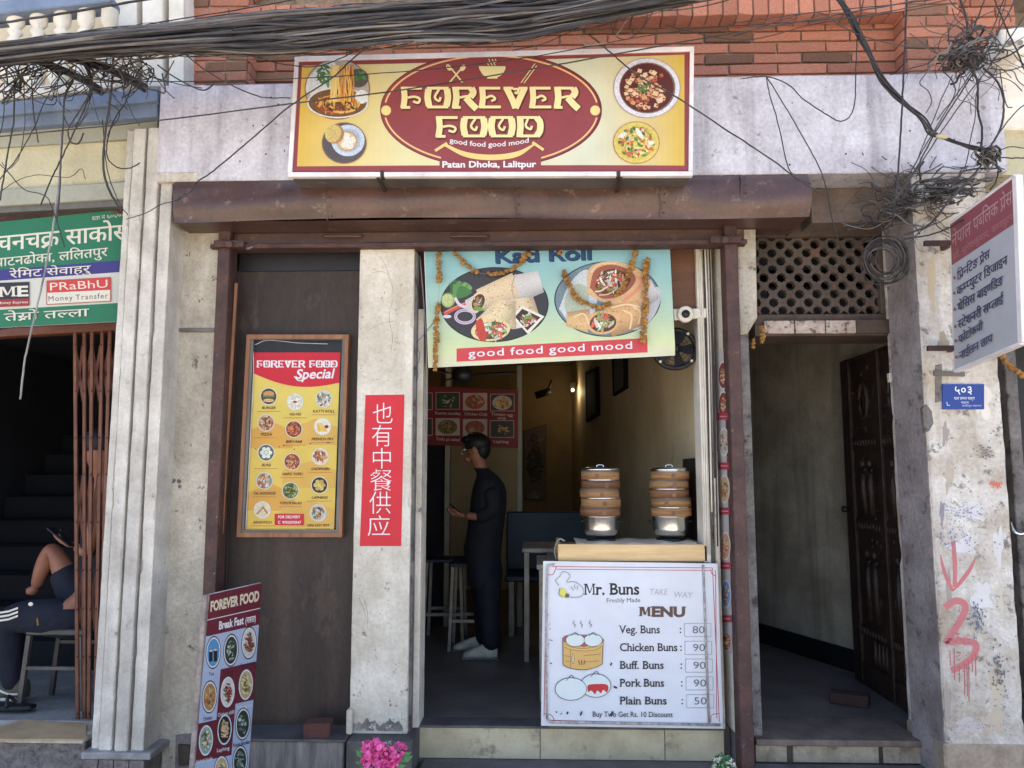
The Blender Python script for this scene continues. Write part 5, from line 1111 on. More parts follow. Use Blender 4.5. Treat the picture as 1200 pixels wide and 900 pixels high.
# hat, bun and basket drawings
for p in ([(655, 686), (651, 680), (656, 675), (659, 670), (665, 671), (668, 675), (664, 681)], [(656, 689), (655, 696), (660, 700)], [(664, 682), (674, 682), (682, 688), (684, 694), (680, 699), (668, 700)], [(669, 687), (672, 692)], [(673, 685), (674, 690)], [(677, 686), (676, 691)]): c.stroke(spl2(p), .55, s(96, 96, 100))
c.ell(659.5, 694, 3.6, 5, s(224, 214, 80), 20); c.poly([(663, 695), (667, 696), (667, 700), (662, 700)], s(110, 96, 60))
for x in (673, 681.5, 692): c.stroke(spl2([(x, 727), (x - 1.6, 730), (x + 1, 732), (x - .2, 735)]), .7, s(96, 96, 100))
c.poly([(659, 747), (659.5, 779)] + spl2([(659.5, 779), (668, 783), (684, 785), (698, 782), (706, 778)]) + [(707, 750), (705, 747)], bl_)
c.poly([(659.8, 748), (660.2, 778.4)] + spl2([(660.2, 778.4), (668, 782.2), (684, 784.2), (698, 781.4), (705.3, 777.4)]) + [(706.3, 750), (704, 748)], s(216, 172, 100))
c.poly(spl2([(660, 752), (661, 746), (668, 744), (698, 744), (705, 747), (706, 752), (684, 758)]), s(176, 84, 80))
for cx_, cy_, r1, r2 in ((674, 750, 11.3, 7.6), (695, 750, 11, 7.6)): c.ell(cx_, cy_, r1, r2, bl_, 26); c.ell(cx_, cy_, r1 - .6, r2 - .6, s(216, 224, 222), 26); c.stroke(spl2([(cx_ - 5, cy_ - 5), (cx_, cy_ - 9), (cx_ + 4, cy_ - 5)]), .6, bl_)
c.poly([(660, 754)] + spl2([(660, 754), (670, 758), (684, 759.5), (698, 757.5), (706.5, 752)]) + [(706.5, 756)] + spl2([(706.5, 756), (698, 761), (684, 762.5), (670, 761), (660, 757.5)]), s(222, 180, 108))
for p in ([(660, 754), (670, 758), (684, 759.5), (698, 757.5), (706.5, 752)], [(660, 757.5), (670, 761), (684, 762.5), (698, 761), (706.5, 756)], [(668.5, 761), (668.5, 782)], [(661, 768), (668, 769)], [(662, 774), (668, 775)], [(684, 768), (704, 766)], [(680, 776), (702, 774)]): c.stroke(spl2(p), .5, s(110, 80, 50))
c.ell(671.5, 771.5, 1.5, 6.4, bl_, 16); c.ell(671.5, 771.5, 1, 5.8, s(226, 200, 150), 16); c.text('ㅐ7', (677, 779), (686, 779), 6, s(110, 76, 46), .01) if False else [c.stroke(p, 1.2, s(120, 84, 52)) for p in ([(678, 773), (679, 779)], [(681, 773), (682, 779)], [(684, 773.5), (685.5, 774), (684, 778.5)])]
for cx_, cy_, r1, r2 in ((698, 803, 18, 14), (669, 807, 18.7, 13.5)):
    c.ell(cx_, cy_, r1, r2, bl_, 34); c.ell(cx_, cy_, r1 - .7, r2 - .7, s(218, 226, 224), 34); c.stroke(spl2([(cx_ - 6, cy_ - r2 + 4), (cx_ + .5, cy_ - r2 - 2.5), (cx_ + 4, cy_ - r2 + 1.5)]), .7, bl_)
    if cx_ > 690: c.poly(spl2([(688, 805), (690, 802), (700, 801), (710, 801.5), (713, 805), (711, 811), (707, 808), (704, 812), (700, 809), (697, 813), (693, 809), (689, 811)]), s(196, 48, 52))
for x, y, r1, r2 in ((652, 834, 1.2, .8), (657.5, 836, .5, 1.6), (665, 835, 1.1, 2), (681, 835.5, 1.2, 3), (717, 836, 1.5, 3.8), (716, 778, 1, 2.2), (721, 805, 2.6, 1.4), (646, 750, 2, .4), (645.5, 777, 1.6, .7)): c.ell(x, y, r1, r2, s(60, 56, 58), 9, .4)
for i in range(60): c.ell(rs.gauss(641.5, 1.4), rs.uniform(700, 800), rs.uniform(.2, .6), rs.uniform(.3, 1.2), s(196, 110, 120), 5)
c.adj = (.92, .0); c.done('menu_print', t, PRINTW)

# ================================================================ leaning food board (lower left)
AB = vplane(-1.478, -.625, -1.37, -.25)
A0, A1 = AB
nA = A1 if A1.dot(CAM - A0) > 0 else -A1
AB = (A0, nA)
t = thing('leaning_food_board', 'tall maroon and blue breakfast picture board leaning in front of the left pillar', 'food board', (-1.42, -.44, -.44))
AQ = [(245.5, 697), (307, 683), (286, 960), (223, 990)]
MB().prism([P(a, b, AB) for a, b in AQ], -nA * .02).build('board', M['pillar'], t)
m = MB(); a, b = P(243.5, 697, AB), P(221, 990, AB); m.beam(a - nA * .01, b - nA * .01, .022, .03); m.build('timber_edge', mat('weathered_timber', s(150, 138, 130), s(112, 100, 94), 9, .85, fine=.25), t, bevel=.003)
c = Canvas(AB, nA); mr_, lb_ = s(110, 30, 46), s(176, 188, 214)
def ab(u, v):                                    # u across 0-3 columns, v down in photo pixels along the left edge
    x0, x1 = 245.5 - 17.8 * v / 203, 307 - 16 * v / 217
    return (x0 + (x1 - x0) * u / 3, 697 + v - (14 + v * -.0) * u / 3 - 0)
def abr(u0, v0, u1, v1, col): c.poly([ab(u0, v0), ab(u1, v0), ab(u1, v1), ab(u0, v1)], col)
abr(0, 0, 3, 320, lb_); abr(0, 0, 3, 49, mr_); abr(0, 29.3, 3, 30.2, WHITE)
tf = dict(bold=.02); a, b = ab(.12, 20), ab(2.95, 20); 
def tilt(word, u0, u1, v, h, col, **k): a, b = ab(u0, v), ab(u1, v); c.text(word, a, b, h, col, k.get('bold', .02), up=(.03, -1), slant=k.get('sl', 0))
tilt('FOREVER FOOD', .12, 2.9, 20, 11, s(226, 214, 180), bold=.045); tilt('Break Fast', .7, 2.1, 44, 9, WHITE, bold=.03); tilt('(नास्ता)'.replace('स्', 'स~'), 2.2, 2.8, 44, 7, WHITE)
abr(1, 92, 3, 137, mr_); abr(0, 151, 1, 197, mr_) ; abr(1, 137, 2, 182, mr_); abr(0, 151, 2, 197, mr_); abr(0, 197, 2, 300, lb_); abr(1, 183.2, 1.01, 184, mr_)
foods = [(.5, 70, 'tea', 'Tea'), (1.5, 72, 'dark', 'Chana'), (2.5, 68, 'red', 'Sandwich'), (.5, 122, 'pizza', 'Omlet'), (1.5, 121, 'red', 'Chicken chilli'), (2.5, 117, 'chow', 'Tomato egg soup'), (.5, 173, 'oil', 'Handmade Noodles'), (1.5, 165, 'laph', 'Laphing'), (2.5, 163, 'dark', 'Keema Noodles'), (1.5, 214, 'chow', 'Chowmein'), (2.5, 207, 'dark', 'Soup'), (.5, 226, 'curry', 'Biryani')]
for u, v, kd, nm in foods:
    c.dish()
    x, y = ab(u, v); c.ell(x, y, 9, 19.5, s(60, 50, 54), 26, .06); rsz = 8.3
    c.ell(x, y, rsz, 18, s(226, 226, 220), 26, .06)
    cc = {'tea': s(84, 150, 200), 'dark': s(50, 60, 54), 'red': s(214, 206, 200), 'pizza': s(176, 130, 80), 'chow': s(196, 170, 120), 'oil': s(150, 170, 160), 'laph': s(44, 42, 44), 'curry': s(150, 80, 50)}[kd]
    c.ell(x, y, 7.2, 16, cc, 26, .06)
    pal = {'tea': [s(60, 40, 36)], 'dark': [s(110, 130, 110), s(180, 190, 180), s(40, 60, 40)], 'red': [s(170, 40, 50), s(110, 130, 70), s(120, 60, 50)], 'pizza': [s(200, 160, 90), s(150, 90, 50)], 'chow': [s(220, 200, 150), s(120, 110, 60)], 'oil': [s(200, 160, 90), s(220, 220, 210), s(80, 110, 70)], 'laph': [s(214, 180, 130)], 'curry': [s(200, 120, 60)]}[kd]
    if kd == 'tea':
        for dx in (-3, 2.5): c.poly([(x + dx - 2.2, y - 2 - dx * .2), (x + dx + 2.2, y - 3 - dx * .2), (x + dx + 2, y + 10), (x + dx - 2, y + 11)], s(44, 34, 34)); c.ell(x + dx, y - 2.6 - dx * .2, 2.2, 1.2, s(200, 190, 180), 10)
    else: c.mess(x, y, 5.4, 13, pal, 26, 2.0, rs, 1.3)
    dk = not ((u == 1.5 and v in (121, 165)) or (u == 2.5 and v == 117) or (u == .5 and v == 173))
    lw = min(.46, len(nm) * .05); tilt(nm, u - lw, u + lw, v + 27 if v < 150 else v + 25, 4.2, s(40, 44, 60) if dk else WHITE, bold=.005)
c.done('board_print', t)

# narrow picture strip on the reveal by the right rail
q0, q1 = P(841, 600, .1), P(857, 600, -.13)
SP = vplane(q0.x, .1, q1.x, -.13); nS = SP[1] if SP[1].dot(CAM - SP[0]) > 0 else -SP[1]; SP = (SP[0] + nS * .004, nS)
t = thing('picture_strip', 'narrow vertical strip of food pictures on the reveal by the right rail', 'picture strip', (q0.x, 0, 1.2))
c = Canvas(SP, nS)
def sx_(y): return 839 + (y - 400) / 300 * 5, 854.5 + (y - 400) / 300 * 5
a0, a1 = sx_(410); b0, b1 = sx_(765); c.poly([(a0, 412), (a1, 408), (b1, 768), (b0, 760)], s(196, 190, 190))
for y, col, kd in ((440, s(130, 60, 56), 'red'), (475, s(150, 50, 56), 'red'), (518, s(190, 190, 180), 'dark'), (573, s(206, 170, 120), 'chow'), (640, s(206, 150, 120), 'red'), (696, s(110, 150, 200), 'chow'), (752, s(190, 90, 66), 'red')):
    x0, x1 = sx_(y); xm = (x0 + x1) / 2; c.ell(xm, y, 6.2, 17 if y < 740 else 11, s(226, 222, 214), 26); c.ell(xm, y, 5.2, 15 if y < 740 else 10, col, 26); c.mess(xm, y, 4, 11, [s(190, 100, 70), s(214, 170, 120), s(90, 110, 70), s(226, 200, 180)], 22, 1.6, rs, 1.3)
for y in (488, 546, 599, 663, 725): x0, x1 = sx_(y); c.poly([(x0 + 2, y - 4), (x1 - 1, y - 4), (x1 - 1, y + 4), (x0 + 2, y + 4)], s(186, 50, 70)); c.text('Buns', (x0 + 4, y + 1.5), (x1 - 2, y + 1.5), 3.4, s(226, 200, 200), .01) if False else c.stroke([(x0 + 4, y), (x1 - 3, y)], 1, s(226, 190, 196))
c.done('strip_print', t)
# ================================================================ dried marigold garlands
GM = []
for k in range(4):
    bm = bmesh.new(); bmesh.ops.create_icosphere(bm, subdivisions=2, radius=1)
    for v in bm.verts: v.co *= rnd.uniform(.62, 1.12)
    me = bpy.data.meshes.new('flower'); bm.to_mesh(me); bm.free(); me.materials.append(M['gold']); GM.append(me)
def garland(label, pts, Y, n, r_=.0125, gaps=()):
    path = spl([P(a, b, Y) for a, b in pts], 10); t = thing('marigold_garland', label, 'garland', path[0], 'dried marigold garlands')
    L_ = [0]
    for i in range(1, len(path)): L_.append(L_[-1] + (path[i] - path[i - 1]).length)
    MB().tube(path, .0012, 4).build('string', M['cablelight'], t)
    for k in range(n):
        f = (k + .5) / n
        if any(a < f < b for a, b in gaps): continue
        d = f * L_[-1]; j = max(i for i in range(len(L_)) if L_[i] <= d)
        p = path[j] + (path[min(j + 1, len(path) - 1)] - path[j]) * ((d - L_[j]) / max(1e-6, (L_[min(j + 1, len(path) - 1)] - L_[j])))
        for e in (-1, 1):
            o = bpy.data.objects.new('flower', rnd.choice(GM)); COL.objects.link(o); q = r_ * rnd.uniform(.75, 1.35)
            o.location = p + Vector((e * q * .5 + rnd.uniform(-.003, .003), -.004 + rnd.uniform(-.006, .002), rnd.uniform(-.006, .006))); o.scale = (q, q, q * .85); o.rotation_euler = (rnd.random() * 6, rnd.random() * 6, rnd.random() * 6); put(o, t)
YGA = YK - .02
garland('straight dried garland hanging down the left edge of the roll banner', [(514, 296), (515, 330), (513, 360), (511, 400), (510, 436)], YGA, 34, .011, ((.26, .42),))
garland('drooping dried garland looped over the top of the left food oval', [(533, 296), (548, 312), (562, 320), (588, 320), (606, 312), (620, 296)], YGA, 22, .0115, ((.38, .44),))
garland('drooping dried garland looped across the right food oval', [(660, 316), (668, 336), (680, 352), (700, 360), (712, 356), (724, 344), (734, 328), (742, 306), (746, 293)], YGA, 32, .012, ((.54, .58),))
garland('short dried garland hanging straight over the right food oval', [(757, 304), (757, 330), (756, 360), (754, 385), (753, 402)], YGA, 20, .0125)
garland('tiny dried garland knot tied above the middle of the roll banner', [(656, 290), (657, 300)], YGA, 3, .009)
garland('small dried garland tail hanging at the corner of the passage lintel', [(893, 381), (893, 402)], -.09, 5, .010)
garland('smaller withered garland tail left of the other under the plaster stub', [(883, 396), (883, 410)], -.09, 3, .009)
garland('faded garland strung in the dark bay right of the projecting sign', [(1172, 416), (1184, 430), (1200, 442)], -.2, 10, .011)

# ================================================================ lamp holder and small fan at the doorway head
t = thing('lamp_holder', 'round white lamp holder on a board fixed at the right of the banner', 'lamp holder', P(803, 368, -.03))
pp([(789, 362), (828, 361), (828, 372), (790, 375)], -.03, .0).build('board', M['white'], t, bevel=.003)
a = P(803, 368.5, -.03); MB().lathe(a, [(0, -.012), (.022, -.012), (.034, -.02), (.043, -.016), (.045, .0)], 24, 'y').build('rim', M['white'], t)
MB().lathe(a, [(0, -.022), (.02, -.024), (.022, -.01)], 20, 'y').build('socket', M['black'], t)
tag(MB().box(X(785, 330, .02), X(823, 330, .02), .02, .05, Z(362, 800, .02), 2.6).build('timber_board', mat('reddish_brown_board', s(118, 78, 54), s(92, 60, 42), 5, .6, stretch=(.3, 1, 3), fine=.15)), 'reddish brown timber board behind the banner beside the door jamb', 'timber board')
t = thing('exhaust_fan', 'black round exhaust fan partly hidden behind the corner of the roll banner', 'exhaust fan', P(792, 412, .06))
a = P(791, 409, .06); MB().tube([a + Vector((.115 * math.cos(q), 0, .105 * math.sin(q))) for q in [6.283 * i / 32 for i in range(33)]], .014, 6).build('ring', M['black'], t)
m = MB()
for i in range(5):
    q = 6.283 * i / 5; d = Vector((math.cos(q), 0, math.sin(q))); u = Vector((-math.sin(q), .35, math.cos(q))); m.face([a + d * .02 - u * .015, a + d * .1 - u * .04, a + d * .1 + u * .03, a + d * .02 + u * .015])
m.build('blade', M['black'], t); MB().ball(a, .03, .03, .03).build('motor_hub', M['black'], t)
m = MB()
for rr in (.03, .05, .07, .09): m.tube([a + Vector((rr * math.cos(q), -.025, rr * math.sin(q))) for q in [6.283 * i / 24 for i in range(25)]], .0018, 4)
for i in range(12): q = 6.283 * i / 12; m.tube([a + Vector((.02 * math.cos(q), -.025, .02 * math.sin(q))), a + Vector((.11 * math.cos(q), -.018, .11 * math.sin(q)))], .0018, 4)
m.build('guard', M['black'], t)
for q in (-2.4, -.7, .9): MB().ball(a + Vector((.112 * math.cos(q), -.016, .104 * math.sin(q))), .008, .004, .008).build('screw', M['white'], t)

# ================================================================ steamer counter
t = thing('counter', 'small steamer counter with pale plywood box top at the shop doorway', 'counter', (X(740, 750, .2), .2, 0))
cz1 = Z(638, 740, -.02); cz0 = Z(658, 740, -.02)
ca, cb_ = X(654, 650, -.02), X(829, 650, -.02)
MB().box(ca, cb_, -.02, 0, cz0, cz1).build('front_board', M['plywood'], t, bevel=.003)
MB().box(ca, ca + .015, .001, .42, cz0, cz1 - .003).build('side_board', M['plywood'], t); MB().box(cb_ - .015, cb_, .001, .42, cz0, cz1 - .003).build('side_board', M['plywood'], t)
MB().box(ca + .02, cb_ - .02, .002, .42, cz0, cz0 + .02).build('shelf', M['alu'], t)
MB().box(X(642, 700, 0), X(830, 700, 0), -.03, .45, .0, cz0 - .002).build('cabinet', M['galv'], t)
m = MB(); a0, a1 = X(675, 637, -.0), X(817, 637, 0); n = 24
for i in range(n):
    x0, x1 = a0 + (a1 - a0) * i / n, a0 + (a1 - a0) * (i + 1) / n; f = lambda x: cz1 + .004 + .003 * math.sin(x * 40)
    m.face([(x0, -.012, f(x0) - .008), (x1, -.012, f(x1) - .008), (x1, .01, f(x1)), (x0, .01, f(x0))]); m.face([(x0, .01, f(x0)), (x1, .01, f(x1)), (x1, .3, f(x1)), (x0, .3, f(x0))])
tag(m.build('foil_sheet', mat('crumpled_sheet', s(214, 200, 178), s(190, 170, 146), 9, .4, bump=.5, bs=20)), 'crumpled pale sheet lying on the plywood counter under the steamers', 'sheet')
m = MB(); m.tube(spl([P(a, b, .02) for a, b in ((652, 656), (650, 644), (655, 632), (662, 634))]), .005, 6); tag(m.build('rubber_hose', M['cablelight']), 'thin grey hose bent beside the corner of the plywood counter', 'hose')
YST = .2
for side, px, labs in ((0, 704, 'left'), (1, 785.5, 'right')):
    lean = 0
    def zz(y): return Z(y, px, YST)
    cx = X(px, 610, YST); k_ = 901 / (YST + 4.1) / 1.0; rr = 21 / 901 * (YST + 4.1)
    z0 = cz1 + .022; zt_ = zz(604)
    st_nm = 'left' if side == 0 else 'right'
    MB().lathe((cx, YST, z0 - .014), [(.05, -.01), (.08, -.008), (.08, .006), (0, .006)], 20).build('burner', M['black'], None); o = COL.objects[-1]; tag(o, f'black stove ring under the {st_nm} steaming pot', 'stove ring', 'stove rings')
    tp = thing('steaming_pot', f'shiny steel pot at the base of the {st_nm} bamboo steamer stack', 'pot', (cx, YST, z0), 'steaming pots')
    h = zt_ - z0; MB().lathe((cx, YST, z0), [(0, 0), (rr * .6, .001), (rr * .78, .008), (rr * .9, .022), (rr * .96, .045), (rr * .97, h * .9), (rr * 1.03, h - .004), (rr * 1.03, h), (rr * .95, h), (rr * .9, h * .6)], 40).build('bowl', M['steel'], tp)
    for e in (-1, 1): MB().tube(spl([(cx + e * rr * .96, YST - .025, z0 + h * .72), (cx + e * rr * 1.12, YST - .02, z0 + h * .74), (cx + e * rr * 1.12, YST + .02, z0 + h * .74), (cx + e * rr * .96, YST + .025, z0 + h * .72)]), .004, 6).build('handle', M['black'], tp)
    zz0 = zt_ + .001; tier = (zz(551) - zz0) / 5; nm = ['lowest', 'second lowest', 'middle', 'second highest', 'topmost']
    for i in range(5):
        b0 = zz0 + i * tier; dx = rnd.uniform(-.006, .006); R0 = rr * (1.1 - .012 * i)
        tb = thing('bamboo_steamer', f'{nm[i]} bamboo steamer tier of the {st_nm} stack on the counter', 'bamboo steamer', (cx + dx, YST, b0), 'stacked bamboo steamers')
        MB().lathe((cx + dx, YST, b0), [(R0 * .9, .002), (R0, .0), (R0, tier * .84), (R0 * .93, tier * .84), (R0 * .9, tier * .3)], 36).build('hoop', M['bamboo'] if (i + side) % 3 else M['bamboodark'], tb)
        MB().lathe((cx + dx, YST, b0 + tier * .845), [(R0 * .4, .0), (R0 * .985, 0), (R0 * .99, tier * .14), (R0 * .93, tier * .18)], 36).build('steel_rim', M['steel'] if (i + side) % 2 else M['galv'], tb)
        a = rnd.uniform(-1.9, -1.2); MB().beam((cx + R0 * 1.005 * math.cos(a), YST + R0 * 1.005 * math.sin(a), b0 + tier * .1), (cx + R0 * 1.005 * math.cos(a), YST + R0 * 1.005 * math.sin(a), b0 + tier * .62), .02, .004).build('lashing', M['bamboodark'], tb)
    zl_ = zz0 + 5 * tier + .001; R0 = rr * 1.05
    tl = thing('steamer_lid', f'domed steel lid with loop handle closing the {st_nm} steamer stack', 'lid', (cx, YST, zl_), 'steamer lids')
    MB().lathe((cx, YST, zl_), [(R0, 0), (R0 * 1.01, .004), (R0 * .9, .011), (R0 * .6, .016), (0, .018)], 36).build('dome', M['steel'], tl)
    MB().tube(spl([(cx - .02, YST, zl_ + .015), (cx - .014, YST, zl_ + .027), (cx + .014, YST, zl_ + .027), (cx + .02, YST, zl_ + .015)]), .003, 6).build('loop_handle', M['steel'], tl)

# ================================================================ inside the shop
YI = 2.5                                         # partition
t = thing('partition', 'pale ochre partition with white posts at the back of the shop', 'partition', (-.5, YI, 0))
wht = mat('dull_cream_post', s(170, 162, 146), s(150, 142, 126), 6, .6, fine=.1)
a, b = X(528, 600, YI), X(607, 600, YI)
MB().box(a, b, YI + .01, YI + .05, .3, Z(520, 560, YI) + .3).build('panel', M['olive'], t)
for px in (524, 609): xx = X(px, 600, YI); MB().box(xx - .022, xx + .022, YI - .02, YI + .06, 0, 2.2).build('post', wht, t, bevel=.003)
MB().box(X(585, 602, YI), b - .001, YI - .03, YI + .005, Z(606, 600, YI), Z(603, 600, YI)).build('ledge', wht, t)
xx = X(502, 600, YI); MB().box(-1.29, X(521, 600, YI), YI + .02, YI + .04, 0, 2.0).build('curtain', M['blackcloth'], t)
tm = thing('wall_menu_board', 'dark red six picture food menu board hanging above the partition inside', 'menu board', (X(550, 490, YI - .05), YI - .05, 2))
BQ = [(497, 452), (607, 458), (607, 525), (497, 521)]
pp(BQ, YI - .05, YI - .03).build('board', M['darkwood'], tm)
c = Canvas(YI - .05); c.poly(BQ, s(140, 28, 38))
fq = [(496, 460, s(190, 160, 90)), (510.5, 459.5, s(60, 84, 56)), (542.5, 460.5, s(196, 80, 60)), (574.5, 461.5, s(196, 160, 110)), (496, 490, s(150, 120, 60)), (510.5, 490, s(140, 110, 56)), (542.5, 491, s(170, 80, 60)), (574, 492.5, s(60, 60, 70))]
for i, (x, y, col) in enumerate(fq):
    w_ = 11 if x < 500 else 28.5
    c.rect(x, y, x + w_, y + 20.5, s(220, 180, 170)); c.rect(x + .8, y + .8, x + w_ - .8, y + 19.7, s(70, 64, 62) if i not in (2, 5, 6) else s(206, 196, 186))
    pal = [[s(60, 96, 60), s(40, 70, 50), s(206, 190, 170)], [s(206, 70, 50), s(190, 110, 70), s(96, 110, 60), s(226, 190, 150)], [s(214, 150, 80), s(196, 120, 60), s(226, 190, 120)], [s(150, 120, 60), s(110, 84, 40), s(180, 150, 84)], [s(190, 60, 50), s(110, 130, 70), s(206, 150, 120)], [s(214, 160, 90)]]
    if w_ > 20:
        c.ell(x + 14, y + 10.5, 11.5, 8.5, s(214, 206, 196) if i == 3 else col, 26); c.mess(x + 14, y + 10.5, 10, 7.5, pal[{1: 0, 2: 1, 3: 2, 5: 3, 6: 4, 7: 5}[i]], 30 if i != 7 else 8, 2.1, rs, 1.5)
for nm, x0, y0, x1, y1 in (('Keema noodles', 510, 485.5, 540, 486.5), ('Chicken Chilli', 544, 486.5, 571, 487.5), ('Tomato egg', 575.5, 486.8, 601, 488), ('soup', 583, 491.2, 593, 491.6), ('Tofu pi salad', 511, 516, 539, 517), ('Laphing', 578, 518.8, 596, 519.4), ('Bhatmas', 544, 517, 560, 517.6)): c.text(nm, (x0, y0), (x1, y1), 3.4, s(226, 216, 206), .012)
c.done('board_print', tm)
# posters and frames on walls
yb = DEEP - .02
t = thing('wall_poster', 'dark landscape poster on the ochre wall behind the person', 'poster', P(627, 545, yb))
pp([(614, 505), (640, 497), (640, 587), (614, 585)], yb, yb + .012).build('sheet', M['darkwood'], t)
c = Canvas(yb); c.poly([(614.5, 506), (639.5, 498), (639.5, 586), (614.5, 584)], s(112, 96, 84)); c.mess(627, 515, 10, 8, [s(90, 90, 100), s(130, 120, 120), s(70, 66, 70)], 30, 3, rs); c.mess(627, 545, 10, 24, [s(60, 52, 50), s(84, 76, 70), s(50, 46, 46)], 60, 3, rs, 1.8); c.mess(626, 580, 10, 4, [s(150, 140, 120), s(120, 110, 96)], 14, 3, rs); c.done('poster_print', t)
def rwx(y): return RX + .05 - ang * y
RWP = ('r',)
rw0 = Vector((RX + .05, 0, 0)); rwd = Vector((-ang, 1, 0)).normalized(); rwn = Vector((-rwd.y, rwd.x, 0))
RWP = (rw0 + Vector((0, 0, 0)) + rwn * .0, rwn)
def onwall(poly, off, th, mb=None):
    mb = mb or MB(); pl2 = (rw0 + rwn * off, rwn); mb.prism([P(a, b, pl2) for a, b in poly], -rwn * th); return mb
for lab, poly, inner in (('small bright picture frame deepest along the right shop wall', [(657.5, 466), (664, 461), (664.5, 501), (658, 504)], s(200, 190, 160)), ('tall dark picture frame in the middle of the right shop wall', [(685.5, 436), (699, 430), (700, 487), (686.5, 495)], s(80, 84, 92)), ('dark picture frame nearest the banner on the right shop wall', [(717, 420), (732, 412), (732.5, 455), (718, 464)], s(96, 90, 84))):
    t = thing('framed_picture', lab, 'picture frame', P(*poly[0], (rw0, rwn)), 'picture frames on the right wall')
    onwall(poly, .03, .028).build('frame', mat('matt_black_frame', s(26, 24, 24), rough=.95, spec=.1), t)
    cx_, cy_ = sum(p[0] for p in poly) / 4, sum(p[1] for p in poly) / 4; pi = [(cx_ + (a - cx_) * .7, cy_ + (b - cy_) * .86) for a, b in poly]
    onwall(pi, .033, .002).build('picture', mat('faded_picture', inner, (inner[0] * .6, inner[1] * .6, inner[2] * .6, 1), 20, .85), t)
t = thing('notice_board', 'dark brown board leaning against the right shop wall behind the steamers', 'board', P(810, 600, .5)); onwall([(800, 538), (822, 536), (823, 650), (802, 650)], .02, .018).build('panel', M['darkwood'], t)
tag(onwall([(814, 452), (820, 450), (820, 464), (815, 465)], .012, .01).build('wall_switch', M['white'], bevel=.002), 'small white switch on the wall beside the door jamb', 'switch')
# security camera
a = P(637, 460, DEEP - .9); t = thing('security_camera', 'small dark security camera on the ceiling corner inside the shop', 'security camera', a)
MB().tube([a + Vector((-.1, -.02, -.04)), a + Vector((.08, .0, .02))], .045, 10).build('housing', M['black'], t); MB().tube([a + Vector((.05, 0, .02)), a + Vector((.1, .05, .16))], .015, 6).build('arm', M['black'], t)
# ceiling fan
YFN = .9; a = P(542, 440, YFN); t = thing('ceiling_fan', 'dark three bladed ceiling fan hanging behind the banner inside the shop', 'ceiling fan', a)
MB().lathe(a, [(0, -.05), (.05, -.045), (.072, -.01), (.07, .02), (.045, .05), (.03, .11), (.03, .13), (.012, .14), (.012, HZ - a.z)], 20).build('motor', M['black'], t)
for tgt, wd_ in (((605, 435), .06), ((505, 430), .05), ((522, 446), .03)):
    b = P(tgt[0], tgt[1], YFN + (.0 if tgt[0] != 522 else .3)); d = (b - a); d.z *= .6; d2 = d.normalized(); sd = Vector((0, 1, .22)) * wd_; q0 = a + d2 * .06
    m = MB(); m.prism([q0 - sd * .4, a + d2 * .16 - sd, a + d - sd, a + d + sd, a + d2 * .16 + sd, q0 + sd * .4], (0, 0, .006)); m.build('blade', M['black'], t)
# tables and stools
tw = mat('cream_table_metal', s(168, 160, 146), s(130, 122, 108), 9, .5, fine=.1); tb_ = mat('dark_blue_laminate', s(26, 48, 66), s(20, 38, 54), 6, .5)
def table(label, x0, x1, y0, y1, h, skirt=False):
    t = thing('dining_table', label, 'table', ((x0 + x1) / 2, (y0 + y1) / 2, 0), 'narrow dining tables')
    MB().box(x0, x1, y0, y1, h - .03, h).build('table_top', tw if not skirt else tb_, t, bevel=.004)
    for x in (x0 + .03, x1 - .03):
        for y in (y0 + .03, y1 - .03): MB().box(x - .015, x + .015, y - .015, y + .015, 0, h - .031).build('leg', tw, t)
        MB().box(x - .012, x + .012, y0 + .046, y1 - .046, .1, .125).build('foot_bar', tw, t)
    return t
table('front white edged dining table beside the bun menu banner', .0, .5, .38, .86, .76)
table('second dining table behind the front white edged table', -.1, .45, 1.3, 1.8, .76)
for lab, px, py, h in (('blue bench seat behind the front table near the counter', 632, 640, .5),):
    t = thing('bench', lab, 'bench', (.2, 2.1, 0)); MB().box(-.25, .55, 2.1, 2.5, .42, .47).build('seat', tb_, t, bevel=.01); MB().box(-.25, .55, 2.44, 2.5, .471, .95).build('backrest', tb_, t, bevel=.01)
    for x in (-.2, .5): MB().box(x - .02, x + .02, 2.12, 2.45, 0, .419).build('leg', tw, t)
def stool(label, x, y, h=.62, w_=.3):
    t = thing('stool', label, 'stool', (x, y, 0), 'cream metal stools'); MB().box(x - w_ / 2, x + w_ / 2, y - w_ / 2, y + w_ / 2, h - .025, h).build('seat', tb_, t, bevel=.005)
    for a in (-1, 1):
        for b in (-1, 1): MB().beam((x + a * w_ * .5, y + b * w_ * .5, 0), (x + a * w_ * .43, y + b * w_ * .43, h - .026), .022, .022).build('leg', tw, t)
        MB().box(x - w_ * .44, x + w_ * .44, y + a * w_ * .46 - .01, y + a * w_ * .46 + .01, .2, .222).build('stretcher', tw, t)
    return t
stool('metal stool far left of the standing person', X(522, 700, 2.0), 2.0); stool('metal stool just behind the standing person', X(553, 700, 1.75), 1.75); stool('stool tucked under the front table', .2, 1.05, .5); 
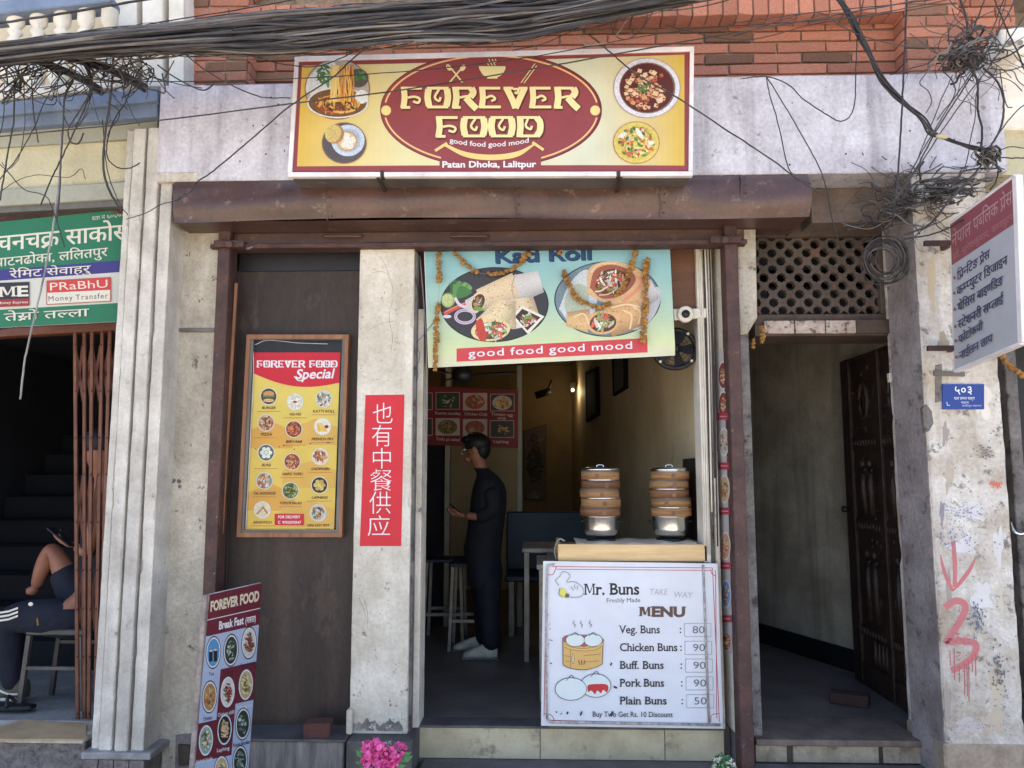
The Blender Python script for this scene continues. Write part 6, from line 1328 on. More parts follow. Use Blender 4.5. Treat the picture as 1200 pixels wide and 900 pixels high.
# small warm lamp washing the far right wall
t = thing('wall_lamp', 'small warm wall lamp lighting the far end of the shop', 'wall lamp', (rwx(5.6) - .06, 5.6, 2.3))
em = bpy.data.materials.new('lamp_glow'); em.use_nodes = True; eb = em.node_tree.nodes['Principled BSDF']; eb.inputs['Emission Color'].default_value = (1, .75, .4, 1); eb.inputs['Emission Strength'].default_value = .8
MB().box(rwx(5.6) - .1, rwx(5.6) - .03, 5.56, 5.64, 2.34, 2.4).build('shade', M['black'], t); MB().ball((rwx(5.6) - .065, 5.6, 2.31), .022).build('bulb', em, t)
pl2 = bpy.data.lights.new('lamp_light', 'POINT'); pl2.energy = LAMP = .6; pl2.color = (1, .76, .42); pl2.shadow_soft_size = .03; po = bpy.data.objects.new('lamp_light', pl2); COL.objects.link(po); po.location = (rwx(5.6) - .09, 5.5, 2.27)

# ================================================================ bouquets at the foot of the step
pinkm = mat('bright_pink_petals', s(226, 60, 140), s(244, 120, 176), 60, .6, rand=.15); leafm = mat('leaf_green', s(60, 110, 62), s(96, 146, 90), 20, .6, rand=.2); palem = mat('pale_silver_leaf', s(190, 206, 196), s(150, 170, 160), 30, .6)
def petalball(c, r_, n, mb, rs, pl=.5):
    for i in range(n):
        d = Vector((rs.gauss(0, 1), rs.gauss(0, 1), rs.gauss(0, 1))).normalized(); u = d.orthogonal().normalized(); u.rotate(Matrix.Rotation(rs.random() * 6.28, 3, d)); v = d.cross(u)
        a = Vector(c) + d * r_ * rs.uniform(.5, .85); L_ = r_ * pl * rs.uniform(.7, 1.2); tip = d * L_ * .6
        mb.face([a - u * L_ * .25, a + v * L_ * .5 + tip * .5 - u * L_ * .4, a + v * L_ * .75 + tip, a + v * L_ * .5 + tip * .5 + u * L_ * .4, a + u * L_ * .25])
YFL = -.5
t = thing('pink_flowers', 'bunch of bright pink flowers with leaves at the foot of the white pillar', 'flowers', (X(445, 895, YFL), YFL, -.44))
for px, py, r_ in ((435, 876, 10), (447, 880, 8), (466, 880, 9), (440, 893, 12), (455, 890, 9), (430, 890, 7), (450, 900, 9), (460, 893, 8)):
    m = MB(); q = P(px, py, YFL + rs.uniform(-.03, .03)); petalball(q, r_ / 250, 70, m, rs, .7); m.build('flower_head', pinkm, t)
m = MB()
for px, py, ex, ey in ((425, 890, 417, 878), (424, 896, 416, 892), (470, 888, 482, 881), (468, 893, 484, 886), (428, 882, 420, 876), (463, 899, 476, 897), (430, 900, 420, 902)):
    a, b = P(px, py, YFL), P(ex, ey, YFL - .02); d = (b - a); u = d.cross(Vector((0, 1, 0))).normalized() * d.length * .2; m.face([a, a + d * .5 + u, b, a + d * .5 - u])
m.build('leaf', leafm, t, kind='stuff')
m = MB()
for i in range(5):
    q = P(rs.uniform(425, 470), rs.uniform(868, 895), YFL); petalball(q, .012, 16, m, rs)
m.build('filler_leaf', palem, t, kind='stuff')
MB().lathe((X(445, 895, YFL), YFL, -.44), [(0, 0), (.06, 0), (.08, .13), (.072, .13), (.06, .05)], 20).build('vase', M['slate'], t)
for i in range(5): a = P(430 + i * 8, 897, YFL); MB().tube([(X(445, 895, YFL), YFL, -.38), a], .003, 5).build('stem', leafm, t)
t = thing('white_flowers', 'small pot of tiny white flowers and green leaves by the right rail', 'flowers', (X(847, 895, YFL + .1), YFL + .1, -.44))
m = MB(); q = P(847, 898, YFL + .1); petalball(q, .055, 260, m, rs, .35); m.build('foliage', leafm, t)
for i in range(22):
    a = rs.uniform(-1, 1) * .05; h = rs.uniform(0, .05); m = MB(); petalball(q + Vector((a, -.03 - rs.random() * .02, h)), .007, 9, m, rs, .9); m.build('blossom', M['white'], t)
MB().lathe((q.x, q.y, -.44), [(0, 0), (.05, 0), (.06, .1), (.055, .1), (.04, .05)], 16).build('pot', M['slate'], t)

# cardboard at the left entrance
cbm = mat('brown_cardboard', s(186, 158, 120), s(160, 132, 98), 4, .85, fine=.1)
m = MB(); zc = .004; q = [P(a, b, ('z', zc)) for a, b in ((-40, 866), (26, 845), (101, 849), (101, 866.5), (92, 868), (-40, 868))]
m.prism(q, (0, 0, .008)); tag(m.build('cardboard_sheet', cbm, bevel=.001), 'flattened brown cardboard sheet lying on the left entrance step', 'cardboard')

# small knots of wire on the left post, thin pipes
m = MB(); m.tube(spl([P(a, b, -.07) for a, b in ((492, 300), (497, 360), (500, 420), (499, 520), (498, 600), (494, 595), (491, 600))]), .004, 6); tag(m.build('white_wire', M['cablelight']), 'thin pale wire running down the left door post from the banner', 'wire')
m = MB(); m.tube(spl([P(a, b, -.1) for a, b in ((508, 378), (494, 395), (486, 405), (479, 425), (477, 442), (484, 450), (490, 440), (486, 425), (480, 412), (485, 404), (492, 415), (488, 430), (480, 445), (482, 452))], 6), .0018, 5); m.ball(P(486, 405, -.1), .008); tag(m.build('blue_string', mat('blue_string', s(70, 84, 120), rough=.7)), 'tangled blue string knotted on the cream door post', 'string')
# ================================================================ overhead cables
rc = random.Random(11)
def upper(x): return [(-60, 58), (0, 50), (75, 42), (150, 33), (220, 26), (300, 16), (450, 6), (600, -4), (760, -18), (900, -34)]
def interp(tab, x):
    for (a, b), (c_, d) in zip(tab, tab[1:]):
        if x <= c_: return b + (d - b) * (x - a) / (c_ - a)
    return tab[-1][1]
UP = upper(0); LO = [(-60, 82), (0, 77), (60, 70), (120, 66), (215, 62), (300, 64), (360, 60), (430, 52), (480, 48), (600, 46), (650, 36), (700, 24), (770, 10), (850, -4), (900, -14)]
YCB = -.85
bun = thing('cable_bundle', 'thick drooping bundle of dusty black overhead cables above the shop sign', 'cable bundle', (0, YCB, 3.2), None)
for i in range(120):
    f = rc.random(); g = f + rc.uniform(-.25, .25); ph = rc.random() * 6; pts = []
    for x in range(-60, 901, 60):
        u = (x + 60) / 960; k = f + (g - f) * u + .10 * math.sin(ph + u * rc.uniform(5, 9)); k = min(1, max(0, k)); yu, yl_ = interp(UP, x), interp(LO, x)
        pts.append(P(x, yu + (yl_ - yu) * k, YCB + .12 * math.sin(ph * 3 + u * 4) * (1 if i % 2 else .5)))
    MB().tube(spl(pts, 3), rc.choice((.0035, .0045, .0055, .006, .0075)), 5).build('cable', M['cable'] if rc.random() < .72 else M['cabledust'], bun)
for i in range(46):
    x = rc.uniform(-30, 760); yl_ = interp(LO, x); x2 = x + rc.uniform(40, 190); dip = rc.uniform(1, 7); e = rc.choice((0, 0, 1))
    pts = [P(x, yl_ - 3, YCB - .02), P(x + (x2 - x) * .35, interp(LO, x + (x2 - x) * .35) + dip, YCB - .02), P(x + (x2 - x) * .7, interp(LO, x + (x2 - x) * .7) + dip * rc.uniform(.3, 1.2), YCB - .01), P(x2, interp(LO, x2) - 3 + (6 if e else 0), YCB)]
    MB().tube(spl(pts, 6), rc.choice((.0014, .002, .0028)), 4).build('cable', M['cable'] if rc.random() < .6 else M['cabledust'], bun)
    yu = interp(UP, x); pts = [P(x, yu + 3, YCB), P(x + 30, interp(UP, x + 30) - rc.uniform(0, 4), YCB), P(x + 80, interp(UP, x + 80) - rc.uniform(-2, 3), YCB), P(x + 120, interp(UP, x + 120) + 4, YCB)]
    MB().tube(spl(pts, 6), rc.choice((.0014, .002, .0028)), 4).build('cable', M['cable'] if rc.random() < .6 else M['cabledust'], bun)
NC = 0
def cable(label, pts, r_=.004, Y=-.8, mt=None, name='cable', grp=None):
    P3 = [P(p[0], p[1], p[2] if len(p) > 2 else Y) for p in pts]
    return tag(MB().tube([q + Vector((rc.gauss(0, .0008), 0, rc.gauss(0, .0008))) for q in spl(P3, 7)], r_ * .84, 5).build(name, mt or M['cable']), label, 'cable', grp)
cable('single taut cable crossing the signboard from the grey beam to the brick', [(-20, 162), (180, 142), (330, 123), (480, 104), (640, 78), (830, 44), (1000, 14), (1100, -4)], .0042, -.72)
cable('upper thin taut cable crossing the top of the signboard', [(-20, 110), (110, 97, -.5), (250, 95), (420, 88), (600, 70), (800, 36), (1000, 20), (1150, -8)], .003, -.7)
cable('thick cable rising over the balcony towards the brick wall', [(-20, 30), (60, 18), (150, 3), (220, -8)], .007)
cable('thin cable over the white pilaster above the bundle', [(130, 36), (200, 24), (300, 8), (360, -4)], .0035)
cable('thin cable hanging below the bundle across the noodle picture', [(437, 49), (412, 70), (388, 92), (340, 124), (292, 165), (250, 200), (232, 212)], .0042, -.7)
cable('slack cable looping under the bundle left of the signboard', [(300, 66), (330, 75), (370, 78), (400, 68), (420, 58)], .003, -.75)
cable('slack cable running from the bundle to the beam above the left corner', [(215, 62), (250, 88), (300, 112), (340, 115)], .0035, -.7)
cable('cable sloping from the bundle over the tofu picture down to the shutter end', [(690, 40), (720, 65), (750, 90), (790, 112), (845, 148), (900, 184), (935, 210), (960, 225)], .0045, -.7)
cable('thin cable rising from the signboard top into the bundle', [(600, 59), (640, 50), (690, 25), (740, -10)], .003)
cable('short looped black cable hanging above the right end of the signboard', [(716, 25), (718, 36), (726, 45), (738, 45), (752, 34), (765, 14), (772, 5)], .0028, -.72)
cable('pale hooked wire hanging over the flare of bricks beside the bundle', [(672, -5), (672, 12), (678, 34), (684, 50), (690, 53), (712, 50)], .003, -.74, M['cablelight'])
cable('pale bent wire hanging right of the looped black cable', [(741, -5), (742, 11), (730, 30), (722, 42)], .003, -.74, M['cablelight'])
cable('long slack cable drooping in front of the right half of the beam', [(870, 92), (900, 90), (925, 100), (940, 115), (970, 135), (985, 142), (997, 135), (1002, 115), (1003, 80), (1005, 40), (1010, 10), (1014, -10)], .0035, -.6)
cable('cable drooping from the beam edge to the shutter casing', [(898, 92), (902, 110), (912, 145), (922, 190), (930, 205), (950, 216)], .0035, -.5)
cable('cable drooping from the beam edge down to the pierced panel', [(898, 90), (908, 105), (935, 150), (958, 192), (968, 220), (975, 255), (985, 290)], .0035, -.5)
cable('straight thick cable hanging plumb past the brick pier to the tangle', [(1063, -10), (1061, 50), (1058, 110), (1056, 150), (1053, 195), (1050, 225), (1046, 260)], .0055, -.66)
cable('thin cable crossing bricks to the brick pier', [(860, 42), (950, 15), (985, 30), (1010, 42), (1060, 54), (1100, 56)], .003, -.7)
cable('thin cable crossing the bricks near the picture top', [(860, 27), (960, 14), (1060, 4), (1130, -6)], .0028, -.7)
cable('thin cable lying across the brick courses', [(780, 30), (870, 47), (960, 27), (1040, 16), (1120, 3)], .0028, -.68)
# twisted drop of cables across the beam
tw_ = thing('twisted_cable_drop', 'twisted black cables dropping diagonally across the right of the beam', 'cable bundle', P(1000, 40, -.6))
core = [(975, -12), (992, 12), (1004, 32), (1014, 52), (1024, 74), (1036, 97), (1050, 113), (1068, 128), (1082, 140), (1092, 155), (1110, 163), (1132, 172), (1158, 178)]
for i in range(12):
    o_ = rc.uniform(-5, 5); ph = rc.random() * 6
    pts = [P(x + o_ * math.cos(ph + j * .9), y + o_ * .7 * math.sin(ph + j * .9), -.6 + .02 * math.sin(ph + j)) for j, (x, y) in enumerate(core[rc.choice((0, 0, 0, 2)):rc.choice((8, 11, 13, 13))])]
    MB().tube(spl(pts, 5), rc.choice((.003, .004, .0048)), 5).build('cable', M['cable'], tw_)
m = MB(); m.ball(P(1104, 160, -.62), .03, .015, .013, rot=Matrix.Rotation(.1, 3, 'Y')); m.build('tape_wrap', M['ctile'], tw_)
# knotted masses
def tangle(name, label, cx, cy, rx, ry, n, Y, r_=.004, ang_=0, mt=None, cat='cable tangle', flat=.7):
    t = thing(name, label, cat, P(cx, cy, Y)); ca, sa = math.cos(ang_), math.sin(ang_)
    for i in range(n):
        x0, y0 = rc.gauss(0, .3), rc.gauss(0, .3); a0 = rc.random() * 6.28; R1, R2 = rc.uniform(.2, .95), rc.uniform(.1, .7); turn = rc.uniform(1.2, 5.5); ph = rc.gauss(0, .9); pts = []; wx, wy = 0, 0
        for k in range(12):
            a = a0 + turn * k / 11; wx += rc.gauss(0, .09); wy += rc.gauss(0, .13)
            u = (x0 + wx + R1 * math.cos(a) * math.cos(ph) - R2 * math.sin(a) * math.sin(ph)) * rx; v = (y0 + wy + R1 * math.cos(a) * math.sin(ph) + R2 * math.sin(a) * math.cos(ph)) * ry
            pts.append(P(cx + u * ca - v * sa, cy + u * sa + v * ca, Y + .06 * math.sin(a + ph) * flat))
        MB().tube(spl(pts, 4), r_ * rc.choice((.45, .6, .8, 1.1, 1.3)), 5).build('cable', mt or (M['cable'] if rc.random() < .7 else M['cabledust']), t)
    return t
tangle('cable_tangle', 'dense knot of cables beside the white box at the beam corner', 1135, 62, 34, 20, 46, -.62, .0042, -.5)
tangle('cable_tangle', 'cable knot where wires meet at the lower right end of the beam', 1158, 182, 15, 14, 26, -.6, .0045)
tangle('cable_tangle', 'black tangle of cables under the beam above the street pillar', 1110, 222, 44, 14, 46, -.5, .0042, -.12)
tangle('cable_tangle', 'sparse wires criss crossing above the passage screen', 1050, 245, 44, 26, 26, -.35, .003)
for lab, n, x0, x1, ylo, rr_ in (('broad web of thin crossing wires below the bundle over the balcony', 62, -20, 185, 118, .0026), ('fine wisps of wire trailing in front of the blue ledge', 26, -20, 175, 150, .002)):
    t = thing('cable_tangle', lab, 'cable tangle', P(70, 100, -.78))
    for i in range(n):
        x = rc.uniform(x0, x1); y = rc.uniform(62, 84); dx = rc.gauss(0, 34); ye = rc.uniform(88, ylo); cv_ = rc.gauss(0, 16); pts = [(x, y), (x + dx * .3 + cv_, y + (ye - y) * .4), (x + dx * .7 + cv_ * .6, y + (ye - y) * .8), (x + dx, ye)]
        if rc.random() < .5: pts += [(x + dx * 1.1 + rc.uniform(3, 12), ye + rc.uniform(-9, 2)), (x + dx + rc.uniform(8, 20), ye - rc.uniform(8, 24))]
        MB().tube(spl([P(a_, b_, -.8 + rc.uniform(-.05, .08)) for a_, b_ in pts], 6), rr_ * rc.uniform(.7, 1.5), 5).build('cable', M['cable'], t)
for lab, cx_, cy_, n, sx_2, sy_2 in (('fine stray wires fanning out around the knot at the beam corner', 1140, 64, 44, 56, 44), ('loose strands hanging from the black tangle to the pierced screen', 1078, 228, 48, 66, 40)):
    t = thing('loose_wire', lab, 'wires', P(cx_, cy_, -.6))
    for i in range(n):
        x, y = cx_ + rc.gauss(0, sx_2 * .3), cy_ + rc.gauss(0, sy_2 * .3); a = rc.random() * 6.28; pts = [(x, y)]
        for k in range(5): a += rc.gauss(0, .55); x += math.cos(a) * sx_2 * .28; y += math.sin(a) * sy_2 * .3; pts.append((x, y))
        MB().tube(spl([P(u, v, -.6 + rc.uniform(-.03, .06) + (.22 if cy_ > 200 else 0)) for u, v in pts], 5), rc.choice((.0012, .0018, .0026)), 4).build('cable', M['cable'] if rc.random() < .6 else M['cabledust'], t)
# coil
co = thing('cable_coil', 'coil of spare black cable hung at the corner of the pierced screen', 'cable coil', P(1037, 303, -.3))
for i in range(16):
    r0 = rc.uniform(.66, 1.2); dx, dy = rc.uniform(-5, 5), rc.uniform(-4, 6); e = rc.uniform(.9, 1.05)
    MB().tube([P(1037 + dx + 22 * r0 * e * math.cos(a), 303 + dy + 22 * r0 * math.sin(a), -.3 + .02 * math.sin(a * 2 + i)) for a in [6.29 * k / 28 for k in range(29)]], .0024, 5, cap=False).build('cable_loop', M['cable'] if i % 3 else M['cabledust'], co)
# thick ropes branching under the bundle on the left
for lab, core, n, sp in (('thick rope of cables branching down to the grey ledge, longer one', [(60, 62), (85, 68), (112, 76), (138, 86), (160, 98), (170, 103)], 26, 5), ('thick rope of cables branching down to the blue ledge, left one', [(30, 66), (56, 76), (82, 86), (104, 98), (118, 106)], 24, 5), ('short rope of cables joining the two branches below the bundle', [(95, 66), (104, 82), (108, 98), (106, 112)], 12, 3)):
    t = thing('cable_rope', lab, 'cable bundle', P(*core[0], -.75))
    for i in range(n):
        o_ = rc.uniform(-sp, sp); ph = rc.random() * 6; pts = [P(x + o_ * math.cos(ph + j * .5) * .7, y + o_ * math.sin(ph + j * .5), -.75 + (.45 * (j / len(core)) ** 2) + .01 * math.sin(ph + j)) for j, (x, y) in enumerate(core)]
        MB().tube(spl(pts, 4), rc.choice((.0035, .0045, .0055)), 5).build('cable', M['cable'], t)
# single hanging wires on the left
L = [('thick black cable hanging in front of the left pilaster', [(133, 52), (132, 90), (128, 125), (123, 160), (121, 195), (126, 218), (136, 238), (143, 246)], .0065),
     ('thin cable beside the thick one ending in a wide hook', [(155, 99), (147, 120), (133, 142), (126, 165), (126, 185), (137, 196), (152, 197), (164, 191)], .0035),
     ('curved cable looping out over the ledge beside the thick one', [(126, 120), (138, 128), (139, 138), (130, 150), (126, 160)], .003),
     ('slanting cable hanging to the short upturned hook', [(104, 112), (90, 135), (80, 152), (83, 166), (92, 168), (98, 156)], .004),
     ('cable loop hanging at the middle of the blue ledge', [(85, 92), (76, 112), (75, 135), (82, 149), (92, 142), (102, 118), (106, 108)], .004),
     ('long slanting cable falling behind the green sign', [(106, 112), (96, 134), (82, 165), (70, 190), (58, 215), (48, 240)], .004),
     ('long plumb cable left of the blue ledge centre', [(86, 95), (76, 115), (74, 150), (71, 195), (70, 225), (66, 260)], .0045),
     ('plumb cable hanging at the left edge over the cream band', [(17, 95), (16, 140), (10, 175), (4, 210), (0, 235)], .0045),
     ('thin plumb cable hanging short over the ledge', [(37, 92), (38, 115), (41, 145), (45, 167)], .0035),
     ('thin cable curving over the green sign corner', [(-10, 185), (8, 200), (28, 222), (50, 228), (60, 240), (76, 290)], .003),
     ('faint thin wire hanging through the ledge and cream band', [(28, 95), (29, 130), (28, 155), (22, 185), (10, 198), (2, 190)], .0022),
     ('slanting thin wire crossing the cream band', [(70, 92), (52, 120), (40, 150), (20, 185), (8, 200), (-4, 215)], .003),
     ('wide shallow wire crossing the cream band above the sign', [(-10, 232), (20, 212), (45, 205), (80, 208), (95, 198), (100, 210)], .0022),
     ('cable looping down behind the ledge at the left edge', [(2, 105), (5, 120), (2, 150), (-8, 175)], .003)]
for lab, pts, r_ in L: cable(lab, pts, r_, -.7)
cable('long silvery wire hanging plumb in front of the green sign and dark doorway', [(72, 155), (71, 190), (66, 240), (58, 290), (48, 340), (36, 390), (28, 430), (24, 468)], .0055, -.6, M['cablelight'], 'hanging_wire')
cable('black wire from the column to the shutter casing', [(148, 257, -.38), (170, 250, -.38), (188, 240, -.39), (205, 235, -.42), (218, 226, -.42)], .003)
cable('long cable from the sign box falling to the left corner of the shutter', [(232, 212, -.45), (222, 226, -.43), (205, 236, -.42)], .003)
cable('drooping cable inside the gap at the column top', [(120, 140, -.6), (126, 200, -.5), (140, 238, -.42), (150, 252, -.4)], .003)
Rr = [('long straight cable slanting from the knot to the passage screen', [(1195, -10), (1160, 55), (1125, 110), (1096, 155), (1075, 195), (1055, 225), (1045, 240)], .0045),
      ('second slanting cable parallel to the first over the beam end', [(1180, -10), (1150, 65), (1115, 120), (1085, 170), (1060, 215)], .0035),
      ('third slanting cable parallel to the first over the beam end', [(1200, 20), (1165, 70), (1120, 130), (1080, 190), (1050, 235)], .0035),
      ('steep cable from the sky to the knot beside the pier', [(1157, -10), (1146, 20), (1132, 55), (1120, 75)], .004),
      ('thick grey cable bending down over the brick edge', [(1122, -10), (1132, 20), (1135, 45), (1140, 70)], .006),
      ('steep cable crossing the first near the white box', [(1162, -10), (1178, 30), (1192, 60), (1202, 85)], .0045),
      ('thick looping cable bulging to the right beam end', [(1152, 80), (1168, 95), (1176, 118), (1174, 145), (1165, 165), (1158, 175)], .006),
      ('thick cable falling from the knot to the beam end', [(1140, 78), (1146, 100), (1146, 130), (1151, 150), (1150, 172)], .006),
      ('thin cable falling plumb beside the beam end', [(1150, 90), (1144, 110), (1143, 135), (1137, 165), (1130, 198), (1110, 225)], .003),
      ('thin slanting cable over the beam left of the knot', [(1116, 88), (1104, 115), (1092, 145), (1076, 185)], .003),
      ('cable rising to the right edge from the beam end knot', [(1158, 175), (1175, 150), (1190, 132), (1206, 118)], .0035),
      ('thick cable falling from the end knot to the sign corner', [(1158, 182), (1145, 200), (1128, 218), (1112, 235), (1090, 262), (1060, 275)], .006),
      ('cable drooping under the end knot', [(1166, 185), (1170, 200), (1166, 215), (1160, 222)], .0045),
      ('cable running level to the right edge from the end knot', [(1165, 183), (1180, 185), (1205, 185)], .004),
      ('long cable sagging from the tangle to the pillar top', [(1170, 222), (1140, 250), (1110, 268), (1090, 275), (1060, 280)], .0045),
      ('cable crossing behind the projecting sign top', [(1060, 290), (1080, 270), (1105, 258), (1118, 250)], .003),
      ('cable loop at the right edge above the neighbour beam', [(1160, 72), (1180, 66), (1205, 50)], .005),
      ('second loop at the right edge above the neighbour beam', [(1160, 80), (1185, 82), (1205, 74)], .0035),
      ('short plumb wire over the neighbour beam end', [(1172, 82), (1176, 110), (1180, 124), (1186, 126)], .003),
      ('lower cable crossing the olive band at the right edge', [(1165, 178), (1185, 172), (1206, 175)], .003)]
for lab, pts, r_ in Rr: cable(lab, pts, r_, -.58)
# white box on the corner
t = thing('junction_box', 'white plastic box half hidden by cables at the beam corner', 'junction box', P(1180, 48, -.5)); m = MB(); pp([(1172, 34), (1205, 30), (1205, 62), (1190, 64), (1174, 60)], -.5, -.35).build('case', M['white'], t, bevel=.012, segs=3)
m = MB()
for px in (1184, 1196): m.tube([P(px, 50, -.52), P(px, 50, -.49)], .012, 8)
m.build('gland', M['cablelight'], t)
# ================================================================ people
def skinned(name, joints, bones, mt, parent=None, sub=2, root=0):
    """one continuous surface grown round a skeleton: joints are (x, y, z, radius) or (x, y, z, rx, ry)"""
    me = bpy.data.meshes.new(name); me.from_pydata([j[:3] for j in joints], bones, []); o = bpy.data.objects.new(name, me); COL.objects.link(o)
    sk = o.modifiers.new('skin', 'SKIN'); sk.use_smooth_shade = True
    for i, j in enumerate(joints):
        v = me.skin_vertices[0].data[i]; v.radius = (j[3], j[4] if len(j) > 4 else j[3]); v.use_root = (i == root)
    sb = o.modifiers.new('sub', 'SUBSURF'); sb.levels = sb.render_levels = sub
    dg = bpy.context.evaluated_depsgraph_get(); dg.update(); ev = o.evaluated_get(dg); m2 = bpy.data.meshes.new_from_object(ev)
    o.modifiers.clear(); o.data = m2; m2.name = name; m2.materials.clear(); m2.materials.append(mt)
    m2.polygons.foreach_set('use_smooth', [True] * len(m2.polygons)); put(o, parent); return o
def chain(n, s0=0): return [(i, i + 1) for i in range(s0, s0 + n - 1)]
# standing person seen from the side, facing left
Yp = 1.47; kx = (Yp + 4.1) / 901
def pj(px, py, dy, *r_): v = P(px, py, Yp + dy); return (v.x, v.y, v.z) + r_
pe = thing('person', 'person in dark clothes and white shoes standing sideways inside the shop holding a phone', 'person', (X(575, 770, Yp), Yp, 0))
hairm = mat('black_hair', s(20, 18, 18), rough=.6); darkskin = M['skin']
body = [pj(568, 640, 0, .09, .09), pj(570, 615, 0, .09, .1), pj(573, 588, 0, .09, .1), pj(572, 568, 0, .055, .07), pj(566, 553, 0, .045), pj(561, 543, 0, .05), pj(557, 530, 0, .085, .075), pj(558, 520, 0, .07),
        pj(573, 576, -.15, .032), pj(577, 598, -.2, .03), pj(560, 606, -.22, .028), pj(546, 604, -.2, .028),
        pj(573, 576, .15, .032), pj(577, 598, .2, .03), pj(560, 604, .18, .028), pj(547, 602, .12, .028),
        pj(570, 668, -.09, .06), pj(571, 712, -.1, .045), pj(576, 760, -.1, .038), pj(567, 668, .09, .06), pj(566, 708, .11, .045), pj(566, 752, .13, .038)]
bones = [(0, 1), (1, 2), (2, 3), (3, 4), (4, 5), (5, 6), (6, 7), (3, 8), (8, 9), (9, 10), (10, 11), (3, 12), (12, 13), (13, 14), (14, 15), (0, 16), (16, 17), (17, 18), (0, 19), (19, 20), (20, 21)]
b_ = skinned('body', body, bones, M['skin'], pe)
hx, hz = P(556, 527, Yp).x, P(556, 527, Yp).z
m = MB(); m.tube([(hx - .072, Yp, hz + .005), (hx - .098, Yp, hz - .022), (hx - .078, Yp, hz - .034)], [.007, .013, .01], 8); m.build('nose', M['skin'], pe)
m = MB(); m.tube([(hx - .075, Yp - .02, hz - .052), (hx - .082, Yp, hz - .053), (hx - .075, Yp + .02, hz - .052)], .006, 6); m.build('mouth', mat('lip', s(140, 80, 72)), pe)
m = MB(); m.ball((hx - .045, Yp, hz - .07), .035, .035, .025); m.build('chin', M['skin'], pe)
for e in (-1, 1):
    m = MB(); m.ball((hx + .005, Yp + e * .078, hz - .01), .018, .008, .03); m.build('ear', M['skin'], pe)
    m = MB(); m.ball((hx - .07, Yp + e * .03, hz + .002), .01, .012, .008); m.build('eye', M['white'], pe)
m = MB(); m.ball((hx + .022, Yp, hz + .045), .098, .084, .072, 20, 12); m.ball((hx + .055, Yp, hz + .0), .062, .076, .075, 16, 10); m.ball((hx - .05, Yp, hz + .072), .05, .06, .03)
for i in range(160):
    a, b = rnd.uniform(0, 6.28), rnd.uniform(0, 1.2); d = Vector((math.sin(b) * math.cos(a), math.sin(b) * math.sin(a) * .85, math.cos(b) * .75)); q = Vector((hx + .022, Yp, hz + .045)) + d * .095; m.tube([q, q + d * .012 + Vector((-.012, 0, .0))], .004, 3)
m.build('hair', hairm, pe)
m = MB()
for e in (-1, 1): m.tube([(hx - .08, Yp + e * .033 + .018 * math.cos(a), hz + .002 + .015 * math.sin(a)) for a in [6.283 * k / 12 for k in range(13)]], .0022, 4); m.tube([(hx - .08, Yp + e * .052, hz + .006), (hx, Yp + e * .08, hz + .004)], .0022, 4)
m.tube([(hx - .081, Yp - .016, hz + .004), (hx - .081, Yp + .016, hz + .004)], .0022, 4); m.build('glasses', M['black'], pe)
def loft(name, secs, mt, parent, n=28):
    m = MB(); k = len(secs)
    for x, y, z, rx, ry in secs:
        for i in range(n):
            a = 6.2832 * i / n; fold = 1 + .02 * math.sin(3 * a + z * 23) + .012 * math.sin(7 * a - z * 31); m.v.append((x + rx * math.cos(a) * fold, y + ry * math.sin(a) * fold, z))
    for j in range(k - 1):
        for i in range(n): m.f.append((j * n + i, (j + 1) * n + i, (j + 1) * n + (i + 1) % n, j * n + (i + 1) % n)); m.c.append(None); m.sm.append(True)
    return m.build(name, mt, parent)
def sec(px, py, rx, ry, dy=0): v = P(px, py, Yp + dy); return (v.x, v.y, v.z, rx, ry)
M['denim'] = mat('dark_blue_denim', s(26, 29, 42), s(20, 22, 34), 12, .8, bump=.3, bs=60)
loft('shirt', [sec(566, 654, .128, .172), sec(566, 642, .134, .172), sec(568, 625, .13, .165), sec(571, 605, .13, .175), sec(573, 588, .13, .195), sec(573, 575, .122, .21), sec(573, 566, .105, .205), sec(572, 560, .085, .17), sec(570, 555, .066, .1), sec(566, 551, .056, .062), sec(564, 548.5, .054, .058)], M['blackcloth'], pe)
for e in (-1, 1):
    skinned('sleeve', [pj(574, 571, e * .17, .068), pj(580, 596, e * .215, .058), pj(568, 605, e * .215, .052), pj(556, 606, e * .205 if e < 0 else .17, .043)], chain(4), M['blackcloth'], pe)
loft('trousers', [sec(568, 685, .118, .17), sec(568, 672, .126, .175), sec(567, 655, .124, .165), sec(567, 642, .116, .15)], M['denim'], pe)
skinned('trouser_leg', [pj(571, 668, -.085, .1), pj(572, 690, -.09, .098), pj(573, 722, -.1, .078), pj(577, 764, -.1, .066)], chain(4), M['denim'], pe)
skinned('trouser_leg', [pj(566, 668, .085, .1), pj(566, 690, .09, .098), pj(567, 720, .11, .078), pj(568, 758, .13, .066)], chain(4), M['denim'], pe)
m = MB(); a = P(568, 651, Yp); m.lathe((a.x, Yp, a.z + .0), [(.02, -.01), (.02, .01)], 8); m.build('belt_buckle', M['galv'], pe)
shm = mat('off_white_shoe', s(214, 208, 190), s(180, 174, 158), 20, .6)
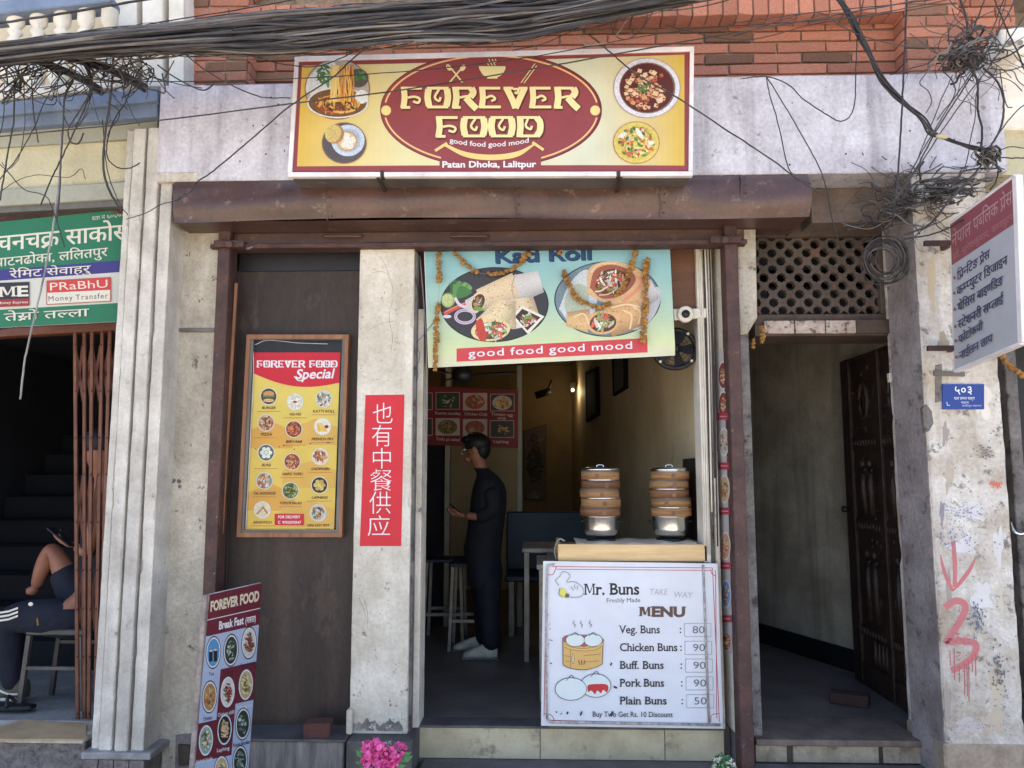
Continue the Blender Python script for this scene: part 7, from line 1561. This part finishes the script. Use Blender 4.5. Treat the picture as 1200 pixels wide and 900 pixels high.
for px, e, py in ((573, -.1, 769), (560, .13, 761)):
    x0 = X(px + 10, 760, Yp + e); y = Yp + e; m = MB()
    secs = [(0, .03, .035, .075), (-.05, .038, .045, .07), (-.12, .04, .045, .05), (-.18, .042, .035, .035), (-.235, .03, .025, .022)]
    n = 12; base = 0
    for dx, w_, zc_, h_ in secs:
        for k in range(n):
            a = 6.283 * k / n; m.v.append((x0 + dx, y + w_ * math.cos(a), max(.014, zc_ + h_ * math.sin(a))))
    for i in range(len(secs) - 1):
        for k in range(n): m.f.append((i * n + k, (i + 1) * n + k, (i + 1) * n + (k + 1) % n, i * n + (k + 1) % n)); m.c.append(None); m.sm.append(True)
    m.f += [tuple(range(n)), tuple(range((len(secs) - 1) * n, len(secs) * n))[::-1]]; m.c += [None] * 2; m.sm += [False] * 2
    sobj = m.build('shoe', shm, pe)
    m = MB(); m.prism([(x0 + .012, y - .036, .0), (x0 - .24, y - .036, .0), (x0 - .26, y, .0), (x0 - .24, y + .036, .0), (x0 + .012, y + .036, .0)], (0, 0, .022)); m.build('sole', M['cement'], sobj, bevel=.006)
    m = MB()
    for k in range(4): m.tube([(x0 - .06 - k * .028, y - .03, .085 - k * .012), (x0 - .06 - k * .028, y, .1 - k * .013), (x0 - .06 - k * .028, y + .03, .085 - k * .012)], .004, 4)
    m.build('lace', M['white'], sobj)
def hand(parent, w, fwd, side, up, sc=1.0, mt=None):
    """palm with four curled fingers and a side thumb"""
    w, fwd, side, up = Vector(w), Vector(fwd).normalized(), Vector(side).normalized(), Vector(up).normalized()
    J = [tuple(w) + (.026 * sc, .018 * sc), tuple(w + fwd * .045 * sc) + (.032 * sc, .016 * sc), tuple(w + fwd * .078 * sc) + (.034 * sc, .014 * sc)]; B = [(0, 1), (1, 2)]
    for i, (o_, L_) in enumerate(((-.027, .062), (-.009, .072), (.009, .068), (.026, .052))):
        b = w + fwd * .08 * sc + side * o_ * sc; k = len(J)
        J += [tuple(b) + (.009 * sc,), tuple(b + fwd * L_ * .45 * sc + up * .012 * sc) + (.0085 * sc,), tuple(b + fwd * L_ * .7 * sc + up * .032 * sc) + (.0078 * sc,), tuple(b + fwd * L_ * .7 * sc + up * .05 * sc) + (.006 * sc,)]
        B += [(2, k), (k, k + 1), (k + 1, k + 2), (k + 2, k + 3)]
    b = w + fwd * .03 * sc - side * .034 * sc; k = len(J); J += [tuple(b) + (.011 * sc,), tuple(b + fwd * .03 * sc - side * .012 * sc + up * .02 * sc) + (.010 * sc,), tuple(b + fwd * .055 * sc + up * .04 * sc) + (.008 * sc,)]; B += [(1, k), (k, k + 1), (k + 1, k + 2)]
    return skinned('hand', J, B, mt or M['skin'], parent, 1)
w1 = P(546, 604, Yp - .2); hand(pe, w1, (-1, .15, .05), (0, 1, 0), (0, 0, 1)); w2 = P(547, 602, Yp + .12); hand(pe, w2, (-1, -.3, .1), (0, -1, 0), (0, 0, 1))
a = w1 + Vector((-.095, .03, .045)); m = MB(); m.beam(a + Vector((.05, .0, -.03)), a + Vector((-.02, .02, .03)), .008, .06); tag(m.build('phone', M['black'], bevel=.002), 'dark phone held up by the standing person in the shop', 'phone')

# person on the stool at the left gate (track trousers) and bare knee of the one on the stairs
Yq = .28
def pq(px, py, dy, *r_): v = P(px, py, Yq + dy); return (v.x, v.y, v.z) + r_
p2 = thing('person', 'seated person in navy track trousers with three white stripes behind the folded gate', 'person', (X(60, 800, Yq), Yq, 0))
k_ = (Yq + 4.1) / 901
body = [pq(112, 725, .08, .13, .12), pq(122, 690, .1, .12), pq(128, 640, .14, .14), pq(126, 590, .16, .1), pq(122, 560, .14, .05), pq(116, 535, .1, .08), pq(116, 520, .1, .07),
        pq(70, 722, -.04, .088), pq(14, 722, -.06, .072), pq(12, 760, -.02, .056), pq(16, 798, 0, .044),
        pq(95, 712, .2, .085), pq(61, 640, .22, .058), pq(50, 665, .22, .05), pq(42, 690, .24, .035),
        pq(112, 600, -.02, .045), pq(104, 650, -.04, .038), pq(88, 640, -.02, .028)]
bones = [(0, 1), (1, 2), (2, 3), (3, 4), (4, 5), (5, 6), (0, 7), (7, 8), (8, 9), (9, 10), (0, 11), (11, 12), (12, 13), (13, 14), (3, 15), (15, 16), (16, 17)]
skinned('body', body, bones, M['skin'], p2)
skinned('track_trousers', [pq(112, 728, .08, .15, .14), pq(70, 724, -.04, .115), pq(14, 722, -.06, .1), pq(10, 745, -.03, .085), pq(14, 790, 0, .062), pq(16, 812, 0, .055)], chain(6), M['navy'], p2)
skinned('shorts', [pq(110, 722, .18, .12), pq(88, 696, .2, .105), pq(72, 664, .22, .082)], chain(3), M['navy'], p2)
skinned('jacket', [pq(114, 720, .08, .15), pq(122, 690, .1, .16), pq(128, 640, .14, .17), pq(126, 600, .16, .12), pq(110, 605, .0, .06), pq(103, 648, -.03, .055)], [(0, 1), (1, 2), (2, 3), (3, 4), (4, 5)], M['blackcloth'], p2)
m = MB(); a = P(116, 522, Yq + .1); m.ball(a + Vector((0, .02, .02)), .1, .1, .09, 16, 10); m.build('hair', hairm, p2)
for k in range(3):                               # three stripes along the thigh
    m = MB(); pts = [P(x, y + k * 4.6, Yq - .165 + abs(1 - k) * .012) for x, y in ((-30, 720.5), (-6, 719), (10, 716.5), (21, 712.5))]
    for a, b in zip(pts, pts[1:]): m.face([a + Vector((0, 0, .0055)), a - Vector((0, 0, .0055)), b - Vector((0, 0, .0055)), b + Vector((0, 0, .0055))])
    m.build('white_stripe', M['white'], p2)
m = MB(); a = P(36, 708, Yq - .16); m.ball(a, .014, .004, .011); m.build('emblem', M['white'], p2)
m = MB(); a, b = P(43.5, 724, Yq - .17), P(44.5, 733, Yq - .17); m.beam(a, b, .008, .003); m.build('zip_pull', M['gold'], p2)
w3 = P(88, 640, Yq - .02); hand(p2, w3, (-.8, .1, .3), (0, 1, 0), (-.2, 0, 1), 1.0)
m = MB(); a, b = P(60, 619, Yq - .03), P(86, 640, Yq - .05); m.beam(a, b, .008, .075); tag(m.build('phone', M['black'], bevel=.002), 'dark phone held over the bare knee behind the gate', 'phone')
# foot of the raised leg resting on the stool rail
m = MB(); a, b = P(43, 690, Yq + .24), P(31, 693, Yq + .2); m.tube([a, (a + b) / 2 + Vector((0, 0, -.004)), b], [.034, .028, .016], 10); m.build('bare_foot', M['skin'], p2)
# shoe and slipper
brn = mat('olive_brown_shoe', s(96, 88, 68), s(70, 64, 50), 14, .7)
def shoe(parent, x0, y, z0, L_, mt, solem, d=-1):
    m = MB(); secs = [(0, .034, .04, .075), (.05, .04, .05, .075), (.12, .044, .045, .055), (.19, .046, .036, .036), (.26, .034, .026, .022)]; n = 12
    for dx, w_, zc_, h_ in secs:
        for k in range(n): a = 6.283 * k / n; m.v.append((x0 + d * dx * L_, y + w_ * math.cos(a), z0 + max(.012, zc_ + h_ * math.sin(a))))
    for i in range(len(secs) - 1):
        for k in range(n): m.f.append((i * n + k, (i + 1) * n + k, (i + 1) * n + (k + 1) % n, i * n + (k + 1) % n)); m.c.append(None); m.sm.append(True)
    m.f += [tuple(range(n)), tuple(range((len(secs) - 1) * n, len(secs) * n))[::-1]]; m.c += [None] * 2; m.sm += [False] * 2
    o = m.build('shoe', mt, parent); m = MB(); m.box(x0 - .03, x0 + d * .27 * L_, y - .04, y + .04, z0, z0 + .022); m.build('sole', solem, o, bevel=.008, segs=2)
    m = MB(); m.tube(spl([(x0 - .02, y - .04, z0 + .04), (x0 + d * .08 * L_, y - .046, z0 + .045), (x0 + d * .16 * L_, y - .05, z0 + .08)]), .006, 5); m.build('side_band', M['white'], o); return o
a = P(28, 820, Yq - .02); shoe(p2, a.x, Yq, .02, 1.0, brn, M['plaster2'])
t = thing('slipper', 'black rubber slipper lying flat on the floor below the shoe', 'slipper', P(20, 830, ('z', .02)))
c0 = P(18, 831, ('z', .015)); MB().prism([c0 + Vector((x, y, 0)) for x, y in ((-.14, -.03), (-.05, -.045), (.05, -.04), (.1, -.025), (.1, .03), (.04, .045), (-.06, .04), (-.14, .03))], (0, 0, .022)).build('sole', M['black'], t, bevel=.006)
MB().tube(spl([c0 + Vector((-.02, -.045, .02)), c0 + Vector((-.04, -.01, .06)), c0 + Vector((-.05, .02, .06)), c0 + Vector((-.02, .042, .02))]), .009, 6).build('strap', M['black'], t)
# stool
sg = mat('grey_stool_metal', s(84, 78, 76), s(64, 60, 58), 9, .5)
t = thing('stool', 'dark grey metal stool under the seated person at the left gate', 'stool', (X(70, 780, Yq), Yq, 0))
zs = Z(733, 70, Yq) ; sx0_, sx1_ = X(46, 735, Yq), X(112, 735, Yq)
MB().box(sx0_, sx1_, Yq - .12, Yq + .18, zs - .03, zs).build('seat', sg, t, bevel=.006)
for x, dx, y in ((sx0_ + .02, -.03, Yq - .11), (sx1_ - .02, .03, Yq - .11), (sx0_ + .02, -.03, Yq + .17), (sx1_ - .02, .03, Yq + .17)): MB().beam((x + dx, y, -.0), (x, y, zs - .031), .024, .024).build('leg', sg, t)
MB().beam((sx0_, Yq - .11, .22), (sx1_, Yq - .11, .22), .018, .018).build('stretcher', sg, t); MB().beam((sx0_, Yq + .17, .3), (sx1_, Yq + .17, .3), .018, .018).build('stretcher', sg, t)
print('objects', len(bpy.data.objects))
